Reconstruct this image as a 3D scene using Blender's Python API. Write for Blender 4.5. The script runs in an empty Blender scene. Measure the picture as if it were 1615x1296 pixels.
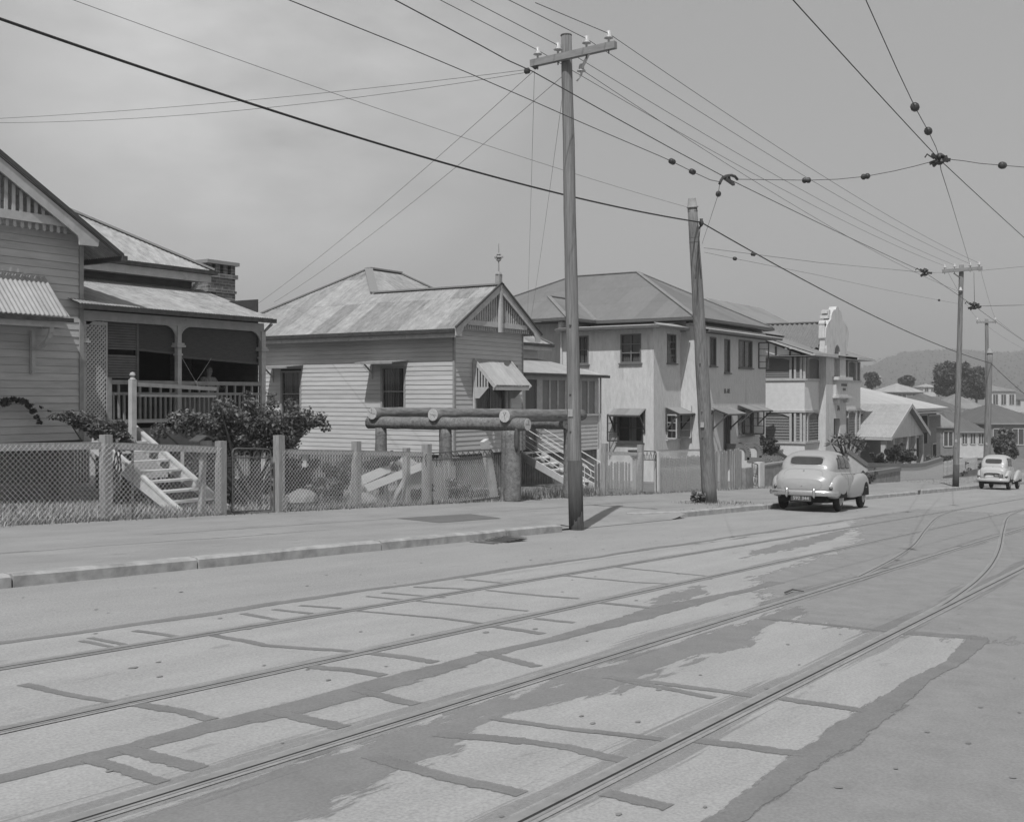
import bpy, bmesh, math, random
from mathutils import Vector, Matrix
R = math.radians
random.seed(7)
scene = bpy.context.scene
C = scene.collection

# ------------------------------------------------------------------ camera
W_, H_ = 1615.0, 1296.0
F_, CX, HY = 1740.0, 807.5, 625.0
TH = math.atan((1940.0 - CX) / F_)                  # street runs along +x, houses stand on +y
cam_d = bpy.data.cameras.new('camera')
cam = bpy.data.objects.new('camera', cam_d)
C.objects.link(cam)
cam_d.sensor_fit = 'HORIZONTAL'
cam_d.sensor_width = 36.0
cam_d.lens = 36.0 * F_ / W_
cam_d.shift_y = -(H_ / 2 - HY) / W_
cam_d.clip_start = 0.1
cam_d.clip_end = 8000
cam.rotation_euler = (R(90), 0, TH - R(90))
scene.camera = cam

# ------------------------------------------------------------------ world + sun
SUN = Vector((0.540, 0.183, -0.822)).normalized()   # direction the light travels
el = math.asin(-SUN.z)
az = math.atan2(-SUN.x, -SUN.y)                     # compass direction of the sun, from +y towards +x
world = bpy.data.worlds.new('World')
scene.world = world
world.use_nodes = True
nt = world.node_tree
nt.nodes.clear()
wo = nt.nodes.new('ShaderNodeOutputWorld')
bg = nt.nodes.new('ShaderNodeBackground')
sky = nt.nodes.new('ShaderNodeTexSky')
sky.sky_type = 'NISHITA'
sky.sun_disc = False
sky.sun_elevation = el
sky.sun_rotation = az
sky.dust_density = 1.0
sky.air_density = 1.0
bw = nt.nodes.new('ShaderNodeRGBToBW')
nt.links.new(sky.outputs[0], bw.inputs[0])
# thin high cloud, from the view direction
tc = nt.nodes.new('ShaderNodeTexCoord')
mp = nt.nodes.new('ShaderNodeMapping')
mp.inputs['Scale'].default_value = (1.0, 1.0, 2.6)
mp.inputs['Location'].default_value = (0.35, 0.1, 0.15)
nt.links.new(tc.outputs['Generated'], mp.inputs[0])
nz = nt.nodes.new('ShaderNodeTexNoise')
nz.inputs['Scale'].default_value = 2.6
nz.inputs['Detail'].default_value = 7.0
nz.inputs['Roughness'].default_value = 0.55
nt.links.new(mp.outputs[0], nz.inputs['Vector'])
cr = nt.nodes.new('ShaderNodeMapRange')
cr.inputs['From Min'].default_value = 0.33
cr.inputs['From Max'].default_value = 0.72
cr.inputs['To Min'].default_value = 0.0
cr.inputs['To Max'].default_value = 1.0
nt.links.new(nz.outputs['Fac'], cr.inputs['Value'])
# clouds gather in one part of the sky (up and to the left of the street)
dp = nt.nodes.new('ShaderNodeVectorMath'); dp.operation = 'DOT_PRODUCT'
cdir = Vector((0.70, 0.72, 0.33)).normalized()
dp.inputs[1].default_value = cdir
nt.links.new(tc.outputs['Generated'], dp.inputs[0])
cm = nt.nodes.new('ShaderNodeMapRange')
cm.inputs['From Min'].default_value = 0.968
cm.inputs['From Max'].default_value = 0.995
nt.links.new(dp.outputs['Value'], cm.inputs['Value'])
mu = nt.nodes.new('ShaderNodeMath'); mu.operation = 'MULTIPLY'
nt.links.new(cr.outputs[0], mu.inputs[0]); nt.links.new(cm.outputs[0], mu.inputs[1])
CLOUD_GAIN = 1.2
m2 = nt.nodes.new('ShaderNodeMath'); m2.operation = 'MULTIPLY_ADD'
m2.inputs[1].default_value = CLOUD_GAIN; m2.inputs[2].default_value = 1.0
nt.links.new(mu.outputs[0], m2.inputs[0])
fl = nt.nodes.new('ShaderNodeMath'); fl.operation = 'MULTIPLY_ADD'   # blue-sensitive film flattens the sky
fl.inputs[1].default_value = 0.22; fl.inputs[2].default_value = 2.15
nt.links.new(bw.outputs[0], fl.inputs[0])
m3 = nt.nodes.new('ShaderNodeMath'); m3.operation = 'MULTIPLY'
nt.links.new(fl.outputs[0], m3.inputs[0]); nt.links.new(m2.outputs[0], m3.inputs[1])
nt.links.new(m3.outputs[0], bg.inputs['Color'])
bg.inputs['Strength'].default_value = 0.14
nt.links.new(bg.outputs[0], wo.inputs['Surface'])

sun_d = bpy.data.lights.new('sun', 'SUN')
sun_d.energy = 3.7
sun_d.angle = R(0.5)
sun_d.color = (1.0, 1.0, 1.0)                       # black and white film
sun = bpy.data.objects.new('sun', sun_d)
C.objects.link(sun)
sun.rotation_euler = SUN.to_track_quat('-Z', 'Y').to_euler()
sun.location = (0, 0, 60)

scene.view_settings.view_transform = 'Standard'
scene.view_settings.look = 'None'
scene.view_settings.exposure = 0.06
scene.view_settings.gamma = 1.0
scene.cycles.max_bounces = 6
scene.cycles.transparent_max_bounces = 12

# ------------------------------------------------------------------ surveying helpers
FW = Vector((math.cos(TH), math.sin(TH), 0)); RT = Vector((math.sin(TH), -math.cos(TH), 0))
SL = 107.0 / math.hypot(F_, 1940.0 - CX)
EYE = 1.585
def ray(px, py): return FW + RT * ((px - CX) / F_) + Vector((0, 0, 1)) * ((HY - py) / F_)
def PY(px, py, Y): d = ray(px, py); return d * (Y / d.y)
def PX(px, py, X): d = ray(px, py); return d * (X / d.x)
def PZ(px, py, Z): d = ray(px, py); return d * (Z / d.z)
def PG(px, py, dz=0.0):
    d = ray(px, py); return d * ((-EYE + dz) / (d.z + SL * d.x))
def PN(px, py, P, N):                               # on the plane through P with normal N
    d = ray(px, py); return d * (P.dot(N) / d.dot(N))
def zg(x):                                          # the street falls away to the right
    if x <= 75: return -EYE - SL * x
    t = min(x, 135) - 75
    return -EYE - SL * 75 - SL * (t - t * t / 120.0)

# ------------------------------------------------------------------ materials
_mats = {}
def mat(name, c, var=0.18, scale=6.0, rough=0.85, stretch=(1, 1, 1), bump=0.0, spots=None, metal=0.0, spec=0.3, coat=0.0, coord='Object', fine=0.0):
    if name in _mats: return _mats[name]
    m = bpy.data.materials.new(name); m.use_nodes = True
    t = m.node_tree; b = t.nodes['Principled BSDF']
    b.inputs['Roughness'].default_value = rough
    b.inputs['Metallic'].default_value = metal
    b.inputs['Specular IOR Level'].default_value = spec
    if coat: b.inputs['Coat Weight'].default_value = coat; b.inputs['Coat Roughness'].default_value = 0.08
    co = t.nodes.new('ShaderNodeTexCoord')
    mpn = t.nodes.new('ShaderNodeMapping'); mpn.inputs['Scale'].default_value = stretch
    t.links.new(co.outputs[coord], mpn.inputs[0])
    n = t.nodes.new('ShaderNodeTexNoise'); n.inputs['Scale'].default_value = scale
    n.inputs['Detail'].default_value = 8; n.inputs['Roughness'].default_value = 0.62
    t.links.new(mpn.outputs[0], n.inputs['Vector'])
    r = t.nodes.new('ShaderNodeMapRange')
    r.inputs['From Min'].default_value = 0.28; r.inputs['From Max'].default_value = 0.72
    r.inputs['To Min'].default_value = c * (1 - var); r.inputs['To Max'].default_value = min(0.95, c * (1 + var))
    t.links.new(n.outputs['Fac'], r.inputs['Value'])
    out = r.outputs[0]
    if fine:
        n3 = t.nodes.new('ShaderNodeTexNoise'); n3.inputs['Scale'].default_value = 60; n3.inputs['Detail'].default_value = 4
        t.links.new(co.outputs[coord], n3.inputs['Vector'])
        r3 = t.nodes.new('ShaderNodeMapRange'); r3.inputs['From Min'].default_value = 0.3; r3.inputs['From Max'].default_value = 0.7
        r3.inputs['To Min'].default_value = 1 - fine; r3.inputs['To Max'].default_value = 1 + fine
        t.links.new(n3.outputs['Fac'], r3.inputs['Value'])
        mm = t.nodes.new('ShaderNodeMath'); mm.operation = 'MULTIPLY'
        t.links.new(out, mm.inputs[0]); t.links.new(r3.outputs[0], mm.inputs[1]); out = mm.outputs[0]
    if spots:                                       # (scale, threshold, factor) worn or stained patches
        sc, th, fa = spots
        n2 = t.nodes.new('ShaderNodeTexNoise'); n2.inputs['Scale'].default_value = sc; n2.inputs['Detail'].default_value = 6
        n2.inputs['Roughness'].default_value = 0.6
        t.links.new(mpn.outputs[0], n2.inputs['Vector'])
        r2 = t.nodes.new('ShaderNodeMapRange')
        r2.inputs['From Min'].default_value = th; r2.inputs['From Max'].default_value = th + 0.07
        r2.inputs['To Min'].default_value = 1.0; r2.inputs['To Max'].default_value = fa
        t.links.new(n2.outputs['Fac'], r2.inputs['Value'])
        mm = t.nodes.new('ShaderNodeMath'); mm.operation = 'MULTIPLY'
        t.links.new(out, mm.inputs[0]); t.links.new(r2.outputs[0], mm.inputs[1]); out = mm.outputs[0]
    t.links.new(out, b.inputs['Base Color'])
    if bump:
        bp = t.nodes.new('ShaderNodeBump'); bp.inputs['Strength'].default_value = bump; bp.inputs['Distance'].default_value = 0.02
        t.links.new(n.outputs['Fac'], bp.inputs['Height']); t.links.new(bp.outputs[0], b.inputs['Normal'])
    _mats[name] = m
    return m

def per_board(m, k):                                # every board has weathered a little differently
    t = m.node_tree; b = t.nodes['Principled BSDF']; src = b.inputs['Base Color'].links[0].from_socket
    g = t.nodes.new('ShaderNodeNewGeometry'); r = t.nodes.new('ShaderNodeMapRange'); r.inputs['To Min'].default_value = 1 - k; r.inputs['To Max'].default_value = 1 + k
    t.links.new(g.outputs['Random Per Island'], r.inputs['Value']); q = t.nodes.new('ShaderNodeMath'); q.operation = 'MULTIPLY'; t.links.new(src, q.inputs[0]); t.links.new(r.outputs[0], q.inputs[1]); t.links.new(q.outputs[0], b.inputs['Base Color'])
def softmat(name, c, op, amp=.55, st=(5, 16, 1), thr=.41, var=.12):
    """road marks with brushed, ragged edges: the 'fade' attribute and a noise decide where the mark covers"""
    m = mat(name, c, var, 3.0, .92, (1, 1, 1), .1, None, fine=.12); t = m.node_tree; b = t.nodes['Principled BSDF']
    a = t.nodes.new('ShaderNodeAttribute'); a.attribute_name = 'fade'
    co = t.nodes.new('ShaderNodeTexCoord'); mp_ = t.nodes.new('ShaderNodeMapping'); mp_.inputs['Scale'].default_value = st; t.links.new(co.outputs['Object'], mp_.inputs[0])
    n = t.nodes.new('ShaderNodeTexNoise'); n.inputs['Scale'].default_value = 1.0; n.inputs['Detail'].default_value = 9; n.inputs['Roughness'].default_value = .65; t.links.new(mp_.outputs[0], n.inputs['Vector'])
    s1 = t.nodes.new('ShaderNodeMath'); s1.operation = 'MULTIPLY_ADD'; s1.inputs[1].default_value = 2 * amp; s1.inputs[2].default_value = -amp; t.links.new(n.outputs['Fac'], s1.inputs[0])
    s2 = t.nodes.new('ShaderNodeMath'); s2.operation = 'ADD'; t.links.new(a.outputs['Fac'], s2.inputs[0]); t.links.new(s1.outputs[0], s2.inputs[1])
    r = t.nodes.new('ShaderNodeMapRange'); r.interpolation_type = 'SMOOTHSTEP'; r.inputs['From Min'].default_value = thr - .06; r.inputs['From Max'].default_value = thr + .08; r.inputs['To Max'].default_value = op; t.links.new(s2.outputs[0], r.inputs['Value'])
    z = t.nodes.new('ShaderNodeMath'); z.operation = 'GREATER_THAN'; z.inputs[1].default_value = .001; t.links.new(a.outputs['Fac'], z.inputs[0]); zz = t.nodes.new('ShaderNodeMath'); zz.operation = 'MULTIPLY'; t.links.new(r.outputs[0], zz.inputs[0]); t.links.new(z.outputs[0], zz.inputs[1])
    tp = t.nodes.new('ShaderNodeBsdfTransparent'); mx = t.nodes.new('ShaderNodeMixShader'); t.links.new(zz.outputs[0], mx.inputs[0]); t.links.new(tp.outputs[0], mx.inputs[1]); t.links.new(b.outputs[0], mx.inputs[2]); t.links.new(mx.outputs[0], t.nodes['Material Output'].inputs['Surface'])
    return m
def iron(name, c, var=0.25, sheet=0.61, mott=0.0):            # corrugated iron: each sheet weathers its own way
    m = bpy.data.materials.new(name); m.use_nodes = True
    t = m.node_tree; b = t.nodes['Principled BSDF']
    b.inputs['Roughness'].default_value = 0.6; b.inputs['Specular IOR Level'].default_value = 0.35
    uv = t.nodes.new('ShaderNodeUVMap'); uv.uv_map = 'UVMap'
    sp = t.nodes.new('ShaderNodeSeparateXYZ'); t.links.new(uv.outputs[0], sp.inputs[0])
    def fl(sock, k):
        d = t.nodes.new('ShaderNodeMath'); d.operation = 'DIVIDE'; d.inputs[1].default_value = k; t.links.new(sock, d.inputs[0])
        f = t.nodes.new('ShaderNodeMath'); f.operation = 'FLOOR'; t.links.new(d.outputs[0], f.inputs[0]); return f.outputs[0]
    cb = t.nodes.new('ShaderNodeCombineXYZ'); t.links.new(fl(sp.outputs[0], sheet), cb.inputs[0]); t.links.new(fl(sp.outputs[1], 2.1), cb.inputs[1])
    wn = t.nodes.new('ShaderNodeTexWhiteNoise'); wn.noise_dimensions = '2D'; t.links.new(cb.outputs[0], wn.inputs['Vector'])
    mpn = t.nodes.new('ShaderNodeMapping'); mpn.inputs['Scale'].default_value = (5.0, 0.7, 1.0); t.links.new(uv.outputs[0], mpn.inputs[0])
    n = t.nodes.new('ShaderNodeTexNoise'); n.inputs['Scale'].default_value = 1.6; n.inputs['Detail'].default_value = 8; n.inputs['Roughness'].default_value = 0.65
    t.links.new(mpn.outputs[0], n.inputs['Vector'])
    a = t.nodes.new('ShaderNodeMath'); a.operation = 'MULTIPLY_ADD'; a.inputs[1].default_value = 0.45
    t.links.new(wn.outputs['Value'], a.inputs[0]); t.links.new(n.outputs['Fac'], a.inputs[2])
    r = t.nodes.new('ShaderNodeMapRange'); r.inputs['From Min'].default_value = 0.35; r.inputs['From Max'].default_value = 1.1
    r.inputs['To Min'].default_value = c * (1 - var); r.inputs['To Max'].default_value = c * (1 + var)
    t.links.new(a.outputs[0], r.inputs['Value'])
    # lap lines between the sheet ends
    md = t.nodes.new('ShaderNodeMath'); md.operation = 'FRACT'; d2 = t.nodes.new('ShaderNodeMath'); d2.operation = 'DIVIDE'; d2.inputs[1].default_value = 2.1
    t.links.new(sp.outputs[1], d2.inputs[0]); t.links.new(d2.outputs[0], md.inputs[0])
    lt = t.nodes.new('ShaderNodeMath'); lt.operation = 'LESS_THAN'; lt.inputs[1].default_value = 0.012; t.links.new(md.outputs[0], lt.inputs[0])
    ml = t.nodes.new('ShaderNodeMath'); ml.operation = 'MULTIPLY_ADD'; ml.inputs[1].default_value = -0.3; ml.inputs[2].default_value = 1.0; t.links.new(lt.outputs[0], ml.inputs[0])
    mm = t.nodes.new('ShaderNodeMath'); mm.operation = 'MULTIPLY'; t.links.new(r.outputs[0], mm.inputs[0]); t.links.new(ml.outputs[0], mm.inputs[1])
    o_ = mm.outputs[0]
    if mott:                                        # rust bloom and old paint in blotches
        n2 = t.nodes.new('ShaderNodeTexNoise'); n2.inputs['Scale'].default_value = 3.2; n2.inputs['Detail'].default_value = 10; n2.inputs['Roughness'].default_value = 0.72
        mp2 = t.nodes.new('ShaderNodeMapping'); mp2.inputs['Scale'].default_value = (1.6, .8, 1); t.links.new(uv.outputs[0], mp2.inputs[0]); t.links.new(mp2.outputs[0], n2.inputs['Vector'])
        r2 = t.nodes.new('ShaderNodeMapRange'); r2.inputs['From Min'].default_value = .36; r2.inputs['From Max'].default_value = .64; r2.inputs['To Min'].default_value = 1 - mott; r2.inputs['To Max'].default_value = 1 + mott
        t.links.new(n2.outputs['Fac'], r2.inputs['Value']); m4 = t.nodes.new('ShaderNodeMath'); m4.operation = 'MULTIPLY'; t.links.new(o_, m4.inputs[0]); t.links.new(r2.outputs[0], m4.inputs[1]); o_ = m4.outputs[0]
    t.links.new(o_, b.inputs['Base Color'])
    return m

def leafmat(name, c, var=0.55):
    m = bpy.data.materials.new(name); m.use_nodes = True
    t = m.node_tree; b = t.nodes['Principled BSDF']; b.inputs['Roughness'].default_value = 0.55
    gm = t.nodes.new('ShaderNodeNewGeometry')
    r = t.nodes.new('ShaderNodeMapRange'); r.inputs['To Min'].default_value = c * (1 - var); r.inputs['To Max'].default_value = c * (1 + var)
    t.links.new(gm.outputs['Random Per Island'], r.inputs['Value']); t.links.new(r.outputs[0], b.inputs['Base Color'])
    tr = t.nodes.new('ShaderNodeBsdfTranslucent'); t.links.new(r.outputs[0], tr.inputs['Color'])
    mx = t.nodes.new('ShaderNodeMixShader'); mx.inputs[0].default_value = 0.25
    t.links.new(b.outputs[0], mx.inputs[1]); t.links.new(tr.outputs[0], mx.inputs[2])
    t.links.new(mx.outputs[0], t.nodes['Material Output'].inputs['Surface'])
    return m

def glassmat(name, c=0.02):
    m = bpy.data.materials.new(name); m.use_nodes = True
    b = m.node_tree.nodes['Principled BSDF']
    b.inputs['Base Color'].default_value = (c, c, c, 1); b.inputs['Roughness'].default_value = 0.06
    b.inputs['Specular IOR Level'].default_value = 0.5
    t = m.node_tree                                # see-through pane that still mirrors the sky
    gl = t.nodes.new('ShaderNodeBsdfGlossy'); gl.inputs['Roughness'].default_value = 0.03
    tp = t.nodes.new('ShaderNodeBsdfTransparent'); tp.inputs['Color'].default_value = (0.8, 0.8, 0.8, 1)
    lw = t.nodes.new('ShaderNodeLayerWeight'); lw.inputs['Blend'].default_value = 0.5
    pw = t.nodes.new('ShaderNodeMath'); pw.operation = 'POWER'; pw.inputs[1].default_value = 4.0; t.links.new(lw.outputs['Facing'], pw.inputs[0])
    fr = t.nodes.new('ShaderNodeMath'); fr.operation = 'MULTIPLY_ADD'; fr.inputs[1].default_value = 0.6; fr.inputs[2].default_value = 0.05; t.links.new(pw.outputs[0], fr.inputs[0])
    mx = t.nodes.new('ShaderNodeMixShader')
    t.links.new(fr.outputs[0], mx.inputs[0]); t.links.new(tp.outputs[0], mx.inputs[1]); t.links.new(gl.outputs[0], mx.inputs[2])
    t.links.new(mx.outputs[0], t.nodes['Material Output'].inputs['Surface'])
    return m

board_old = mat('weatherboard_worn', 0.44, 0.14, 3.0, 0.8, (0.6, 0.6, 4.0), 0, (1.6, 0.60, 0.86))
board_pale = mat('weatherboard_pale', 0.46, 0.12, 3.0, 0.8, (0.5, 0.5, 4.0), 0, (1.5, 0.60, 0.88))
per_board(board_old, .09); per_board(board_pale, .08)
board_white = mat('weatherboard_white', 0.52, 0.10, 3.0, 0.75, (0.8, 0.8, 5.0), 0.08)
trim_white = mat('trim_cream_paint', 0.42, 0.16, 5.0, 0.7, (1, 1, 1), 0.05, (3.0, 0.62, 0.75))
trim_grey = mat('trim_grey_paint', 0.27, 0.2, 6.0, 0.75, (1, 1, 1), 0.05)
trim_dark = mat('trim_dark_paint', 0.07, 0.25, 6.0, 0.7)
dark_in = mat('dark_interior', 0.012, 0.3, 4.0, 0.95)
gutter_m = mat('gutter_rusty', 0.05, 0.5, 9.0, 0.7)
iron_pale = iron('iron_weathered_pale', 0.29, 0.25, .61, .30)
iron_mid = iron('iron_weathered_mid', 0.27, 0.36, .76, .22)
iron_grey = iron('iron_painted_grey', 0.17, 0.14, 0.9, .08)
iron_light = iron('iron_light_sheet', 0.33, 0.16, .61, .12)
stucco = mat('stucco_pale', 0.52, 0.13, 5.0, 0.92, (1.6, 1.6, .5), 0.9, (0.9, 0.57, 0.87), fine=0.14)
stucco_white = mat('stucco_white', 0.52, 0.15, 5.0, 0.9, (1.6, 1.6, .4), 0.5, (1.2, 0.55, 0.84), fine=0.08)
glass = glassmat('window_glass')
curtain = mat('curtain_cloth', 0.13, 0.35, 14.0, 0.9, (1, 1, 0.1))
wood_pole = mat('pole_timber', 0.185, 0.42, 8.0, 0.9, (4, 4, 0.16), 0.7, (1.4, 0.56, 0.72))
wood_log = mat('log_timber', 0.17, 0.42, 5.0, 0.92, (.6, 3, 3), 0.9, (3.0, .58, .7), fine=.2)
wood_cut = mat('log_cut_end', 0.46, 0.25, 16.0, 0.9, (1, 1, 1), .3, (9, .60, .72))
wood_fence = mat('fence_timber', 0.27, 0.28, 9.0, 0.92, (3, 3, 0.5), 0.4)
wood_white = mat('step_white_paint', 0.48, 0.16, 6.0, 0.8, (1, 1, 1), 0.1, (4, 0.57, 0.72))
wire_mesh = mat('galvanised_wire', 0.55, 0.2, 20.0, 0.6)
pipe_m = mat('steel_pipe', 0.10, 0.35, 12.0, 0.6)
cable_m = mat('cable_black', 0.025, 0.3, 8.0, 0.7)
wire_m = mat('copper_wire', 0.045, 0.3, 8.0, 0.6)
porcelain = mat('porcelain', 0.45, 0.1, 8.0, 0.25)
bead_m = mat('strain_insulator', 0.05, 0.4, 14.0, 0.4)
brick = mat('chimney_brick', 0.16, 0.4, 9.0, 0.95, (1, 1, 3), 0.4)
def brickmat(name, c):
    m = mat(name, c, .3, 6, .95, (1, 1, 1), .3); t = m.node_tree; b = t.nodes['Principled BSDF']; src = b.inputs['Base Color'].links[0].from_socket
    co = t.nodes.new('ShaderNodeTexCoord'); sp = t.nodes.new('ShaderNodeSeparateXYZ'); t.links.new(co.outputs['Object'], sp.inputs[0]); ad = t.nodes.new('ShaderNodeMath'); t.links.new(sp.outputs[0], ad.inputs[0]); t.links.new(sp.outputs[1], ad.inputs[1]); cb = t.nodes.new('ShaderNodeCombineXYZ'); t.links.new(ad.outputs[0], cb.inputs[0]); t.links.new(sp.outputs[2], cb.inputs[1])
    bt = t.nodes.new('ShaderNodeTexBrick'); bt.inputs['Scale'].default_value = 1; bt.inputs['Brick Width'].default_value = .23; bt.inputs['Row Height'].default_value = .085; bt.inputs['Mortar Size'].default_value = .008
    bt.inputs['Color1'].default_value = (.6, .6, .6, 1); bt.inputs['Color2'].default_value = (1.25, 1.25, 1.25, 1); bt.inputs['Mortar'].default_value = (2.0, 2.0, 2.0, 1); t.links.new(cb.outputs[0], bt.inputs['Vector'])
    q = t.nodes.new('ShaderNodeMix'); q.data_type = 'RGBA'; q.blend_type = 'MULTIPLY'; q.inputs[0].default_value = 1; t.links.new(src, q.inputs[6]); t.links.new(bt.outputs['Color'], q.inputs[7]); t.links.new(q.outputs[2], b.inputs['Base Color']); return m
brick = brickmat('chimney_bricks', .15)
concrete = mat('footpath_concrete', 0.265, 0.15, 0.9, 0.92, (.6, 1.5, 1), 0.15, (2.6, 0.60, 0.86), fine=0.13)
kerb_m = mat('kerb_concrete', 0.33, 0.35, 4.0, 0.95, (1, 1, 1), 0.5)
leaf_rose = leafmat('leaf_rose', 0.13, 0.7)
leaf_dark = leafmat('leaf_dark', 0.075, 0.6)
leaf_grey = leafmat('leaf_far', 0.085, 0.5)
bark = mat('bark', 0.09, 0.3, 9.0, 0.95)
grass_m = leafmat('grass_dry', 0.26, 0.5)

# ------------------------------------------------------------------ mesh builder
class MB:
    def __init__(s): s.v = []; s.f = []; s.uv = {}; s.fade = []
    def add(s, pts, faces, uvs=None):
        n = len(s.v); s.v += [Vector(p) for p in pts]
        for i, f in enumerate(faces):
            s.f.append([n + k for k in f])
        return s
    def poly(s, pts, uvs=None):
        n = len(s.v); s.v += [Vector(p) for p in pts]; s.f.append(list(range(n, n + len(pts))))
        if uvs: s.uv[len(s.f) - 1] = uvs
        return s
    def hexa(s, p):                                 # 8 points: bottom ring 0-3, top ring 4-7
        return s.add(p, [(3, 2, 1, 0), (4, 5, 6, 7), (0, 1, 5, 4), (1, 2, 6, 5), (2, 3, 7, 6), (3, 0, 4, 7)])
    def box(s, x0, x1, y0, y1, z0, z1):
        return s.hexa([(x0, y0, z0), (x1, y0, z0), (x1, y1, z0), (x0, y1, z0), (x0, y0, z1), (x1, y0, z1), (x1, y1, z1), (x0, y1, z1)])
    def beam(s, p, q, w, h, up=(0, 0, 1)):
        p = Vector(p); q = Vector(q); d = (q - p).normalized(); u = Vector(up)
        if abs(d.dot(u)) > 0.99: u = Vector((1, 0, 0))
        a = d.cross(u).normalized() * (w / 2); b = a.cross(d).normalized() * (h / 2)
        return s.hexa([p - a - b, p + a - b, p + a + b, p - a + b, q - a - b, q + a - b, q + a + b, q - a + b])
    def tube(s, pts, r, n=6, caps=True, jit=0.0):
        pts = [Vector(p) for p in pts]; rs = r if isinstance(r, (list, tuple)) else [r] * len(pts)
        base = len(s.v); last = None
        for i, p in enumerate(pts):
            d = (pts[min(i + 1, len(pts) - 1)] - pts[max(i - 1, 0)]).normalized()
            if last is None:
                u = Vector((0, 0, 1)) if abs(d.z) < 0.9 else Vector((1, 0, 0))
                a = d.cross(u).normalized()
            else:
                a = (last - d * last.dot(d)).normalized()
            last = a; b = d.cross(a)
            for k in range(n):
                t = 2 * math.pi * k / n; rr = rs[i] * (1 + random.uniform(-jit, jit))
                s.v.append(p + (a * math.cos(t) + b * math.sin(t)) * rr)
        for i in range(len(pts) - 1):
            for k in range(n):
                o = base + i * n; k2 = (k + 1) % n
                s.f.append([o + k, o + k2, o + n + k2, o + n + k])
        if caps:
            s.f.append([base + k for k in range(n)][::-1]); o = base + (len(pts) - 1) * n; s.f.append([o + k for k in range(n)])
        return s
    def lathe(s, P, prof, n=12, axis=(0, 0, 1)):
        P = Vector(P); ax = Vector(axis).normalized(); u = Vector((0, 0, 1)) if abs(ax.z) < .9 else Vector((1, 0, 0))
        a = ax.cross(u).normalized(); b = ax.cross(a); base = len(s.v); m = len(prof)
        for r, z in prof:
            for k in range(n): t = 2 * math.pi * k / n; s.v.append(P + ax * z + (a * math.cos(t) + b * math.sin(t)) * max(r, .0005))
        for i in range(m - 1):
            for k in range(n): o = base + i * n; s.f.append([o + k, o + (k + 1) % n, o + n + (k + 1) % n, o + n + k])
        s.f.append([base + k for k in range(n)][::-1]); s.f.append([base + (m - 1) * n + k for k in range(n)])
        return s
    def ext(s, pts, off):                           # extrude a planar polygon
        off = Vector(off); pts = [Vector(p) for p in pts]; n = len(pts)
        return s.add(pts + [p + off for p in pts], [list(range(n))[::-1], list(range(n, 2 * n))] + [[i, (i + 1) % n, n + (i + 1) % n, n + i] for i in range(n)])
    def corr(s, pts, pitch=0.076, amp=0.012, sub=4, flip=False):
        pts = [Vector(p) for p in pts]
        U = (pts[1] - pts[0]).normalized(); N = U.cross(pts[2] - pts[0]).normalized(); V = N.cross(U)
        if N.z < 0 and not flip: N = -N
        q = [((p - pts[0]).dot(U), (p - pts[0]).dot(V)) for p in pts]
        u0 = min(a for a, b in q); u1 = max(a for a, b in q); L = u1 - u0
        k = max(2, int(L / pitch * sub)); ou = random.uniform(0, 50); ov = 0.0
        prev = None
        for i in range(k + 1):
            u = u0 + 1e-5 + (L - 2e-5) * i / k; vs = []
            for j in range(len(q)):
                (a0, b0), (a1, b1) = q[j], q[(j + 1) % len(q)]
                if (a0 - u) * (a1 - u) <= 0 and abs(a1 - a0) > 1e-9: vs.append(b0 + (b1 - b0) * (u - a0) / (a1 - a0))
            if len(vs) < 2: prev = None; continue
            lo, hi = min(vs), max(vs); h = amp * math.cos(2 * math.pi * u / pitch)
            P = pts[0] + U * u + N * h; n = len(s.v); s.v += [P + V * lo, P + V * hi]
            cur = (n, u, lo, hi)
            if prev:
                s.f.append([prev[0], n, n + 1, prev[0] + 1])
                s.uv[len(s.f) - 1] = [(prev[1] + ou, prev[2] + ov), (u + ou, lo + ov), (u + ou, hi + ov), (prev[1] + ou, prev[3] + ov)]
            prev = cur
        return s
    def build(s, name, m, parent=None, smooth=False, org=None):
        me = bpy.data.meshes.new(name)
        o = Vector((0, 0, 0))
        if parent is not None: o = Vector(parent.get('_org', (0, 0, 0)))
        elif org is not None: o = Vector(org)
        me.from_pydata([tuple(p - o) for p in s.v], [], s.f)
        if s.uv:
            l = me.uv_layers.new(name='UVMap')
            for fi, uvs in s.uv.items():
                for li, uv in zip(me.polygons[fi].loop_indices, uvs): l.data[li].uv = uv
        if s.fade:
            at_ = me.attributes.new('fade', 'FLOAT', 'POINT'); at_.data.foreach_set('value', s.fade)
        if smooth: me.polygons.foreach_set('use_smooth', [True] * len(me.polygons))
        me.materials.append(m); me.update()
        ob = bpy.data.objects.new(name, me); C.objects.link(ob)
        if parent is not None:
            ob.parent = parent; ob['_org'] = tuple(o)
        else:
            ob.location = o; ob['_org'] = tuple(o)
        return ob

def tag(o, label=None, cat=None, group=None, kind=None):
    if label: o['label'] = label
    if cat: o['category'] = cat
    if group: o['group'] = group
    if kind: o['kind'] = kind
    return o
def thing(name, label, cat, loc=(0, 0, 0), group=None):
    o = bpy.data.objects.new(name, None); C.objects.link(o); o.location = loc; o['_org'] = tuple(loc)
    o.empty_display_size = 0.3
    return tag(o, label, cat, group)
def struct(o): o['kind'] = 'structure'; return o

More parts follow.
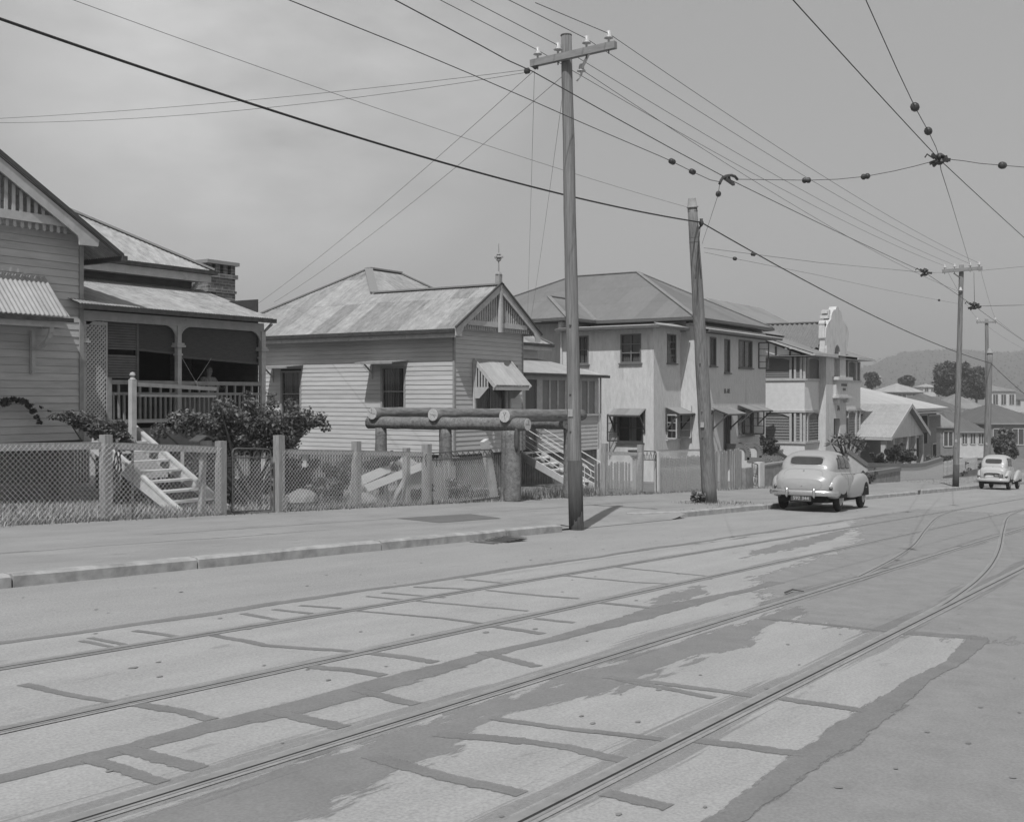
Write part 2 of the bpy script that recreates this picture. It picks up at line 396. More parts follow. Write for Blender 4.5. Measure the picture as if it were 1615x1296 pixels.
def boards(mb, O, U, N, rows, z0, z1, step, opens=(), proud=0.017):
    """lapped boards on a vertical wall: rows(z) -> (u0, u1) or None; opens = [(u0, u1, z0, z1)] heights above O"""
    O = Vector(O); U = Vector(U).normalized(); N = Vector(N).normalized(); Z = Vector((0, 0, 1))
    n = max(1, int(round((z1 - z0) / step)))
    for i in range(n):
        a, b = z0 + (z1 - z0) * i / n, z0 + (z1 - z0) * (i + 1) / n
        ra, rb = rows(a), rows(b)
        if ra is None: continue
        if rb is None: rb = (sum(ra) / 2,) * 2
        cuts = sorted([(o[0], o[1]) for o in opens if o[2] < (a + b) / 2 < o[3]])
        segs = []; cur = ra[0]; curb = rb[0]
        for c0, c1 in cuts:
            if c0 > cur: segs.append((cur, c0, curb, c0))
            cur = curb = max(cur, c1)
        if ra[1] > cur: segs.append((cur, ra[1], curb, rb[1]))
        w = random.uniform(-0.003, 0.003)
        g = 0.008; dk = O - N * 0.012                   # open lap under each board
        for u0, u1, v0, v1 in segs:
            p = O + N * (proud + w)
            mb.poly([dk + U * u0 + Z * (a - .004), dk + U * u1 + Z * (a - .004), dk + U * u1 + Z * (a + g), dk + U * u0 + Z * (a + g)])
            a += g
            mb.poly([p + U * u0 + Z * a, p + U * u1 + Z * a, O + U * v1 + Z * b + N * 0.002, O + U * v0 + Z * b + N * 0.002])
            mb.poly([dk + U * u0 + Z * a, dk + U * u1 + Z * a, p + U * u1 + Z * a, p + U * u0 + Z * a])
            mb.poly([O + U * u0 + Z * a, p + U * u0 + Z * a, O + U * v0 + Z * b]); mb.poly([O + U * u1 + Z * a, p + U * u1 + Z * a, O + U * v1 + Z * b]); a -= g
def wallplate(mb, O, U, N, u0, u1, z0, z1, opens=(), t=0.1):
    """flat wall slab with rectangular openings"""
    O = Vector(O); U = Vector(U).normalized(); N = Vector(N).normalized(); Z = Vector((0, 0, 1))
    us = sorted({u0, u1} | {min(max(k, u0), u1) for o in opens for k in o[:2]}); zs = sorted({z0, z1} | {min(max(k, z0), z1) for o in opens for k in o[2:]})
    solid = {}
    for i in range(len(us) - 1):
        for j in range(len(zs) - 1):
            cu, cz = (us[i] + us[i + 1]) / 2, (zs[j] + zs[j + 1]) / 2
            solid[i, j] = not any(o[0] < cu < o[1] and o[2] < cz < o[3] for o in opens)
    def P(i, j, d): return O + U * us[i] + Z * zs[j] - N * d
    for (i, j), k in solid.items():
        if not k: continue
        mb.poly([P(i, j, 0), P(i + 1, j, 0), P(i + 1, j + 1, 0), P(i, j + 1, 0)])
        mb.poly([P(i, j, t), P(i, j + 1, t), P(i + 1, j + 1, t), P(i + 1, j, t)])
        for (di, dj, e) in ((-1, 0, ((0, 0), (0, 1))), (1, 0, ((1, 0), (1, 1))), (0, -1, ((0, 0), (1, 0))), (0, 1, ((0, 1), (1, 1)))):
            if not solid.get((i + di, j + dj), False):
                (a0, b0), (a1, b1) = e
                mb.poly([P(i + a0, j + b0, 0), P(i + a1, j + b1, 0), P(i + a1, j + b1, t), P(i + a0, j + b0, t)])
def backing(parent, O, U, N, u0, u1, z0, z1, d, m=None, name='unlit_room_backing'):
    O = Vector(O); U = Vector(U).normalized(); N = Vector(N).normalized(); Z = Vector((0, 0, 1)); mb = MB()
    mb.poly([O - N * d + U * u0 + Z * z0, O - N * d + U * u1 + Z * z0, O - N * d + U * u1 + Z * z1, O - N * d + U * u0 + Z * z1])
    return mb

def window(parent, O, U, N, u0, u1, z0, z1, mf, cols=1, rows=2, fw=0.07, sill=True, curt=(0.0, 1.0), proud=0.03, depth=0.08, cm=None, bars=0.03, name='window', sillm=None):
    """frame with sashes; panes and curtains are sub-parts"""
    O = Vector(O); U = Vector(U).normalized(); N = Vector(N).normalized(); Z = Vector((0, 0, 1))
    def bx(mb, a, b, c, d, n0, n1):
        p = lambda u, z, n: O + U * u + Z * z + N * n
        mb.hexa([p(a, c, n0), p(b, c, n0), p(b, c, n1), p(a, c, n1), p(a, d, n0), p(b, d, n0), p(b, d, n1), p(a, d, n1)])
    f = MB()
    bx(f, u0 - fw, u0, z0 - fw, z1 + fw, -depth, proud); bx(f, u1, u1 + fw, z0 - fw, z1 + fw, -depth, proud)
    bx(f, u0, u1, z1, z1 + fw, -depth, proud); bx(f, u0, u1, z0 - fw, z0, -depth, proud)
    for i in range(1, cols):
        u = u0 + (u1 - u0) * i / cols; bx(f, u - bars / 2, u + bars / 2, z0, z1, -depth * 0.8, -depth * 0.2)
    for j in range(1, rows):
        z = z0 + (z1 - z0) * j / rows; bx(f, u0, u1, z - bars / 2, z + bars / 2, -depth * 0.78, -depth * 0.22)
    w = f.build(name, mf, parent)
    p = lambda u, z, n: O + U * u + Z * z + N * n
    g = MB(); g.poly([p(u0, z0, -depth * 0.5), p(u1, z0, -depth * 0.5), p(u1, z1, -depth * 0.5), p(u0, z1, -depth * 0.5)]); g.build('pane', glass, w)
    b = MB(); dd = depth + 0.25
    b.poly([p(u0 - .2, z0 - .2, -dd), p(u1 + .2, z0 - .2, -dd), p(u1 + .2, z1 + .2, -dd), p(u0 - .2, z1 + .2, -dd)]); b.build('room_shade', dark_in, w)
    if curt:
        c = MB(); n = 26; a0 = u0 + (u1 - u0) * curt[0]; a1 = u0 + (u1 - u0) * curt[1]
        for i in range(n):
            ua, ub = a0 + (a1 - a0) * i / n, a0 + (a1 - a0) * (i + 1) / n
            na, nb = -depth - 0.05 + 0.03 * math.sin(i * 2.1), -depth - 0.05 + 0.03 * math.sin((i + 1) * 2.1)
            if curt[0] == 0.0 and curt[1] == 1.0 and abs(i - n / 2) < 1.2: continue
            c.poly([p(ua, z0, na), p(ub, z0, nb), p(ub, z1, nb), p(ua, z1, na)])
        c.build('curtain', cm or curtain, w)
    if sill:
        s_ = MB(); bx(s_, u0 - fw - 0.06, u1 + fw + 0.06, z0 - fw - 0.06, z0 - fw, -0.01, proud + 0.07); s_.build('sill', sillm or mf, w)
    return w

def leaves(mb, fn, n, size, flat=0.0):
    """n leaf quads; fn() gives a point"""
    for _ in range(n):
        p = Vector(fn()); s_ = size * random.uniform(0.6, 1.35)
        a = Vector((random.gauss(0, 1), random.gauss(0, 1), random.gauss(0, 1) * (1 - flat))).normalized()
        b = a.cross(Vector((random.gauss(0, 1), random.gauss(0, 1), random.gauss(0, 1)))).normalized()
        mb.poly([p - a * s_ * 0.5, p + b * s_ * 0.28, p + a * s_ * 0.5, p - b * s_ * 0.28])
def blob_fn(blobs):
    """points concentrated near the surface of several ellipsoids"""
    wts = [b[3] * b[4] * b[5] for b in blobs]
    def fn():
        x, y, z, rx, ry, rz = random.choices(blobs, wts)[0]
        d = Vector((random.gauss(0, 1), random.gauss(0, 1), random.gauss(0, 1))).normalized()
        k = random.random() ** 0.4 * random.uniform(0.75, 1.12)
        return (x + d.x * rx * k, y + d.y * ry * k, z + d.z * rz * k)
    return fn
# ================================================================== GROUND
FENCE_Y = 15.6
KERB_Y = 10.25
def smooth(a, b, x):
    t = max(0.0, min(1.0, (x - a) / (b - a))); return t * t * (3 - 2 * t)
road_m = mat('road_bitumen', 0.285, 0.10, 0.9, 0.93, (0.4, 1.4, 1), 0.25, (4.5, 0.64, 0.84), fine=0.18)
tar_m = mat('tar_seam', 0.165, 0.14, 3.0, 0.9, (1, 1, 1), 0.1, fine=0.1)
asphalt_m = mat('worn_asphalt', 0.205, 0.10, 2.2, 0.92, (1, 1, 1), 0.25, (2.0, 0.62, 1.22), fine=0.18)
slab_m = mat('track_concrete', 0.32, 0.10, 1.6, 0.92, (0.5, 1.6, 1), 0.2, (3.4, 0.63, 0.80), fine=0.16)
yard_m = mat('yard_earth', 0.17, 0.3, 1.2, 0.95, (1, 1, 1), 0.4, fine=0.2)
def xs_range(a, b, st):
    r = [a]
    while r[-1] < b - 1e-6: r.append(min(b, r[-1] + st))
    return r
def sheet(xs, ys, h):
    mb = MB()
    for x in xs:
        for y in ys: mb.v.append(Vector((x, y, zg(x) + h(x, y))))
    m = len(ys)
    for i in range(len(xs) - 1):
        for j in range(m - 1):
            mb.f.append([i * m + j, (i + 1) * m + j, (i + 1) * m + j + 1, i * m + j + 1])
    return mb
far = xs_range(-60, 150, 5) + [200, 300, 500, 900, 1500, 2000]
struct(sheet(far, [-600, -60, 0, KERB_Y + 0.4], lambda x, y: 0).build('road', road_m))
# footpath with a dropped crossing between the two kerbs
def ramp(x, y):
    k = smooth(17.4, 18.6, x) * (1 - smooth(22.4, 23.6, x))
    return 0.13 - 0.128 * k * (1 - smooth(KERB_Y, KERB_Y + 2.2, y))
fx = xs_range(-60, 16, 4) + xs_range(17, 24, 0.25) + xs_range(26, 100, 4)
def edge(x): return KERB_Y + .165 if x < 23.4 else (10.765 if x < 47.5 else 11.065)
fp = sheet(fx, [KERB_Y + 0.16, 11.07, 11.5, 12, 12.5, 13, 14, 15.5], lambda x, y: ramp(x, y) + 0.004)
for v in fp.v:
    if v.y < 10.5: v.y = edge(v.x)
struct(fp.build('footpath', concrete))
struct(sheet(far, [15.45, 16, 18, 25, 60, 150, 400, 900, 1700], lambda x, y: 0.125).build('yard_ground', yard_m))
# kerbs
def kerb(xa, xb, y, ya, name):
    mb = MB(); x = xa
    while x < xb - 0.01:
        x2 = min(xb, x + random.uniform(2.2, 3.4)); n = max(1, int((x2 - x) / 0.5))
        pts = [x + 0.012 + (x2 - x - 0.024) * i / n for i in range(n + 1)]
        j = [random.uniform(-0.012, 0.012) for _ in pts]; jz = [random.uniform(-0.012, 0.006) for _ in pts]
        for i in range(n):
            a, b = pts[i], pts[i + 1]
            ring = lambda q, k: [(q, y + j[k], zg(q) - 0.2), (q, ya, zg(q) - 0.2), (q, ya, zg(q) + 0.136), (q, y + 0.05 + j[k], zg(q) + 0.14 + jz[k]), (q, y + 0.012 + j[k], zg(q) + 0.115 + jz[k])]
            r0, r1 = ring(a, i), ring(b, i + 1)
            mb.add(r0 + r1, [(k, (k + 1) % 5, 5 + (k + 1) % 5, 5 + k) for k in range(5)] + [(4, 3, 2, 1, 0), (5, 6, 7, 8, 9)])
        x = x2
    return struct(mb.build(name, kerb_m))
kerb(-40, 17.45, KERB_Y, KERB_Y + 0.17, 'kerb')
kerb(23.5, 46.5, KERB_Y + 0.35, KERB_Y + 0.52, 'kerb')
kerb(48.5, 110, KERB_Y + 0.65, KERB_Y + 0.82, 'kerb')
mb = MB()
mb.add([(23.49, 10.6, zg(23.5) - .1), (23.49, 10.77, zg(23.5) - .1), (23.49, 10.77, zg(23.5) + .138), (23.49, 10.6, zg(23.5) + .13), (22.3, 11.4, zg(22.3) - .05), (22.4, 11.5, zg(22.4) - .05), (22.4, 11.5, zg(22.4) + .10), (22.3, 11.4, zg(22.3) + .09)],
       [(3, 2, 1, 0), (4, 5, 6, 7), (0, 1, 5, 4), (1, 2, 6, 5), (2, 3, 7, 6), (3, 0, 4, 7)])
struct(mb.build('kerb', kerb_m))
# darker repaired slab and a scored joint in the footpath
def gpatch(pts, dz, name, m):
    mb = MB(); mb.poly([(x, y, zg(x) + dz) for x, y in pts]); return struct(mb.build(name, m))
gpatch([(15.9, 11.9), (17.9, 11.9), (18.4, 13.0), (16.1, 13.05)], 0.139, 'footpath_patch', mat('patch_asphalt', 0.14, 0.1, 3, 0.95, fine=0.1))
def strip(mb, pts, w, dz, jit=0.25):
    """a mark along ground points; its 'fade' falls off to both sides"""
    P = [Vector((x, y, 0)) for x, y in pts]; S = []
    for a, b in zip(P, P[1:]):
        n = max(2, int((b - a).length / 0.12))
        for i in range(n): S.append(a + (b - a) * i / n)
    S.append(P[-1]); ph = random.uniform(0, 9)
    S = [q + Vector((random.uniform(-.01, .01), .022 * math.sin(i * .21 + ph) + .012 * math.sin(i * .53 + 3 * ph), 0)) for i, q in enumerate(S)]
    pr = None
    for i, p in enumerate(S):
        d = (S[min(i + 1, len(S) - 1)] - S[max(i - 1, 0)]).normalized(); nrm = Vector((-d.y, d.x, 0))
        k = w * .85 * (1 + jit * .8 * math.sin(i * 0.17 + ph)); n = len(mb.v)
        for q, f in ((p + nrm * k, 0.0), (p, 1.0), (p - nrm * k, 0.0)): mb.v.append(Vector((q.x, q.y, zg(q.x) + dz))); mb.fade.append(f)
        if pr is not None: mb.f += [[pr, n, n + 1, pr + 1], [pr + 1, n + 1, n + 2, pr + 2]]
        pr = n
mb = MB(); strip(mb, [(2, 12.1), (9, 12.1), (14, 12.05)], 0.05, 0.1385, 0.5); strip(mb, [(2, 12.16), (8, 12.16)], 0.03, 0.1395, 0.5)
struct(mb.build('footpath_joint', softmat('joint_pale', .34, .8, .6, (3, 20, 1), .45)))

# ---- tram tracks: four rails let into the paving, with tarred edges
RY = [2.52, 3.955, 5.44, 6.87]
slab = sheet(xs_range(-20, 28, 2), [1.80, 4.6, 7.62], lambda x, y: 0.0015)
struct(slab.build('track_paving', slab_m))
# worn asphalt where the paving runs out, ragged at the edge
def ragged(poly, dz, name, m, step=0.12, soft=0.3):
    """a worn area with a soft edge: 'fade' is the distance inside its outline"""
    xs = [p[0] for p in poly]; ys = [p[1] for p in poly]; E = list(zip(poly, poly[1:] + poly[:1]))
    def sd(x, y):
        ins = False; best = 9e9
        for (ax, ay), (bx, by) in E:
            if (ay > y) != (by > y) and x < (bx - ax) * (y - ay) / (by - ay) + ax: ins = not ins
            dx, dy = bx - ax, by - ay; t = max(0, min(1, ((x - ax) * dx + (y - ay) * dy) / (dx * dx + dy * dy + 1e-9))); best = min(best, math.hypot((x - ax - t * dx) * .5, y - ay - t * dy))
        return best if ins else -best
    nx = int((max(xs) - min(xs) + 2 * soft) / (step * 2)) + 1; ny = int((max(ys) - min(ys) + 2 * soft) / step) + 1; mb = MB(); idx = {}
    F = [[max(0, min(1, .5 + sd(min(xs) - soft + i * step * 2, min(ys) - soft + j * step) / (2 * soft))) for j in range(ny + 1)] for i in range(nx + 1)]
    def V(i, j):
        if (i, j) not in idx: x = min(xs) - soft + i * step * 2; idx[i, j] = len(mb.v); mb.v.append(Vector((x, min(ys) - soft + j * step, zg(x) + dz))); mb.fade.append(F[i][j])
        return idx[i, j]
    for i in range(nx):
        for j in range(ny):
            if max(F[i][j], F[i + 1][j], F[i][j + 1], F[i + 1][j + 1]) > 0: mb.f.append([V(i, j), V(i + 1, j), V(i + 1, j + 1), V(i, j + 1)])
    return struct(mb.build(name, m))
worn_m = softmat('worn_asphalt_soft', .268, .85, .75, (2.2, 9, 1), .5); smear_m = softmat('tar_smear', .245, .68, .8, (1.6, 8, 1), .5)
struct(sheet(xs_range(30, 110, 5), [-8, 0, 4, 7.7], lambda x, y: 0.0022).build('worn_asphalt', mat('worn_asphalt_far', .268, .1, 2, .92, fine=.1)))
ragged([(10.9, 3.95), (13.2, 5.0), (19.0, 5.35), (22.5, 6.3), (25, 7.2), (28.5, 7.7), (34, 7.7), (34, -6), (10.3, -6), (10.3, 1.7), (10.02, 2.5), (10.1, 3.3)], 0.0027, 'worn_asphalt', worn_m, .16, .35)
ragged([(-1, 3.45), (2.5, 3.5), (3.4, 3.25), (4.4, 3.3), (5.2, 3.55), (6.4, 3.35), (7.6, 3.4), (8.6, 3.3), (9.6, 3.5), (10.8, 3.5), (11, 3.7), (9, 3.8), (6.0, 3.8), (3.0, 3.8), (-1, 3.8)], 0.0034, 'worn_asphalt', smear_m, .06, .2)
ragged([(15.5, 6.0), (18.2, 5.95), (21, 6.2), (24, 6.8), (19, 6.5), (17, 6.35)], 0.0034, 'worn_asphalt', smear_m, .06, .2)
ragged([(9.6, 4.7), (11.3, 4.85), (12.0, 5.2), (10.6, 5.1)], 0.0034, 'worn_asphalt', smear_m, .06, .2)
# the roadway on the camera's side is a darker mix
ragged([(-4, -6), (-4, 1.75), (10.8, 1.75), (10.8, -6)], .0012, 'worn_asphalt', softmat('side_asphalt', .295, .7, .3, (2, 6, 1), .5), .3, .15)
# brushed smears along the rails
mb = MB()
for y, w in ((2.52, .40), (3.955, .36), (5.44, .16), (6.87, .12)): strip(mb, [(-6, y + .02), (14, y + .02), (32, y)], w, .0038, .3)
struct(mb.build('rail_smears', softmat('rail_smear', .25, .34, .8, (.5, 26, 1), .55)))
OUT = [(-6, 1.83), (5.0, 1.81), (5.7, 1.86), (6.8, 1.82), (8.7, 1.80), (9.6, 1.82), (10.35, 1.86), (10.15, 2.5)]
mb = MB(); DZ = 0.0045
# long seams beside the tracks
strip(mb, [(-6, 7.62), (30, 7.62)], 0.13, DZ)
strip(mb, [(-6, 4.62), (2, 4.66), (5.5, 4.62), (9, 4.66), (13, 4.6)], 0.2, DZ, 0.45)
strip(mb, OUT, 0.17, DZ, 0.35)
# cross seams, as they lie on the ground
random.seed(11)
def cross(pts, w=0.085, k=0): strip(mb, pts, w, DZ + 0.0003 * (1 + k % 3), 0.28)
PXS = [
 [(124, 1010), (175, 1020)], [(140, 1005), (200, 1018)], [(215, 995), (280, 1004)], [(385, 968), (440, 978)], [(432, 961), (495, 968)], [(475, 955), (540, 960)], [(575, 940), (655, 948)], [(605, 935), (700, 942)], [(655, 926), (760, 930)], [(735, 914), (800, 920)],
 [(340, 1002), (420, 1018), (560, 1028)], [(562, 963), (700, 975), (760, 984)], [(660, 948), (740, 955), (830, 963)], [(770, 931), (860, 940), (915, 944)], [(880, 907), (1000, 918), (1060, 921)], [(960, 893), (1060, 903), (1110, 908)],
 [(40, 1080), (120, 1098), (190, 1110)], [(220, 1112), (290, 1122), (332, 1135)], [(585, 1030), (650, 1038), (690, 1045)], [(490, 1052), (560, 1058), (610, 1066)], [(780, 988), (860, 1000)], [(840, 975), (905, 982)], [(950, 951), (1060, 962)],
 [(140, 1198), (250, 1233)], [(200, 1182), (320, 1214)], [(430, 1124), (545, 1148)], [(565, 1088), (660, 1112)], [(760, 1028), (850, 1052)],
 [(590, 1192), (680, 1220), (820, 1252)], [(770, 1132), (900, 1150), (1060, 1168)], [(690, 1158), (800, 1165), (900, 1180), (1000, 1203)], [(960, 1068), (1060, 1080), (1205, 1100)], [(1235, 1102), (1370, 1122)], [(1105, 1168), (1270, 1190)], [(1205, 975), (1400, 995), (1540, 1003)], [(960, 1252), (1060, 1275)], [(1120, 1100), (960, 1068)], [(830, 1170), (690, 1158)],
]
for k, line in enumerate(PXS):
    g = [PG(*p) for p in line]; cross([(p.x, p.y) for p in g], 0.075 if g[0].y > 6 else 0.1, k)
struct(mb.build('road_tar_seams', softmat('tar_seam_soft', .20, .9, .42, (4, 18, 1), .41)))
# oil and wear speckle
random.seed(5)
mb = MB()
for _ in range(420):
    x = random.uniform(0, 34) ** 1.0; y = random.uniform(-0.5, 9.6); r = random.uniform(0.006, 0.020) * random.choice([1, 1, 1, 1, 1, 1.5]); n = 7
    z0 = 0.0062
    mb.poly([(x + r * 1.5 * math.cos(6.283 * k / n) * random.uniform(.6, 1.2), y + r * math.sin(6.283 * k / n) * random.uniform(.6, 1.2), zg(x) + z0) for k in range(n)])
struct(mb.build('road_stains', mat('oil_stain', 0.2, 0.2, 5, 0.9)))

rail_m = mat('rail_steel', 0.26, 0.2, 6.0, 0.5, metal=0.1)
edge_m = mat('rail_edge', 0.275, 0.2, 4.0, 0.9, fine=.15)
groove_m = mat('rail_groove', 0.03, 0.3, 9.0, 0.9)
def rail(pts, label, k=1.0, dz=0.0):
    """a grooved tram rail: bright head, dark flangeway, thin keeper"""
    P = [Vector((x, y, zg(x))) for x, y in pts]
    def band(o0, o1, z):
        m = MB(); pr = None
        for i, p in enumerate(P):
            d = (P[min(i + 1, len(P) - 1)] - P[max(i - 1, 0)]); n = Vector((d.y, -d.x, 0)).normalized()
            a = p + n * o0; b = p + n * o1; q = len(m.v); m.v += [Vector((a.x, a.y, p.z + z)), Vector((b.x, b.y, p.z + z))]
            if pr is not None: m.f.append([pr, pr + 1, q + 1, q])
            pr = q
        return m
    t = thing('tram_rail', label, 'tram rail', tuple(P[0]))
    band(-0.030 * k, 0.022 * k, 0.0085 + dz).build('rail_head', rail_m, t); band(0.022 * k, 0.040 * k, 0.0078 + dz).build('flangeway', groove_m, t)
    band(0.040 * k, 0.060 * k, 0.0085 + dz).build('keeper_flange', rail_m, t); band(-0.050 * k, -0.030 * k, 0.0068 + dz).build('tar_edge', edge_m, t)
    band(0.060 * k, 0.09 * k, 0.0068 + dz).build('tar_edge', edge_m, t)
    return t
names = ['straight tram rail nearest the camera', 'second straight tram rail from the camera, under the far edge of the near track', 'third straight tram rail from the camera, near rail of the far track', 'straight tram rail nearest the kerb']
for y, nme in zip(RY, names): rail([(x, y) for x in xs_range(-8, 110, 3)], nme)
def curve(pix):
    g = [PG(*p) for p in pix]; return [(p.x, p.y) for p in g]
def spline(pts, n=6):
    out = []
    for i in range(len(pts) - 1):
        p0 = Vector(pts[max(i - 1, 0)]); p1 = Vector(pts[i]); p2 = Vector(pts[i + 1]); p3 = Vector(pts[min(i + 2, len(pts) - 1)])
        for k in range(n):
            t = k / n; q = 0.5 * ((2 * p1) + (p2 - p0) * t + (2 * p0 - 5 * p1 + 4 * p2 - p3) * t * t + (3 * p1 - p0 - 3 * p2 + p3) * t ** 3); out.append(tuple(q))
    out.append(tuple(pts[-1])); return out
c1 = [(14.3, 4.02), (16.2, 4.2), (18.25, 4.43), (20.66, 4.78), (24.88, 5.53), (30.2, 6.40), (34.5, 6.80), (41.0, 6.87)]
rail(spline(c1), 'curved crossover rail branching from the second rail towards the far track', .72, 0.0006)
c2 = [(10.5, 2.55), (12.2, 2.57), (13.5, 2.63), (15.3, 2.75), (17.7, 2.99), (21.0, 3.42), (26.6, 4.25), (32.5, 5.05), (38, 5.40), (43, 5.44)]
rail(spline(c2), 'curved crossover rail branching from the nearest rail at the right edge', .72, 0.0006)

# a small stick lying between the tracks
mb = MB(); a = PG(1238, 934, .03); b = PG(1250, 929, .035); c = PG(1268, 932, .02)
mb.tube([a, b], [.012, .01], 5).tube([b, c], [.01, .006], 5)
tag(mb.build('stick', bark, org=a), 'small forked dark stick lying on the road between the tracks', 'stick')
# gutter grate
gp = Vector((14.9, 9.98, zg(14.9)))
t = thing('drain_grate', 'iron drain grate in the gutter beside the kerb', 'drain', gp)
mb = MB(); mb.poly([gp + Vector((-.55, -.28, .006)), gp + Vector((.5, -.28, .006)), gp + Vector((.5, .2, .006)), gp + Vector((-.55, .2, .006))]); mb.build('pit', groove_m, t)
mb = MB()
for k in range(9): mb.beam(gp + Vector((-.5 + k * .12, -.27, .028)), gp + Vector((-.5 + k * .12, .19, .028)), .03, .008)
mb.build('grate_bars', pipe_m, t)
# ================================================================== HOUSE 1 (left): gable front and verandah
random.seed(21)
H1 = thing('timber_house', 'weatherboard house at the left edge with projecting gable, dark verandah and chimney', 'house', (14.3, 20.0, zg(14.3) + .125))
GY, GX0, GX1, GB = 20.0, 8.4, 14.31, -0.9
GEZ, GS = 3.30, 0.60
GA = (GX0 + GX1) / 2
def g1rows(z):
    k = max(0.0, (z - GEZ) / GS); a, b = k, (GX1 - GX0) - k
    return (a, b) if b - a > 0.03 else None
wins1 = [(2.55, 3.75, -0.35, 1.45)]
mb = MB(); boards(mb, (GX0, GY, 0), (1, 0, 0), (0, -1, 0), g1rows, GB, 5.0, 0.152, wins1)
boards(mb, (GX1, GY, 0), (0, 1, 0), (1, 0, 0), lambda z: (0, 2.4), GB, 3.3, 0.152)
boards(mb, (GX0, GY, 0), (0, 1, 0), (-1, 0, 0), lambda z: (0, 8), GB, 3.3, 0.152)
wall1 = mb.build('front_wall', board_old, H1)
mb = MB(); mb.box(GX1 - .05, GX1 + .045, GY - .045, GY + .05, GB, 3.32); mb.build('corner_board', trim_grey, H1)
window(H1, (GX0, GY, 0), (1, 0, 0), (0, -1, 0), 2.62, 3.68, -0.28, 1.38, trim_grey, 2, 2, 0.07)
# gable barge boards, collar and drops
by = 19.5
P = lambda px, py: PY(px, py, by)
def lin(p, q, x): return p.z + (q.z - p.z) * (x - p.x) / (q.x - p.x)
a0, a1 = P(41, 282), P(157, 379); b0, b1 = P(41, 302), P(119, 366)
def barge(mir):
    mx = (lambda x: 2 * GA - x) if mir else (lambda x: x)
    foot = [P(157, 379), P(155, 389), P(126, 386), P(125.5, 379), P(123, 371.5)]
    pts = [(GA, lin(a0, a1, GA))] + [(p.x, p.z) for p in foot] + [(GA, lin(b0, b1, GA))]
    mb = MB(); mb.ext([(mx(x), by, z) for x, z in pts], (0, 0.04, 0)); return mb
barge(False).build('barge_board', trim_white, H1); barge(True).build('barge_board', trim_white, H1)
cz0, cz1 = PY(80, 354.5, 19.62).z, PY(80, 341, 19.62).z
mb = MB(); mb.box(GA - 2.6, GA + 2.42, 19.6, 19.66, cz0, cz1); mb.build('gable_collar', trim_white, H1)
mb = MB(); x = GA - 2.37
while x < GA + 2.45:
    mb.box(x - .035, x + .035, 19.67, 19.69, cz0 - .10, cz0 + .02)
    mb.tube([(x, 19.667, cz0 - .10), (x, 19.693, cz0 - .10)], 0.035, 12); x += 0.158
mb.build('gable_drops', trim_white, H1)
mb = MB(); x = GA - 2.1
while x < GA + 2.1:
    top = lin(b0, b1, GA + abs(x - GA)) + .03
    if top > cz1: mb.box(x - .035, x + .035, 19.63, 19.65, cz1, top)
    x += 0.158
mb.build('gable_slats', trim_white, H1)
mb = MB(); zc = lin(a0, a1, GA) + .04; e0 = lin(a0, a1, GX1 + .62) + .035
for s in (1, -1):
    xe = GA + s * (GX1 + .62 - GA)
    mb.corr([(xe, 19.46, e0), (xe, 27.0, e0), (GA, 27.0, zc), (GA, 19.46, zc)])
rf = mb.build('gable_roof', iron_pale, H1, True)
mb = MB()
for s in (1, -1):
    xe = GA + s * (GX1 + .66 - GA)
    mb.ext([(xe, 19.455, e0 - .03), (GA, 19.455, zc), (GA, 19.455, zc + .09), (xe, 19.455, e0 + .065)], (0, .09, 0))
mb.box(GX1 + .60, GX1 + .72, 19.42, 22.0, e0 - .09, e0 + .02)
mb.build('roof_edging', trim_dark, H1)
# window hood
hx0, hx1 = 10.75, 13.52
mb = MB(); mb.corr([(hx0, 19.22, 1.57), (hx1, 19.22, 1.57), (hx1 - .06, 20.0 - .03, 2.40), (hx0 + .06, 20.0 - .03, 2.40)], 0.10, 0.014, 8); hd = mb.build('window_hood', iron_light, H1, True)
mb = MB(); mb.beam((hx0, 19.2, 1.50), (hx1 + .05, 19.2, 1.50), .05, .08); mb.build('hood_gutter', gutter_m, hd)
mb = MB(); mb.beam((hx0 + .1, 19.3, 1.40), (hx1 - .12, 19.3, 1.40), .05, .10); mb.beam((hx1 - .1, 19.3, 1.40), (hx1 - .1, 19.95, 1.40), .05, .10)
for xb in (PY(53, 560, 19.9).x, 11.2):
    mb.beam((xb, 19.93, 1.30), (xb, 19.93, 0.45), .07, .07)
    arc = [(xb, 19.32 + .6 * (1 - math.cos(t)), 1.36 - .6 * math.sin(t) * .7) for t in [i * math.pi / 2 / 6 for i in range(7)]]
    for p, q in zip(arc, arc[1:]): mb.beam(p, q, .05, .09, (1, 0, 0))
mb.build('hood_bracket', trim_white, hd)
# main roof and wall above the verandah
VY, BY, VX1 = 20.1, 22.4, 19.3
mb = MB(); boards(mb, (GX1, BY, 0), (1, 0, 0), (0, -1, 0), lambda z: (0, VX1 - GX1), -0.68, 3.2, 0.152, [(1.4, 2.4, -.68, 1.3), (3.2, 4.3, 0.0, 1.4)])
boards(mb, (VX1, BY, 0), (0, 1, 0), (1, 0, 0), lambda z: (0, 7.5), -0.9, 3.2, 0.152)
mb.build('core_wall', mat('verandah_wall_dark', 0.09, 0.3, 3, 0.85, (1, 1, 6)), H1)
mb = MB(); mb.box(GX1, 19.5, BY + .12, BY + .16, -.9, 2.6); mb.build('unlit_room_backing', dark_in, H1)  # near-black sheet painting in the unlit rooms behind the verandah wall
ez = 3.22; K = 5.2; pz = 0.58
mb = MB()
EX = 19.62
mb.corr([(12.0, 21.9, ez), (EX, 21.9, ez), (EX - K, 21.9 + K, ez + pz * K), (12.0, 21.9 + K, ez + pz * K)])
mb.corr([(EX, 21.9, ez), (EX, 32.3, ez), (EX - K, 21.9 + K, ez + pz * K)])
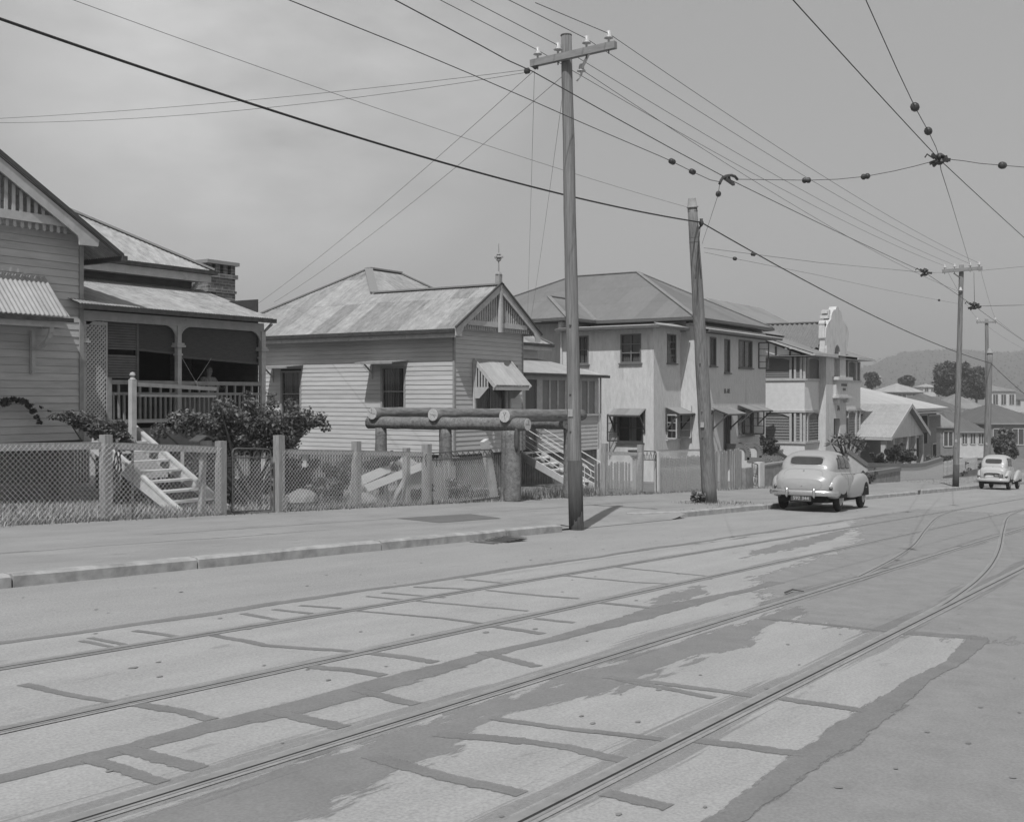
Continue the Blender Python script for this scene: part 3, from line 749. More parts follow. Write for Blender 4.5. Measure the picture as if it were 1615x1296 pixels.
mb.build('main_roof', iron_pale, H1, True)
mb = MB(); mb.beam((EX, 21.9, ez + .03), (EX - K, 21.9 + K, ez + pz * K + .03), .22, .05); mb.build('ridge_capping', iron_pale, H1)
mb = MB(); mb.box(GX1, EX + .06, 21.84, 21.95, ez - .10, ez - .005); mb.box(EX - .04, EX + .06, 21.95, 32, ez - .1, ez - .005); mb.build('gutter', gutter_m, H1)
mb = MB(); mb.box(GX1, EX - .06, 21.96, 22.0, ez - .30, ez - .105); mb.box(GX1, EX - .06, 22.0, 22.4, ez - .28, ez - .26)
for x in (15.7, 19.2): mb.beam((x, 22.02, ez - .3), (x, 22.36, ez - .58), .06, .09)
mb.build('fascia', trim_white, H1)
# verandah roof, beam, posts, brackets
vz1, vz0 = 2.76, 1.90
mb = MB(); mb.corr([(14.0, 19.62, vz0), (19.44, 19.62, vz0), (19.62, BY - .02, vz1), (14.0, BY - .02, vz1)]); mb.build('verandah_roof', iron_pale, H1, True)
mb = MB(); mb.box(14.02, 19.5, 19.56, 19.66, vz0 - .11, vz0 - .012); mb.build('gutter', gutter_m, H1)
mb = MB(); mb.ext([(19.43, 19.7, vz0 - .1), (19.60, BY, vz1 - .1), (19.60, BY, vz1 - .02), (19.43, 19.7, vz0 - .02)], (.03, 0, 0)); mb.build('roof_edging', trim_grey, H1)
mb = MB(); mb.box(14.3, 19.55, VY - .05, VY + .05, 1.60, 1.80); mb.box(19.46, 19.54, VY + .05, BY, 1.60, 1.78); mb.build('verandah_beam', trim_white, H1)
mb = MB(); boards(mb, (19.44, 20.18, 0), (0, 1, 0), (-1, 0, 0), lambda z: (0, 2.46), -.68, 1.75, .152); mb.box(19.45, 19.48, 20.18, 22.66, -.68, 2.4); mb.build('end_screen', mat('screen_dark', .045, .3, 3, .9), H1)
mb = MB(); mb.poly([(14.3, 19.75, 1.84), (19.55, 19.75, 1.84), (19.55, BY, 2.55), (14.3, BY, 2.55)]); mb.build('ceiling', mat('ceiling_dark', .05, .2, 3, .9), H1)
posts = [14.42, PY(281, 590, VY).x, PY(413, 590, VY).x]
for x in posts:
    mb = MB(); mb.box(x - .055, x + .055, VY - .055, VY + .055, -0.68, 1.60)
    for z, w in ((1.12, .12), (1.17, .10), (0.93, .075)): mb.box(x - w, x + w, VY - w, VY + w, z, z + .045)
    p = mb.build('verandah_post', trim_white, H1)
    for s in (1, -1):
        if (x < 14.6 and s < 0) or (x > 19 and s > 0): continue
        arc = [(x + s * (.055 + .32 * (1 - math.cos(t))), 1.28 + .32 * math.sin(t)) for t in [i * math.pi / 2 / 7 for i in range(8)]]
        pl = [(x + s * .055, 1.60), (x + s * .055, 1.24)] + arc[1:] + [(x + s * .40, 1.60)]
        mb = MB(); mb.ext([(a, VY - .02, b) for a, b in pl], (0, .04, 0)); mb.build('post_bracket', trim_white, p)
# floor, skirt, stumps
mb = MB(); mb.box(14.32, 19.5, VY - .08, BY, -0.78, -0.70); mb.box(GX0, GX1 - .02, GY + .02, 28, -1.0, -.9); mb.box(GX1, VX1, BY, 29, -1.0, -.9); mb.build('floor', trim_dark, H1)
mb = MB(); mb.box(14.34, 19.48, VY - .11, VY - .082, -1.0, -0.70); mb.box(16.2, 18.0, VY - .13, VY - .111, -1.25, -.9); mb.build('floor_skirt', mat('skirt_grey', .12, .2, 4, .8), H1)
for x, y in [(8.6, 20.2), (10.5, 20.2), (12.4, 20.2), (14.1, 20.2), (16.9, 20.2), (19.4, 20.2), (9.5, 22.5), (11.5, 22.5), (13.5, 22.5), (15.4, 22.5), (17.4, 22.5), (19.4, 22.5), (12.5, 25), (15.5, 25), (18.5, 25)]:
    mb = MB(); mb.tube([(x, y, zg(x) + .05), (x, y, -.9)], .14, 8); mb.build('stump', trim_dark, H1)
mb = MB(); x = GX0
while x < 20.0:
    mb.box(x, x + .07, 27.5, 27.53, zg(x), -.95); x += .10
mb.build('underfloor_battens', trim_dark, H1)  # rear screen added to keep the space under this house dark
mb = MB(); mb.box(GX0 + .1, 19.4, 27.7, 27.75, zg(20), -1.0); mb.build('underfloor_shade_sheet', dark_in, H1)  # near-black sheet painting the shade under the house
# balustrade
bx0, bx1 = PY(170, 600, VY).x, posts[2]
mb = MB(); mb.box(bx0 - .05, bx1, VY - .045, VY + .045, .26, .35); mb.box(bx0, bx1, VY - .025, VY + .025, .03, .09); mb.box(bx0, bx1, VY - .03, VY + .03, -.58, -.50)
mb.box(bx0 - .06, bx0 + .06, VY - .06, VY + .06, -.7, .4)
bal = mb.build('balustrade_rails', trim_grey, H1)
mb = MB(); x = bx0 + .14; i = 0
while x < bx1 - .05:
    tz = .26 if i % 2 else .03
    l = random.uniform(-.012, .012)
    mb.beam((x, VY, -.5), (x + l, VY, tz), .045, .045, (0, 1, 0)); x += .138; i += 1
mb.build('balusters', trim_grey, H1)
mb = MB(); x = PY(288, 630, 20.16).x
for k in range(12):
    mb.box(x + k * .105, x + k * .105 + .098, 20.165, 20.18, -.5, .05 - random.uniform(0, .05))
mb.build('privacy_boards', mat('unpainted_palings', 0.26, .25, 5, .9, (2, 2, .4)), H1)
# lattice, louvred shutter, blinds
mb = MB(); lx0, lx1, lz0, lz1 = 14.46, bx0 - .06, -.62, 1.58
def dline(mb, c, s, y, w):                          # z = s*x + c clipped to the panel
    pts = []
    for x in (lx0, lx1):
        z = s * x + c
        if lz0 <= z <= lz1: pts.append((x, z))
    for z in (lz0, lz1):
        x = (z - c) / s
        if lx0 < x < lx1: pts.append((x, z))
    if len(pts) >= 2: mb.beam((pts[0][0], y, pts[0][1]), (pts[1][0], y, pts[1][1]), w, .008, (0, 1, 0))
for s, y in ((1.0, VY - .01), (-1.0, VY + .003)):
    c = lz0 - s * (lx0 if s > 0 else lx0) - 1.5
    while c < lz1 - s * lx0 + 1.5:
        dline(mb, c, s, y, .036); c += .095
mb.box(lx0 - .03, lx0, VY - .02, VY + .02, lz0, lz1); mb.box(lx1, lx1 + .04, VY - .02, VY + .02, lz0, lz1); mb.box(lx0, lx1, VY - .02, VY + .02, lz1 - .07, lz1)
mb.build('lattice_panel', trim_white, H1)
sx0, sx1 = bx0 - .02, PY(222, 550, VY).x
mb = MB(); mb.box(sx0 + .07, sx1 - .06, VY + .06, VY + .10, .30, .36); mb.box(sx0, sx0 + .07, VY + .06, VY + .11, .30, 1.6); mb.box(sx1 - .06, sx1, VY + .06, VY + .11, .35, 1.6)
sh = mb.build('louvre_shutter', mat('shutter_wood', .12, .2, 4, .8), H1)
mb = MB(); z = .40
while z < 1.58:
    if not (.86 < z < .97):
        mb.add([(sx0 + .07, VY + .065, z), (sx1 - .06, VY + .065, z), (sx1 - .06, VY + .10, z + .05), (sx0 + .07, VY + .10, z + .05)], [(0, 1, 2, 3)])
    z += .056
mb.build('slats', mat('shutter_wood2', .17, .2, 4, .8), sh)
blind_m = mat('blind_slats', .10, .3, 5, .85, (1, 1, 14))
for xa, xb, za, zb in ((sx1 - .01, posts[1] + .01, 1.05, 1.00), (posts[1] + .012, posts[2] - .02, .93, .83)):
    mb = MB(); n = 22
    for k in range(n):
        t0, t1 = k / n, (k + .99) / n
        zl0, zl1 = za + (1.62 - za) * t0, za + (1.62 - za) * t1; zr0, zr1 = zb + (1.62 - zb) * t0, zb + (1.62 - zb) * t1
        mb.poly([(xa, VY + .08, zl0), (xb, VY + .08, zr0), (xb, VY + .095, zr1), (xa, VY + .095, zl1)])
    mb.beam((xa + .02, VY + .08, za - .02), (xb - .02, VY + .08, zb - .02), .03, .05)
    bl = mb.build('bamboo_blind', blind_m, H1)
    if xa > 16.9:
        mb = MB(); kx, kz = PY(309, 600, VY - .06).x, .33
        mb.tube([(posts[1] + .08, VY - .02, .90), (kx, VY - .06, kz)], .005, 4); mb.tube([(PY(336, 563, VY).x, VY + .06, .90), (kx, VY - .06, kz)], .005, 4)
        mb.tube([(kx - .03, VY - .06, kz + .03), (kx, VY - .065, kz), (kx + .07, VY - .06, kz - .13)], [.015, .03, .01], 5)
        mb.build('blind_cord', wood_white, bl)
# chimney with vented top
cx0, cx1, cy0, cy1 = PY(328, 440, 24.3).x, PY(371, 440, 24.3).x, 24.3, 25.3
ch = MB(); ch.box(cx0, cx1, cy0, cy1, zg(21), 3.40); ch.box(cx0 - .06, cx1 + .06, cy0 - .06, cy1 + .06, 3.40, 3.52); ch.box(cx0 - .03, cx1 + .03, cy0 - .03, cy1 + .03, 2.98, 3.05)
for k in range(4):
    xx = cx0 + (cx1 - cx0 - .16) * k / 3; ch.box(xx, xx + .16, cy0, cy0 + .2, 3.52, 3.78); ch.box(xx, xx + .16, cy1 - .2, cy1, 3.52, 3.78)
ch = ch.build('chimney', brick, H1)
mb = MB(); mb.box(cx0 - .10, cx1 + .08, cy0 - .1, cy1 + .1, 3.78, 3.88); mb.build('chimney_slab', concrete, ch)
# front steps
tx0, tx1 = 14.36, 15.52; sy1, sy0, sz1 = 20.0, 17.15, -0.72; sz0 = zg(15) + .12
NR = 8
mb = MB()
for x in (tx0, tx1):
    mb.ext([(x, sy0 - .12, sz0), (x, sy0 + .22, sz0), (x, sy1 + .1, sz1 - .22), (x, sy1 + .1, sz1 + .02), (x, sy1 - .06, sz1 + .10)], (.05, 0, 0))
    mb.beam((x + .025, sy0 - .16, sz0 + .02), (x + .025, sy1 - .05, sz1 + .13), .10, .045)
st = mb.build('front_steps', wood_white, H1)
for k in range(NR):
    t = (k + .35) / NR
    mb = MB(); y = sy0 + (sy1 - sy0) * t; z = sz0 + (sz1 - sz0) * (k + 1) / (NR + .3)
    mb.box(tx0 + .05, tx1, y - .02, y + .27, z - .04, z); mb.build('tread', wood_white, st)
# newel and outer hand rail of the stair landing
nx = PY(209, 640, 19.6).x
mb = MB(); mb.box(nx - .06, nx + .06, 19.54, 19.66, -.95, .36); mb.lathe((nx, 19.6, .36), [(.07, 0), (.05, .03), (.03, .05), (.065, .09), (.05, .14), (.0, .16)], 10); mb.build('newel_post', trim_white, H1)
mb = MB(); ex = PY(340, 612, 19.6).x
mb.beam((nx, 19.6, .26), (ex, 19.6, .17), .08, .085); mb.beam((nx, 19.6, .02), (ex, 19.6, .0), .05, .05)
mb.build('landing_rail', trim_grey, H1)
mb = MB(); y0 = 19.8; mb.tube([(19.56, y0, 1.78), (19.60, VY, 1.6), (19.60, VY, -2.4)], .04, 8); mb.build('downpipe', trim_white, H1)

# ------------------------------------------------------------------ person in the verandah shade
hp = PY(329, 590, 20.75)
px_, py_ = hp.x, 20.75; fz = -0.70
pr = thing('person', 'person with dark wavy hair in a striped shirt sitting behind the verandah rail', 'person', (px_, py_, fz))
def skin_body(name, verts, edges, radii, m, parent, sub=2):
    me = bpy.data.meshes.new(name); o = Vector(parent['_org'])
    me.from_pydata([tuple(Vector(v) - o) for v in verts], edges, []); me.materials.append(m)
    ob = bpy.data.objects.new(name, me); C.objects.link(ob); ob.parent = parent; ob['_org'] = tuple(o)
    sk = ob.modifiers.new('skin', 'SKIN'); sk.use_smooth_shade = True
    if not me.skin_vertices: me.attributes
    lay = me.skin_vertices[0].data if me.skin_vertices else None
    if lay:
        for i, r in enumerate(radii): lay[i].radius = (r, r)
        lay[0].use_root = True
    ss = ob.modifiers.new('sub', 'SUBSURF'); ss.levels = sub; ss.render_levels = sub
    return ob
skin_m = mat('skin', .26, .1, 10, .6); hair_m = mat('hair', .06, .3, 20, .6)
sz = fz + .60
def bodymesh(name, V, E, Rr, m, parent):
    bm = bmesh.new(); lay = bm.verts.layers.skin.verify(); o = Vector(parent['_org'])
    vs = []
    for v, r in zip(V, Rr):
        b = bm.verts.new(Vector(v) - o); b[lay].radius = (r, r) if not isinstance(r, tuple) else r; vs.append(b)
    vs[0][lay].use_root = True
    for a, b in E: bm.edges.new((vs[a], vs[b]))
    me = bpy.data.meshes.new(name); bm.to_mesh(me); bm.free(); me.materials.append(m)
    ob = bpy.data.objects.new(name, me); C.objects.link(ob); ob.parent = parent; ob['_org'] = tuple(o)
    s1 = ob.modifiers.new('skin', 'SKIN'); s1.use_smooth_shade = True
    s2 = ob.modifiers.new('sub', 'SUBSURF'); s2.levels = 2; s2.render_levels = 2
    return ob
Q = lambda a, b, c: (px_ + a, py_ + b, sz + c)
V = [Q(0, .02, .08), Q(0, .02, .28), Q(0, .02, .46), Q(0, .0, .56), Q(0, -.02, .63), Q(0, -.035, .71), Q(0, -.03, .79)]
E_ = [(0, 1), (1, 2), (2, 3), (3, 4), (4, 5), (5, 6)]; Rr = [.15, .13, .14, .055, .052, .085, .07]
for s in (1, -1):                                   # arms to the rail, legs down to the floor
    i = len(V); V += [Q(s * .18, .01, .51), Q(s * .25, -.12, .26), Q(s * .14, -.36, .30), Q(s * .10, -.43, .31)]; E_ += [(2, i), (i, i + 1), (i + 1, i + 2), (i + 2, i + 3)]; Rr += [.06, .045, .035, .03]
    for f in range(5):
        j = len(V); V += [Q(s * (.10 - .018 * f + .03), -.47 - .01 * (2 - abs(f - 2)), .315), Q(s * (.10 - .018 * f + .03), -.50 - .012 * (2 - abs(f - 2)), .30)]; E_ += [(i + 3, j), (j, j + 1)]; Rr += [.009, .008]
    i = len(V); V += [Q(s * .09, 0, .04), Q(s * .11, -.42, .05), Q(s * .11, -.40, -.38), Q(s * .11, -.53, -.42)]; E_ += [(0, i), (i, i + 1), (i + 1, i + 2), (i + 2, i + 3)]; Rr += [.085, .06, .04, .03]
body = bodymesh('body', V, E_, Rr, skin_m, pr)
mb = MB()
mb.lathe(Q(0, -.02, .60), [(.02, 0), (.045, .02), (.06, .05), (.072, .10), (.072, .15), (.05, .20), (.0, .225)], 14); mb.build('head_shape', skin_m, body, True)
mb = MB()
mb.add([Q(-.012, -.09, .70), Q(.012, -.09, .70), Q(0, -.115, .695), Q(0, -.09, .735)], [(0, 1, 2), (0, 2, 3), (2, 1, 3)]); mb.build('nose', skin_m, body)
mb = MB(); mb.box(px_ - .038, px_ - .018, py_ - .098, py_ - .09, sz + .735, sz + .745); mb.box(px_ + .018, px_ + .038, py_ - .098, py_ - .09, sz + .735, sz + .745); mb.box(px_ - .022, px_ + .022, py_ - .098, py_ - .088, sz + .665, sz + .672); mb.build('eyes_and_mouth', hair_m, body)
mb = MB(); leaves(mb, blob_fn([(px_, py_ + .02, sz + .79, .11, .10, .075), (px_ - .08, py_ + .03, sz + .68, .045, .07, .11), (px_ + .08, py_ + .03, sz + .68, .045, .07, .11), (px_, py_ + .07, sz + .70, .08, .04, .12)]), 1600, .05); mb.build('hair', hair_m, pr)
shirt_m = mat('striped_shirt', .26, .8, 5.0, .9, (14, 1, 1))
V = [Q(0, .02, .06), Q(0, .02, .26), Q(0, .02, .48), Q(0, .0, .56), Q(.18, .01, .51), Q(.235, -.08, .32), Q(-.18, .01, .51), Q(-.235, -.08, .32)]
bodymesh('shirt', V, [(0, 1), (1, 2), (2, 3), (2, 4), (4, 5), (2, 6), (6, 7)], [.17, .15, .16, .07, .075, .065, .075, .065], shirt_m, pr)
ch_ = thing('chair', 'verandah chair with a curved tube back in the dark behind the rail', 'chair', (px_, py_ + .05, fz))
mb = MB(); mb.box(px_ - .24, px_ + .24, py_ - .22, py_ + .26, sz - .06, sz - .02); mb.build('seat', trim_dark, ch_)
for sx in (-.21, .21):
    for sy in (-.19, .22):
        mb = MB(); mb.box(px_ + sx - .02, px_ + sx + .02, py_ + sy - .02, py_ + sy + .02, fz, sz - .06); mb.build('leg', trim_dark, ch_)
mb = MB(); mb.tube([(px_ + .22, py_ + .25, sz - .04), (px_ + .24, py_ + .30, sz + .34), (px_ + .16, py_ + .32, sz + .44), (px_ - .16, py_ + .32, sz + .44), (px_ - .24, py_ + .30, sz + .34), (px_ - .22, py_ + .25, sz - .04)], .014, 6); mb.build('backrest', pipe_m, ch_)
# ================================================================== HOUSE 2 (middle): pale gabled weatherboard
random.seed(22)
H2 = thing('timber_house', 'pale weatherboard house with a finial on its front gable and a pyramid iron roof', 'house', (28.15, 20.5, zg(28.15) + .125))
WX0, WX1, WY, SB, EZ, SLP = 28.15, 32.15, 20.5, -1.86, 2.10, 0.625
WC = (WX0 + WX1) / 2; OV = 0.5
RYE = 31.2
sw = [(1.94, 2.98, -.66, .98), (6.55, 7.55, -.72, .90)]
mb = MB(); boards(mb, (WX0, WY, 0), (0, 1, 0), (-1, 0, 0), lambda z: (0, RYE - WY), SB, EZ + .2, 0.147, sw)
swall = mb.build('side_wall', board_pale, H2)
def g2rows(z):
    k = max(0.0, (z - 2.35) / SLP); a, b = k, WX1 - WX0 - k
    return (a, b) if b - a > .03 else None
fw_ = [(1.16, 2.98, -.52, 1.08)]
mb = MB(); boards(mb, (WX0, WY, 0), (1, 0, 0), (0, -1, 0), g2rows, SB, 3.4, 0.147, fw_)
boards(mb, (WX1, WY, 0), (0, 1, 0), (1, 0, 0), lambda z: (0, 1.1), SB, EZ + .2, 0.147)
mb.build('front_wall', board_pale, H2)
mb = MB(); mb.box(WX0 - .03, WX0 + .04, WY - .03, WY + .04, SB, EZ + .2); mb.box(WX1 - .04, WX1 + .03, WY - .03, WY + .04, SB, EZ + .2); mb.build('corner_board', trim_grey, H2)
mb = MB(); mb.box(WX0 + .14, WX0 + .17, WY + .1, RYE, SB, EZ); mb.build('unlit_room_backing', dark_in, H2)  # near-black sheet standing in for the unlit rooms behind the side windows
# sash windows with little hoods on the side wall
for (u0, u1, z0, z1) in sw:
    window(H2, (WX0, WY, 0), (0, 1, 0), (-1, 0, 0), u0 + .07, u1 - .07, z0 + .07, z1 - .07, trim_grey, 1, 2, .07)
    c = WY + (u0 + u1) / 2; h0, h1 = WY + u0 - .10, WY + u1 + .42
    mb = MB(); mb.hexa([(WX0 - .82, h0, z1 + .10), (WX0 - .02, h0, z1 + .17), (WX0 - .02, h1, z1 + .17), (WX0 - .82, h1, z1 + .10), (WX0 - .82, h0, z1 + .125), (WX0 - .02, h0, z1 + .20), (WX0 - .02, h1, z1 + .20), (WX0 - .82, h1, z1 + .125)])
    mb.box(WX0 - .83, WX0 - .805, h0, h1, z1 + .06, z1 + .128); hd = mb.build('window_hood', trim_grey, H2)
    for y in (h1 - .06,):
        mb = MB(); mb.beam((WX0 - .45, y, z1 + .10), (WX0 - .03, y, z1 - .22), .035, .05); mb.box(WX0 - .045, WX0 - .005, y - .02, y + .02, z1 - .4, z1 + .1); mb.build('hood_bracket', trim_white, hd)
# front window and its corrugated hood with slatted cheeks
u0, u1, z0, z1 = fw_[0]
w = window(H2, (WX0, WY, 0), (1, 0, 0), (0, -1, 0), u0 + .08, u1 - .08, z0 + .08, z1 - .08, trim_grey, 2, 2, .08)
hx0, hx1 = WX0 + u0 - .14, WX0 + u1 + .16
mb = MB(); mb.corr([(hx0 - .02, 19.66, .36), (hx1 + .05, 19.66, .36), (hx1 - .06, 20.46, 1.20), (hx0 + .05, 20.46, 1.20)], .076, .010, 8); hd = mb.build('window_hood', iron_light, H2, True)
mb = MB()
for x in (hx0, hx1):
    mb.beam((x, 19.62, .30), (x, 20.47, 1.19), .045, .12); mb.box(x - .04, x + .04, 20.40, 20.47, -.52, 1.12)
mb.beam((hx0, 19.70, .27), (hx1, 19.70, .27), .04, .13); mb.build('hood_frame', trim_white, hd)
mb = MB()
for x in (hx0, hx1):
    mb = MB()
    for k in range(5):
        y = 20.36 - .11 * k; zt = 1.14 - (20.47 - y) * 1.03; mb.box(x - .012, x + .012, y - .028, y + .028, .30 + (20.36 - y) * .0, zt)
    mb.ext([(x - .01, 20.40, .30), (x - .01, 19.86, .30), (x - .01, 20.24, -.06), (x - .01, 20.40, -.06)], (.02, 0, 0)); mb.build('hood_cheek', trim_white, hd)
# gable trim
by = 20.06
za = EZ + SLP * (WC - WX0 + OV); zt = za + .02
for s in (1, -1):
    X = lambda d: WC + s * d
    he = WC - WX0 + OV
    mb = MB(); mb.ext([(X(0), by, zt), (X(he), by, EZ + .03), (X(he), by, EZ - .22), (X(he - .30), by, EZ - .22), (X(he - .34), by, EZ - .08), (X(he - .45), by, EZ + .08), (X(0), by, zt - .27)], (0, .04, 0)); mb.build('barge_board', trim_white, H2)
mb = MB(); cz = EZ + .16; mb.box(WC - 1.75, WC + 1.75, by + .08, by + .13, cz, cz + .16); mb.build('gable_collar', trim_white, H2)
mb = MB(); x = WC - 1.92
while x < WC + 1.95:
    mb.box(x - .03, x + .03, by + .14, by + .16, cz - .13, cz + .0); x += .128
mb.build('gable_drops', trim_white, H2)
mb = MB(); x = WC - 1.45
while x < WC + 1.46:
    t = zt - .2 - abs(x - WC) * SLP
    if t > cz + .18: mb.box(x - .028, x + .028, by + .09, by + .11, cz + .16, t)
    x += .132
mb.build('gable_slats', trim_white, H2)
mb = MB(); mb.box(WC - .055, WC + .055, by - .03, by + .07, cz - .16, zt + .02); mb.build('king_post', trim_white, H2)
mb = MB(); mb.box(WC - .085, WC + .085, by + .0, by + .17, zt, zt + .32); mb.lathe((WC, by + .085, zt + .32), [(.12, 0), (.07, .07), (.025, .1), (.02, .42), (.09, .47), (.05, .52), (.13, .56), (.05, .62), (.08, .66), (.02, .70), (.012, 1.0), (0, 1.03)], 8)
for a in (0, math.pi / 2):
    mb.beam((WC - .17 * math.cos(a), by + .085 - .17 * math.sin(a), zt + .88), (WC + .17 * math.cos(a), by + .085 + .17 * math.sin(a), zt + .88), .02, .07)
mb.build('finial', trim_grey, H2)
# roofs: wing and pyramid share the left slope
xe = WX0 - OV; ap = 4.35; AX, AY, AZ = xe + ap, 27.3, EZ + SLP * ap
yf, yr = AY - ap, AY + ap; BX = 33.9; XR = BX + ap
hw = WC - xe; RZ = EZ + SLP * hw; HX, HYY = WC, yf + hw     # where the wing ridge dies into the hip
mb = MB()
mb.corr([(xe, 20.02, EZ), (xe, yr, EZ), (AX, AY, AZ), (HX, HYY, RZ), (WC, 20.02, RZ)])
mb.corr([(2 * WC - xe, 20.02, EZ), (2 * WC - xe, yf, EZ), (HX, HYY, RZ), (WC, 20.02, RZ)])
mb.corr([(xe + .01, yf + .01, EZ - .02), (XR, yf, EZ), (BX, AY, AZ), (AX, AY, AZ)])
mb.corr([(XR, yf, EZ), (XR, yr, EZ), (BX, AY, AZ)]); mb.corr([(XR, yr, EZ), (xe, yr, EZ), (AX, AY, AZ), (BX, AY, AZ)])
mb.build('roof', iron_mid, H2, True)
mb = MB(); mb.beam((WC, 20.0, RZ + .02), (WC, HYY, RZ + .02), .24, .05); mb.beam((AX, AY, AZ + .02), (HX, HYY, RZ + .02), .30, .05); mb.beam((AX, AY, AZ + .03), (BX, AY, AZ + .03), .24, .06)
mb.beam((AX, AY, AZ + .02), (xe, yr, EZ + .02), .24, .05); mb.beam((BX, AY, AZ + .02), (XR, yf, EZ + .02), .24, .05); mb.build('ridge_capping', iron_mid, H2)
mb = MB()
for s in (1, -1):
    X = lambda d: WC + s * d
    mb.ext([(X(0), 20.0, zt), (X(hw + .06), 20.0, EZ + .01), (X(hw + .06), 20.0, EZ + .07), (X(0), 20.0, zt + .07)], (0, .06, 0))
mb.build('roof_edging', trim_dark, H2)
mb = MB(); mb.box(xe - .09, xe + .02, 20.1, yr, EZ - .12, EZ - .012); mb.box(WX1 + OV + .02, XR + .06, yf - .08, yf + .03, EZ - .12, EZ - .015); mb.build('gutter', gutter_m, H2)
mb = MB(); mb.box(xe + .025, xe + .055, 20.12, yr, EZ - .27, EZ - .01); mb.box(xe + .06, WX0, 20.12, yr, EZ - .24, EZ - .225); mb.box(WX1 + OV, XR, yf + .035, yf + .07, EZ - .27, EZ - .02); mb.build('fascia', trim_white, H2)
# wall band over the enclosed verandah, lower roof
mb = MB(); boards(mb, (WX1, 23.35, 0), (1, 0, 0), (0, -1, 0), lambda z: (0, XR - OV - WX1), 1.2, EZ, .147); mb.build('upper_wall', board_pale, H2)
mb = MB(); mb.corr([(WX1 + .05, 21.25, .86), (39.85, 21.25, .86), (XR - OV + .1, 23.33, 1.50), (WX1 + .05, 23.33, 1.50)]); mb.corr([(39.85, 21.25, .86), (39.85, 26, .86), (XR - OV + .1, 26, 1.5), (XR - OV + .1, 23.33, 1.5)]); mb.build('verandah_roof', iron_light, H2, True)
mb = MB(); mb.box(WX1 + .06, 39.9, 21.19, 21.28, .74, .845); mb.build('gutter', gutter_m, H2)
# enclosed verandah front
EY = 21.6; FLZ = -1.95; RX = 39.62
dx0, dx1 = PY(828, 660, EY).x, PY(846, 660, EY).x
px0, px1 = PY(852, 620, EY).x, PY(937, 620, EY).x
mb = MB(); mb.box(WX1 + .03, RX, EY - .03, EY + .03, .62, .80); mb.box(dx1, px0, EY - .035, EY + .03, FLZ, .62); mb.box(px1, RX, EY - .035, EY + .03, -.70, .62); mb.box(dx1, RX + .06, EY - .09, EY + .03, -.78, -.69); mb.box(RX - .07, RX + .04, EY - .03, EY + .05, -2.15, -.78); mb.box(WX1 + .03, dx0, EY - .02, EY + .03, FLZ, .62)
mb.build('verandah_frame', trim_white, H2)
mb = MB(); boards(mb, (dx1 + .1, EY, 0), (1, 0, 0), (0, -1, 0), lambda z: (0, RX - .07 - dx1 - .1), -2.15, -.78, .15); boards(mb, (RX, EY, 0), (0, 1, 0), (1, 0, 0), lambda z: (0, 6), -2.15, .8, .15); mb.build('verandah_wall', board_pale, H2)
np_ = 7
for k in range(np_):
    a = px0 + (px1 - px0) * k / np_; b = px0 + (px1 - px0) * (k + 1) / np_
    f = MB(); f.box(a, a + .11, EY - .035, EY + .03, -.69, .62); fr = f.build('window', trim_white, H2)
    g = MB(); g.box(a + .11, b, EY - .0, EY + .01, -.69, .62)
    for j in range(1, 5): z = -.69 + 1.31 * j / 5; g.box(a + .11, b, EY - .008, EY + .0, z - .012, z + .012)
    g.build('obscured_pane', mat('frosted_pane', .20, .12, 4, .5), fr)
d = MB(); d.box(dx0, dx1, EY + .04, EY + .08, FLZ, .62); dr = d.build('door', mat('door_grey', .12, .2, 4, .8, (9, 1, .3)), H2)
d = MB(); d.box(dx0, dx1, EY + .085, EY + .09, FLZ, .62); d.build('door_lining', dark_in, dr)
mb = MB(); mb.tube([(RX + .12, EY - .05, .8), (RX + .12, EY - .05, -2.6)], .04, 8); mb.build('downpipe', trim_white, H2)
mb = MB(); mb.box(31.6, 31.74, 20.43, 20.49, .92, 1.04); mb.build('meter_box', trim_dark, H2)
mb = MB(); mb.box(WX1, RX, EY + .05, 27, FLZ - .1, FLZ); mb.box(WX0 + .05, WX1, WY + .05, 30, SB - .1, SB - .02); mb.build('floor', trim_dark, H2)
# under-floor battens and stumps
mb = MB(); y = WY
while y < RYE:
    mb.box(WX0 + .05, WX0 + .08, y, y + .075, zg(WX0) + .08, SB + .01); y += .125
mb.build('underfloor_battens', mat('batten_worn', .20, .3, 5, .9), H2); mb = MB(); x = WX0
while x < RX:
    if WX1 <= x < WX1 + .12: mb.build('underfloor_battens', mat('batten_worn', .20), H2); mb = MB()
    yb = WY + .06 if x < WX1 else EY + .06
    mb.box(x, x + .075, yb, yb + .03, zg(x) + .08, (SB if x < WX1 else -2.12)); x += .12
mb.build('underfloor_battens', mat('batten_worn', .20, .3, 5, .9), H2)
mb = MB(); mb.box(WX0 + .35, WX0 + .38, WY + .4, RYE, zg(WX0), SB - .1); mb.box(WX0 + .4, RX - .1, EY + .5, EY + .53, zg(RX), SB - .3); mb.build('underfloor_shade_sheet', dark_in, H2)  # near-black sheets stand in for underfloor shade between the battens
mb = MB(); y = WY + .3
for y in (20.65, 22.7, 24.8, 26.9, 29.0, 31.0): mb = MB(); mb.box(WX0 - .03, WX0 + .12, y - .1, y + .1, zg(WX0) + .05, SB - .06); mb.box(WX0 - .22, WX0 + .2, y - .22, y + .22, SB - .08, SB - .05); mb.build('stump_cap', trim_white, H2)
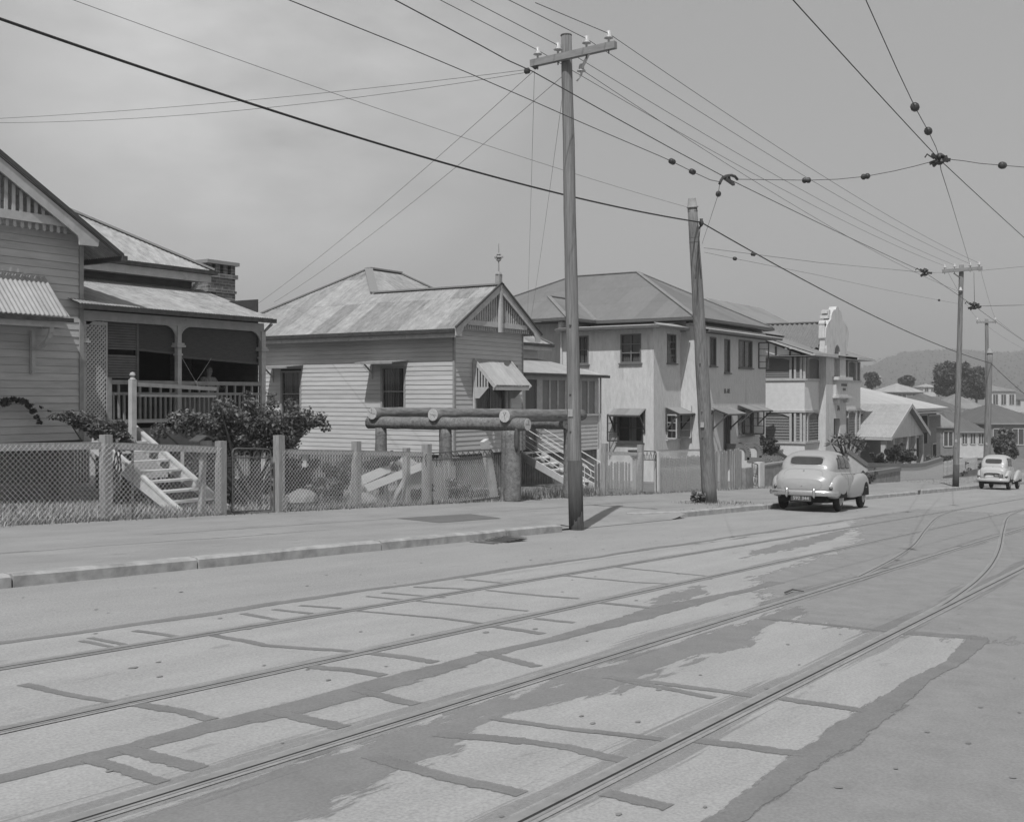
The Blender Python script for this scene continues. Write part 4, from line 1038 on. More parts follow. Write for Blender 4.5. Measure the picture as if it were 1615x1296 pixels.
# white steps with pipe railings
sxa, sxb = 33.35, 34.45; ya, yb = 21.35, 17.0; z1_ = FLZ - .02
z0_ = zg(32) + .10
stair_m = mat('stair_fresh_white', .62, .1, 6, .75, (1, 1, 1), .05, (4, .6, .85))
SK = lambda y: (y - ya) * .66                       # the flight runs down askew to the gateway
def skew(mb): 
    for v in mb.v: v.x += SK(v.y)
    return mb
mb = MB()
for x in (sxa, sxb): mb.ext([(x, ya + .2, z1_ + .06), (x, ya + .2, z1_ - .26), (x, yb + .25, z0_), (x, yb - .12, z0_), (x, yb - .1, z0_ + .1)], (.05, 0, 0))
st = skew(mb).build('front_steps', stair_m, H2)
for k in range(7):
    t = (k + .5) / 7; y = yb + (ya - yb) * t; z = z0_ + (z1_ - z0_) * (k + 1) / 7.2
    mb = MB(); mb.box(sxa + .05, sxb, y - .05, y + .30, z - .045, z); skew(mb).build('tread', stair_m, st)
for x in (sxa + .025, sxb + .025):
    mb = MB()
    for h in (.28, .48, .68, .92):
        mb.tube([(x, ya, z1_ + h), (x, yb + .1, z0_ + h + .02)] if h < .9 else [(x, ya, z1_ + h), (x, yb + .1, z0_ + h + .02), (x, yb - .16, z0_ + h - .12), (x, yb - .2, z0_ + h - .3), (x, yb + .02, z0_ + h - .42)], .02, 6)
    for t in (0.02, .97): y = yb + .1 + (ya - yb - .1) * t; z = z0_ + (z1_ - z0_) * t; mb.tube([(x, y, z), (x, y, z + .93)], .022, 6)
    skew(mb).build('hand_rail', stair_m, H2)
# ================================================================== HOUSE 3: two-storey stucco house
random.seed(23)
def letters(txt, size, m, name, parent, O, U, depth=0.02):
    cu = bpy.data.curves.new(name, 'FONT'); cu.body = txt; cu.size = size; cu.extrude = depth / 2; cu.align_x = 'CENTER'; cu.align_y = 'CENTER'
    tmp = bpy.data.objects.new(name, cu); C.objects.link(tmp)
    dg = bpy.context.evaluated_depsgraph_get(); me = bpy.data.meshes.new_from_object(tmp.evaluated_get(dg))
    bpy.data.objects.remove(tmp); me.materials.clear(); me.materials.append(m)
    U = Vector(U).normalized(); N = U.cross(Vector((0, 0, 1))); o = Vector(parent['_org']); O = Vector(O)
    for v in me.vertices: v.co = O + U * v.co.x + Vector((0, 0, 1)) * v.co.y + N * v.co.z - o
    ob = bpy.data.objects.new(name, me); C.objects.link(ob); ob.parent = parent; ob['_org'] = tuple(o); return ob
H3 = thing('stucco_house', 'two-storey pale stucco house with dark hipped roof and little window hoods', 'house', (46.1, 20.0, zg(46) + .125))
F3, XB, XC, Y1, XA = 20.0, 46.1, PY(1207.5, 600, 20).x, 20.87, 43.28
def zpx(P0, py): return P0.z
ZB3 = zg(46) - .1; ZT3 = 3.12
def uy(px, py, X): p = PX(px, py, X); return p.y, p.z
def ux(px, py, Y): p = PY(px, py, Y); return p.x, p.z
def opx(plane, k, px0, px1, py0, py1):              # an opening from its picture corners on a plane
    if plane == 'x':
        a, b = PX(px0, (py0 + py1) / 2, k).y, PX(px1, (py0 + py1) / 2, k).y; m = (px0 + px1) / 2
        return (min(a, b), max(a, b), PX(m, py1, k).z, PX(m, py0, k).z)
    a, b = PY(px0, (py0 + py1) / 2, k).x, PY(px1, (py0 + py1) / 2, k).x; m = (px0 + px1) / 2
    return (min(a, b), max(a, b), PY(m, py1, k).z, PY(m, py0, k).z)
wallm = stucco
Lw = [opx('x', XA, 979, 1011, 527, 572), opx('x', XA, 912, 928, 530, 574), opx('x', XA, 975, 1014, 652, 697)]
Fw = [opx('y', F3, 1119.5, 1129, 532, 577), opx('y', F3, 1142.5, 1151, 535, 588), opx('y', F3, 1165, 1186, 537, 580),
      opx('y', F3, 1103.5, 1110, 645, 694), opx('y', F3, 1141, 1151.5, 650, 716), opx('y', F3, 1164, 1187, 646, 686)]
Rw = [opx('y', Y1, 1052, 1066, 527, 573), opx('y', Y1, 1051, 1070, 652, 692)]
mb = MB()
wallplate(mb, (XA, 0, 0), (0, 1, 0), (-1, 0, 0), Y1 + .15, 25.5, ZB3, ZT3, Lw, .15)
wallplate(mb, (0, Y1, 0), (1, 0, 0), (0, -1, 0), XA, XB - .001, ZB3, ZT3, Rw, .15)
wallplate(mb, (XB, 0, 0), (0, 1, 0), (-1, 0, 0), F3 + .15, Y1 + .15, ZB3, 3.3, [], .15)
wallplate(mb, (0, F3, 0), (1, 0, 0), (0, -1, 0), XB, XC, ZB3, 3.2, Fw, .15)
wallplate(mb, (XC, 0, 0), (0, 1, 0), (1, 0, 0), F3 + .15, 31, ZB3, 3.4, [], .15)
wallplate(mb, (44.3, 0, 0), (0, 1, 0), (-1, 0, 0), 25.5, 33, ZB3, 3.5, [], .15)
wallplate(mb, (0, 25.5, 0), (1, 0, 0), (0, -1, 0), 43.28, 46.1, 2.9, 3.5, [], .15)
mb.build('wall', wallm, H3)
mb = MB(); mb.box(XA + .75, XB - .3, Y1 + .75, 25.2, ZB3, 3.0); mb.box(XB + .8, XC - .3, F3 + .8, 30, ZB3, 3.3); mb.build('unlit_room_backing', dark_in, H3)  # near-black blocks put the shade of the rooms into colour
def w3(pl, k, o, **kw):
    if pl == 'x': return window(H3, (k, 0, 0), (0, 1, 0), (-1, 0, 0), o[0] + .05, o[1] - .05, o[2] + .05, o[3] - .05, **kw)
    return window(H3, (0, k, 0), (1, 0, 0), (0, -1, 0), o[0] + .05, o[1] - .05, o[2] + .05, o[3] - .05, **kw)
fr3 = mat('window_frame_grey', .14, .2, 5, .7)
blindm = mat('window_blind', .15, .12, 3, .85)
w3('x', XA, Lw[0], mf=fr3, cols=2, rows=3, fw=.06, cm=blindm, bars=.05); w3('x', XA, Lw[1], mf=fr3, cols=1, rows=2, fw=.06, cm=blindm)
w3('x', XA, Lw[2], mf=trim_dark, cols=2, rows=2, fw=.07, curt=(.30, .62), cm=mat('curtain_light', .24, .2, 8, .9, (1, 8, .2)))
lace = mat('curtain_lace', .17, .45, 6, .9, (3, 1, 1))
w3('y', F3, Fw[0], mf=fr3, cols=2, rows=1, fw=.06, cm=lace); w3('y', F3, Fw[1], mf=fr3, cols=1, rows=1, fw=.05, cm=curtain, curt=(0, .9)); w3('y', F3, Fw[2], mf=fr3, cols=2, rows=1, fw=.06, cm=lace, bars=.05)
w3('y', F3, Fw[3], mf=fr3, cols=1, rows=2, fw=.05, cm=lace); w3('y', F3, Fw[5], mf=fr3, cols=2, rows=1, fw=.06, cm=lace, bars=.05)
w3('y', Y1, Rw[0], mf=fr3, cols=1, rows=4, fw=.05, cm=curtain, curt=(0, .7)); w3('y', Y1, Rw[1], mf=trim_white, cols=2, rows=3, fw=.05, cm=curtain, bars=.04)
o = Fw[4]
mb = MB(); mb.box(o[0] + .05, o[1] - .05, F3 + .13, F3 + .17, o[2], o[3]); dr = mb.build('door', trim_dark, H3)
mb = MB(); mb.box(o[0], o[0] + .06, F3 - .02, F3 + .1, o[2], o[3]); mb.box(o[1] - .06, o[1], F3 - .02, F3 + .1, o[2], o[3]); mb.box(o[0], o[1], F3 - .02, F3 + .1, o[3] - .05, o[3]); mb.build('door_frame', fr3, dr)
# opened casements
def casement(h, d, z0, z1, m, rows=3):
    h = Vector(h); d = Vector(d); mb = MB(); Z = Vector((0, 0, 1))
    mb.beam(h + Z * z0, h + d + Z * z0, .04, .06); mb.beam(h + Z * z1, h + d + Z * z1, .04, .06); mb.beam(h + Z * z0, h + Z * z1, .05, .05); mb.beam(h + d + Z * z0, h + d + Z * z1, .05, .05)
    for j in range(1, rows): z = z0 + (z1 - z0) * j / rows; mb.beam(h + Z * z, h + d + Z * z, .03, .03)
    c = mb.build('casement', m, H3); g = MB(); g.poly([h + Z * z0, h + d + Z * z0, h + d + Z * z1, h + Z * z1]); g.build('pane', glass, c)
oo = Lw[2]; casement((XA - .03, oo[1], 0), (-.5, .25, 0), oo[2] + .05, oo[3] - .05, trim_dark)
oo = Rw[1]; casement((oo[1], Y1 - .03, 0), (.12, -.52, 0), oo[2] + .05, oo[3] - .05, trim_white); casement((oo[0], Y1 - .03, 0), (-.10, -.5, 0), oo[2] + .05, oo[3] - .05, trim_white)
oo = Fw[5]; casement((oo[1], F3 - .03, 0), (.15, -.5, 0), oo[2] + .04, oo[3] - .04, trim_dark)
hz = opx('y', F3, 1196, 1203, 541, 581); casement((hz[0], F3 - .03, 0), (.16, -.45, 0), hz[2], hz[3], trim_dark, 4)
# hoods
hood_m = iron('hood_iron_dull', .22, .2)
def hood(pl, k, a, b, z, d=.75, m=hood_m):
    P = (lambda u, n, zz: (k - n, u, zz)) if pl == 'x' else (lambda u, n, zz: (u, k - n, zz))
    mb = MB(); q = [P(a, d, z - .16), P(b, d, z - .16), P(b, .01, z + .12), P(a, .01, z + .12)]
    mb.corr(q, .076, .008, 6); h = mb.build('window_hood', m, H3, True)
    mb = MB(); mb.beam(P(a, d, z - .20), P(b, d, z - .20), .04, .06); mb.build('hood_edge', trim_dark, h)
    for u in (a + .05, b - .05): mb = MB(); mb.beam(P(u, d - .06, z - .2), P(u, .03, z - .85), .05, .06); mb.beam(P(u, .04, z - .95), P(u, .04, z + .05), .05, .05); mb.beam(P(u, d, z - .2), P(u, .03, z + .06), .04, .05); mb.build('hood_bracket', trim_dark, h)
hood('x', XA, Lw[2][0] - .15, Lw[2][1] + .2, Lw[2][3] + .10, .6)
hood('y', Y1, Rw[1][0] - .15, Rw[1][1] + .3, Rw[1][3] + .16, .7)
hood('y', F3, Fw[5][0] - .1, Fw[5][1] + .7, Fw[5][3] + .12, .8)
hood('y', F3, Fw[4][0] - 1.4, Fw[4][1] + .05, Fw[4][3] + .10, .8)
hood('y', F3, Fw[3][0] - .1, Fw[3][1] + .1, Fw[3][3] + .12, .5)
tx = PY(1146.5, 617, F3); letters('EL-RE', .30, mat('letter_paint', .10, .1, 5, .8), 'house_lettering', H3, (tx.x, F3 - .012, tx.z), (1, 0, 0))
# roofs
Z3, S3 = 3.55, .5
ex0, ex1, ey0 = 45.6, 55.6, 19.95; hw3 = 5.7; rx, ry0, ry1 = ex0 + hw3, ey0 + hw3, 29.6; ey1 = ry1 + hw3; rz = Z3 + S3 * hw3
mb = MB()
mb.corr([(ex0, ey0, Z3), (ex0, ey1, Z3), (rx, ry1, rz), (rx, ry0, rz)]); mb.corr([(ex0, ey0, Z3), (ex1, ey0, Z3), (rx, ry0, rz)]); mb.corr([(ex1, ey0, Z3), (ex1, ey1, Z3), (rx, ry1, rz), (rx, ry0, rz)]); mb.corr([(ex1, ey1, Z3), (ex0, ey1, Z3), (rx, ry1, rz)])
# rear-left wing hip
wx0, wy0, wy1 = 43.0, 25.0, 30.0; whw = (wy1 - wy0) / 2; wz = Z3 + S3 * whw
mb.corr([(wx0, wy0, Z3 + .01), (ex0 + .3, wy0, Z3 + .01), (ex0 + whw + .3, wy0 + whw, wz + .01), (wx0 + whw, wy0 + whw, wz + .01)]); mb.corr([(wx0, wy0, Z3 + .01), (wx0, wy1, Z3 + .01), (wx0 + whw, wy0 + whw, wz + .01)])
mb.build('roof', iron_grey, H3, True)
mb = MB()
for p, q in (((ex0, ey0, Z3), (rx, ry0, rz)), ((ex1, ey0, Z3), (rx, ry0, rz)), ((rx, ry0, rz), (rx, ry1, rz)), ((wx0, wy0, Z3), (wx0 + whw, wy0 + whw, wz)), ((wx0 + whw, wy0 + whw, wz), (ex0 + whw, wy0 + whw, wz)), ((ex0, wy0, Z3), (ex0 + whw, wy0 + whw, wz)), ((ex0, ey1, Z3), (rx, ry1, rz))):
    mb.beam(Vector(p) + Vector((0, 0, .03)), Vector(q) + Vector((0, 0, .03)), .2, .04)
mb.build('ridge_capping', mat('cap_grey', .21, .15, 5, .6), H3)
mb = MB()
mb.box(ex0 - .08, ex0 + .02, ey0 - .08, wy0, Z3 - .14, Z3 - .015); mb.box(ex0 + .02, ex1, ey0 - .08, ey0 + .02, Z3 - .14, Z3 - .015); mb.box(wx0 - .08, wx0 + .02, wy0 - .08, wy1, Z3 - .13, Z3 - .005); mb.box(wx0 + .02, ex0 - .08, wy0 - .08, wy0 + .02, Z3 - .13, Z3 - .005)
mb.box(ex0 + .03, ex1, ey0 + .03, ey1, Z3 - .16, Z3 - .145); mb.box(wx0 + .03, ex0, wy0 + .03, wy1, Z3 - .16, Z3 - .145)
mb.build('gutter', mat('gutter_grey', .10, .2, 5, .7), H3)
mb = MB(); boards(mb, (XB + .3, 20.6, 0), (1, 0, 0), (0, -1, 0), lambda z: (0, XC - XB - .3), 2.9, Z3 - .16, .15); boards(mb, (XB - .05, 20.6, 0), (0, 1, 0), (-1, 0, 0), lambda z: (0, 4.9), 2.9, Z3 - .16, .15); mb.build('eaves_boards', trim_grey, H3)
mb = MB(); sk0, sk1 = 3.05, 3.32
mb.corr([(42.75, 20.35, sk0), (42.75, 25.5, sk0), (XB - .05, 25.5, sk1), (XB - .05, 20.9, sk1), (44.5, 20.9, 3.19)]); mb.corr([(42.75, 20.34, sk0), (45.75, 20.34, sk0 + .02), (XB, 20.87, sk1 - .1), (43.3, 20.87, sk1 - .1)])
mb.corr([(45.75, 19.35, 2.98), (XC + .5, 19.35, 2.98), (XC + .2, 20.58, 3.26), (46.1, 20.58, 3.26)])
mb.build('skirt_roof', mat('skirt_iron', .30, .2, 3, .7), H3, True)
mb = MB(); mb.box(42.68, 42.77, 20.3, 25.5, sk0 - .12, sk0 - .015); mb.box(42.77, 45.7, 20.27, 20.34, sk0 - .12, sk0 - .01); mb.box(45.7, XC + .52, 19.28, 19.36, 2.86, 2.965); mb.box(42.8, XA, 20.36, 25.5, sk0 - .10, sk0 - .08); mb.box(45.76, XC + .4, 19.37, F3, 2.88, 2.90); mb.build('gutter', mat('gutter_grey', .1), H3)
mb = MB(); mb.tube([(46.0, 19.93, 2.9), (46.0, 19.93, ZB3)], .05, 8); mb.tube([(43.2, 25.45, 3.0), (43.2, 25.45, -4)], .05, 8); mb.build('downpipe', stucco, H3)
# entry steps with round-shouldered parapets
cop = mat('coping_grey', .17, .12, 5, .85); par = mat('parapet_white', .50, .1, 5, .85)
def shoulder(X, pts, r=.35):                        # rounded stepped profile in y,z
    out = []
    for i, p in enumerate(pts):
        if i % 2 == 1 and i < len(pts) - 1:
            (y, z) = p
            for k in range(7): t = k / 6 * math.pi / 2; out.append((y + r - r * math.sin(t), z - r + r * math.cos(t)))
        else: out.append(p)
    return out
def parapet(X, yoff):
    a = [PX(1178, 704, 49.6).z, PX(1198, 725, 49.6).z]
    y0, y1, y2 = F3 - .02, 18.95 + yoff, 17.75 + yoff
    prof = shoulder(X, [(y0, a[0]), (y1, a[0]), (y1, a[1]), (y2, a[1]), (y2, zg(49) - .1)])
    prof = [(y0, a[0])] + [(y1 + .3 - .3 * math.sin(t), a[0] - .3 + .3 * math.cos(t)) for t in [i * math.pi / 12 for i in range(7)]]
    # corner leaves outwards (towards the street): mirror
    prof = [(y0, a[0]), (y1 + .3, a[0])] + [(y1 + .3 - .3 * math.sin(t), a[0] - .3 + .3 * math.cos(t)) for t in [i * math.pi / 12 for i in range(1, 7)]] + [(y1, a[1]), (y2 + .3, a[1])] + [(y2 + .3 - .3 * math.sin(t), a[1] - .3 + .3 * math.cos(t)) for t in [i * math.pi / 12 for i in range(1, 7)]] + [(y2, zg(49) + .05)]
    mb = MB(); base = [(y0, zg(49) + .05)]
    bm = bmesh.new(); vs = [bm.verts.new((X, y, z)) for y, z in prof + base]; f = bm.faces.new(vs); r = bmesh.ops.extrude_face_region(bm, geom=[f]); bmesh.ops.translate(bm, vec=(.16, 0, 0), verts=[g for g in r['geom'] if isinstance(g, bmesh.types.BMVert)]); bmesh.ops.triangulate(bm, faces=bm.faces[:]); bm.verts.index_update()
    mb.v = [v.co.copy() for v in bm.verts]; mb.f = [[v.index for v in q.verts] for q in bm.faces]; bm.free(); w = mb.build('step_parapet', par, H3)
    mb = MB()
    for p, q in zip(prof, prof[1:]):
        mb.beam((X + .08, p[0], p[1]), (X + .08, q[0], q[1]), .24, .2, (1, 0, 0)) if abs(q[0] - p[0]) + abs(q[1] - p[1]) > .02 else None
    mb.build('parapet_coping', cop, w)
parapet(49.3, 0.0); parapet(50.9, 0.0)
mb = MB()
for k in range(7): mb.box(49.47, 50.9, 17.6 + .3 * k, F3, zg(49) + .1 + .17 * k, zg(49) + .1 + .17 * (k + 1))
mb.build('front_steps', concrete, H3)

# ================================================================== HOUSE 4: flats with an ornate parapet
random.seed(24)
H4 = thing('block_of_flats', 'white two-storey block of flats with a scrolled ornate parapet over its entry', 'flats', (61.0, 19.4, zg(61) + .125))
F4 = 19.4; X4 = PY(1269, 600, F4).x; X4b, X4c, X4d = PY(1302, 600, F4).x, PY(1336, 600, F4).x, PY(1357, 600, F4).x
Z4 = lambda py, px=1269: PY(px, py, F4).z
ZB4 = zg(62) - .2
zs1, zb1, zl1, zs0 = Z4(597), Z4(650), Z4(656), Z4(697)
bandm = mat('flats_white', .60, .08, 4, .8, (1, 1, 1), .05, (1.2, .62, .92))
louv = mat('louvre_grey', .17, .2, 5, .8, (1, 1, 16))
mb = MB()
mb.box(X4, X4b + .3, F4, 30, zb1, zs1); mb.box(X4, X4b + .3, F4, 30, ZB4, zs0); mb.box(X4c - .2, X4d, F4, 30, zb1, zs1); mb.box(X4c - .2, X4d, F4, 30, ZB4, zs0)
mb.build('wall', bandm, H4)
mb = MB(); mb.box(X4 + .12, X4d - .12, F4 + .12, 30, zs0, zb1 - .01); mb.box(X4 + .12, X4d - .12, F4 + .12, 30, zs1 + .01, 2.6); mb.build('unlit_room_fill', dark_in, H4)  # near-black fill in place of the shade behind the louvres
mb = MB()
for z in (zs1, zs0): mb.box(X4 - .08, X4b, F4 - .08, 30.02, z - .10, z + .015); mb.box(X4c, X4d + .08, F4 - .08, 30.02, z - .10, z + .015)
mb.box(X4 - .05, X4b, F4 - .05, 30.02, zb1 - .02, zb1 + .1); mb.box(X4c, X4d + .05, F4 - .05, 30.02, zb1 - .02, zb1 + .1)
mb.build('sill_band', trim_white, H4)
def lbay(ax, k, a, b, z0, z1, arch, curtn=False):
    P = (lambda u, n, z: (k - n, u, z)) if ax == 'x' else (lambda u, n, z: (u, k - n, z))
    mb = MB(); n = 10
    for i in range(n):
        za, zb_ = z0 + (z1 - z0) * i / n, z0 + (z1 - z0) * (i + 1) / n
        mb.poly([P(a, -.04, za), P(b, -.04, za), P(b, -.09, zb_), P(a, -.09, zb_)])
    f = MB()
    for u in (a, b): f.hexa([P(u - .06, -.1, z0), P(u + .06, -.1, z0), P(u + .06, .02, z0), P(u - .06, .02, z0), P(u - .06, -.1, z1), P(u + .06, -.1, z1), P(u + .06, .02, z1), P(u - .06, .02, z1)])
    if arch:
        m = (a + b) / 2; d = (z1 - z0) * .16
        f.ext([P(a, 0, z1), P(a, 0, z1 - d), P(a + (m - a) * .35, 0, z1 - d * .35), P(m, 0, z1 - d * .1), P(b - (b - m) * .35, 0, z1 - d * .35), P(b, 0, z1 - d), P(b, 0, z1)], Vector(P(0, -.05, 0)) - Vector(P(0, 0, 0)))
    w = f.build('window', trim_white, H4)
    mb.build('louvre_panel' if not curtn else 'curtain', louv if not curtn else lace, w)
yl = [PX(1251, 620, X4).y, PX(1266, 620, X4).y]
for z0, z1, ar in ((zs1 + .02, 2.15, True), (zs0 + .02, zb1 - .03, True)):
    lbay('x', X4, yl[0] + .15, yl[0] + 2.6, z0, z1, ar); lbay('x', X4, yl[1] + .1, yl[0] - .1, z0, z1, False); lbay('x', X4, yl[0] + 2.8, yl[0] + 5, z0, z1, ar)
    a, b = PY(1275, 600, F4).x, PY(1294, 600, F4).x
    lbay('y', F4, X4 + .1, a - .05, z0, z1, False); lbay('y', F4, a, b, z0, z1, True, True); lbay('y', F4, b + .1, X4b - .05, z0, z1, False)
    a, b = PY(1338, 600, F4).x, PY(1350, 600, F4).x
    lbay('y', F4, a, b, z0, z1, True, True); lbay('y', F4, b + .15, X4d - .1, z0, z1, False)
# roofs
mb = MB()
mb.corr([(X4 - .5, 18.75, 2.33), (X4d + .6, 18.75, 2.33), (X4d + .6, 22.2, 3.5), (X4 - .5, 22.2, 3.5)], .076, .008)
mb.corr([(X4 + .3, 22.0, 3.55), (X4d + 1.5, 22.0, 3.55), (72.8, 27, 6.05), (63.5, 27, 6.05)]); mb.corr([(X4 + .3, 22.0, 3.55), (X4 + .3, 32, 3.55), (63.5, 27, 6.05)]); mb.corr([(X4d + 1.5, 22, 3.55), (X4d + 1.5, 32, 3.55), (72.8, 27, 6.05)])
mb.corr([(X4d + 1.5, 32, 3.55), (X4 + .3, 32, 3.55), (63.5, 27, 6.05), (72.8, 27, 6.05)])
mb.build('roof', iron('flats_roof', .22, .15, .9), H4, True)
tile = mat('tile_ribs', .17, .2, 6, .8)
mb = MB(); mb.corr([(62.0, 19.4, 2.75), (62.0, 23.6, 2.75), (64.55, 23.6, 4.36), (64.55, 19.4, 4.36)], .30, .045, 8); mb.corr([(66.1, 19.4, 3.35), (66.1, 23.6, 3.35), (64.55, 23.6, 4.36), (64.55, 19.4, 4.36)], .30, .045, 8); mb.beam((64.55, 19.4, 4.38), (64.55, 23.6, 4.38), .25, .1); mb.build('entry_roof', tile, H4, True)
mb = MB(); mb.box(X4 - .55, X4b, 18.66, 18.76, 2.20, 2.315); mb.box(X4c - .1, X4d + .65, 18.66, 18.76, 2.20, 2.315); mb.box(X4 - .5, X4d + .55, 18.78, 22, 2.19, 2.205)
mb.ext([(X4 - .5, 18.78, 2.18), (X4 - .5, 22.2, 3.36), (X4 - .5, 22.2, 3.47), (X4 - .5, 18.78, 2.30)], (-.04, 0, 0)); mb.build('gutter', trim_white, H4)
mb = MB(); mb.ext([(X4 - .02, F4, 2.2), (X4 - .02, 22.3, 2.2), (X4 - .02, 22.3, 3.3)], (.05, 0, 0)); g = mb.build('gable_panel', bandm, H4)
mb = MB(); mb.box(X4 - .06, X4 - .02, F4, 22.4, 2.16, 2.26)
for y in (20.2, 21.0, 21.7): mb.box(X4 - .06, X4 - .02, y - .05, y + .05, 2.26, 2.2 + (y - F4) * .35)
mb.build('gable_timbers', trim_dark, g)
# parapet tower
PYD = 19.0
def tw(px, py): p = PY(px, py, PYD); return (p.x, p.z)
sil = [(1335, 712), (1334, 562), (1338, 540), (1339, 526), (1337, 517), (1333, 510), (1329.5, 505), (1328, 497), (1326.5, 491), (1323.5, 489), (1322, 484), (1319.5, 483.5), (1318, 488), (1315, 489), (1313, 492), (1311.5, 497), (1311, 503), (1308, 507), (1305, 512), (1303, 518), (1302.5, 532), (1304, 545), (1303, 560), (1302, 712)]
niche = [(1316, 594), (1316, 560), (1317, 550), (1319, 544.5), (1321, 543.5), (1323.5, 547), (1325, 555), (1325, 594)]
def solid_poly(rings, Y, t, name, m, parent):
    bm = bmesh.new(); edges = []
    for r in rings:
        vs = [bm.verts.new((x, Y, z)) for x, z in r]
        for a, b in zip(vs, vs[1:] + vs[:1]): edges.append(bm.edges.new((a, b)))
    bmesh.ops.triangle_fill(bm, use_beauty=True, use_dissolve=False, edges=edges)
    r = bmesh.ops.extrude_face_region(bm, geom=bm.faces[:]); bmesh.ops.translate(bm, vec=(0, t, 0), verts=[g for g in r['geom'] if isinstance(g, bmesh.types.BMVert)])
    bmesh.ops.recalc_face_normals(bm, faces=bm.faces[:]); bm.verts.index_update(); mb = MB(); mb.v = [v.co.copy() for v in bm.verts]; mb.f = [[v.index for v in q.verts] for q in bm.faces]; bm.free(); return mb.build(name, m, parent)
door4 = [(1315, 692), (1315, 660), (1325, 660), (1325, 692)]
tower = solid_poly([[tw(*p) for p in sil], [tw(*p) for p in niche], [tw(*p) for p in door4]], PYD, .42, 'parapet_tower', stucco_white, H4)
mb = MB(); x0, z0 = tw(1313, 594); x1, z1 = tw(1327, 540); mb.box(x0, x1, PYD + .32, PYD + .36, z0, z1); mb.build('niche_back', mat('niche_shade', .25, .1, 4, .9), tower)
mb = MB(); x0, z0 = tw(1314, 696); x1, z1 = tw(1326, 658); mb.box(x0, x1, PYD + .32, PYD + .36, z0, z1); mb.build('door', dark_in, H4)
mb = MB()
def shelf(px0, px1, py0, py1, d): (xa, za), (xb, zb_) = tw(px0, py1), tw(px1, py0); mb.box(xa, xb, PYD - d, PYD + .02, za, zb_)
shelf(1313, 1336, 595, 599, .35); shelf(1314, 1335, 599, 602, .25); shelf(1313, 1335, 624, 627.5, .35); shelf(1314.5, 1333, 602, 624, .16); shelf(1315, 1318, 627.5, 636, .25); shelf(1330, 1333, 627.5, 634, .25); shelf(1319, 1329, 627.5, 630, .2)
mb.build('balcony_shelf', stucco_white, tower)
for px, py, s in ((1309, 493, .35), (1306.5, 500, .38), (1299, 524, .5), (1300, 530, .5), (1299.5, 545, .35)):
    pass
mb = MB(); (xa, za) = tw(1303, 533); mb.box(xa - .12, xa + .35, PYD + .05, PYD + .38, za, za + .8); mb.tube([(xa - .0, PYD + .05, za + .82), (xa - .0, PYD + .38, za + .82)], .16, 12); mb.box(xa - .02, xa + .2, PYD + .08, PYD + .36, za - .75, za);mb.box(xa - .1, xa + .2, PYD + .05, PYD + .38, za - .85, za - .6); mb.build('parapet_scroll', stucco_white, tower); mb = MB(); (xa, za) = tw(1310, 502); mb.box(xa - .1, xa + .3, PYD + .1, PYD + .6, za, za + .18); mb.box(xa, xa + .3, PYD + .1, PYD + .5, za + .18, za + .5); mb.box(xa - .15, xa + .1, PYD + .15, PYD + .5, za + .28, za + .42)
mb.build('parapet_scroll', stucco_white, tower)
ink = mat('tablet_paint', .13, .1, 5, .8)
mb = MB(); (tx0, tz0), (tx1, tz1) = tw(1322.3, 608.8), tw(1331.5, 605.2)
for z0, z1, n, a, b in ((tz0, tz1, 4, tx0, tx1), (tw(1324, 616)[1], tw(1324, 612)[1], 2, tw(1324.5, 614)[0], tw(1329.5, 614)[0])):
    for k in range(n):
        u = a + (b - a) * (k + .12) / n; w = (b - a) / n * .7
        mb.box(u, u + .07, PYD - .18, PYD - .162, z0, z1); mb.box(u + w - .07, u + w, PYD - .18, PYD - .162, z0, z1); mb.box(u + .07, u + w - .07, PYD - .18, PYD - .162, z1 - .06 - .03 * (k % 2), z1 - .02)
mb.build('tablet_lettering', ink, tower)
(nx, nz) = tw(1322, 644); letters('7A', .45, trim_dark, 'flat_number', tower, (nx, PYD - .012, nz), (1, 0, 0))
# side steps and garden walls in front
mb = MB(); a = PY(1199, 700, 20.2); 
xs4 = 58.2
p0, p1 = PX(1199, 697, xs4), PX(1240, 722, xs4)
mb.ext([(xs4, p0.y, p0.z), (xs4, p1.y, p1.z), (xs4, p1.y, zg(58)), (xs4, p0.y, zg(58))], (.2, 0, 0)); sd = mb.build('side_steps', bandm, H4)
mb = MB(); mb.beam((xs4, p0.y, p0.z + .05), (xs4, p1.y, p1.z + .05), .24, .1); mb.beam((xs4, p0.y, p0.z + .6), (xs4, p0.y - .45, p0.z + .3), .07, .12); mb.build('side_rail', trim_dark, sd)
# ================================================================== HOUSE 5: bungalow with a gabled porch
random.seed(25)
H5 = thing('bungalow', 'low pale bungalow with a wide light iron porch gable beyond the flats', 'house', (73.6, 17.5, zg(73.6) + .125))
Y5 = 17.6; GXa, GXb = 68.6, 79.0; GXm = (GXa + GXb) / 2; ze5, zr5 = -2.50, -.50
mb = MB(); mb.corr([(GXa, Y5 - .4, ze5), (GXa, 22, ze5), (GXm, 22, zr5), (GXm, Y5 - .4, zr5)], .11, .014); mb.corr([(GXb, Y5 - .4, ze5), (GXb, 22, ze5), (GXm, 22, zr5), (GXm, Y5 - .4, zr5)], .11, .014); mb.build('porch_roof', iron_light, H5, True)
mb = MB()
for s, X in ((1, GXa), (-1, GXb)): mb.ext([(X, Y5 - .42, ze5 - .03), (GXm, Y5 - .42, zr5 - .03), (GXm, Y5 - .42, zr5 + .05), (X, Y5 - .42, ze5 + .05)], (0, .05, 0)) ; mb.ext([(X, Y5 - .41, ze5 - .2), (GXm, Y5 - .41, zr5 - .2), (GXm, Y5 - .41, zr5 - .03), (X, Y5 - .41, ze5 - .03)], (0, .04, 0))
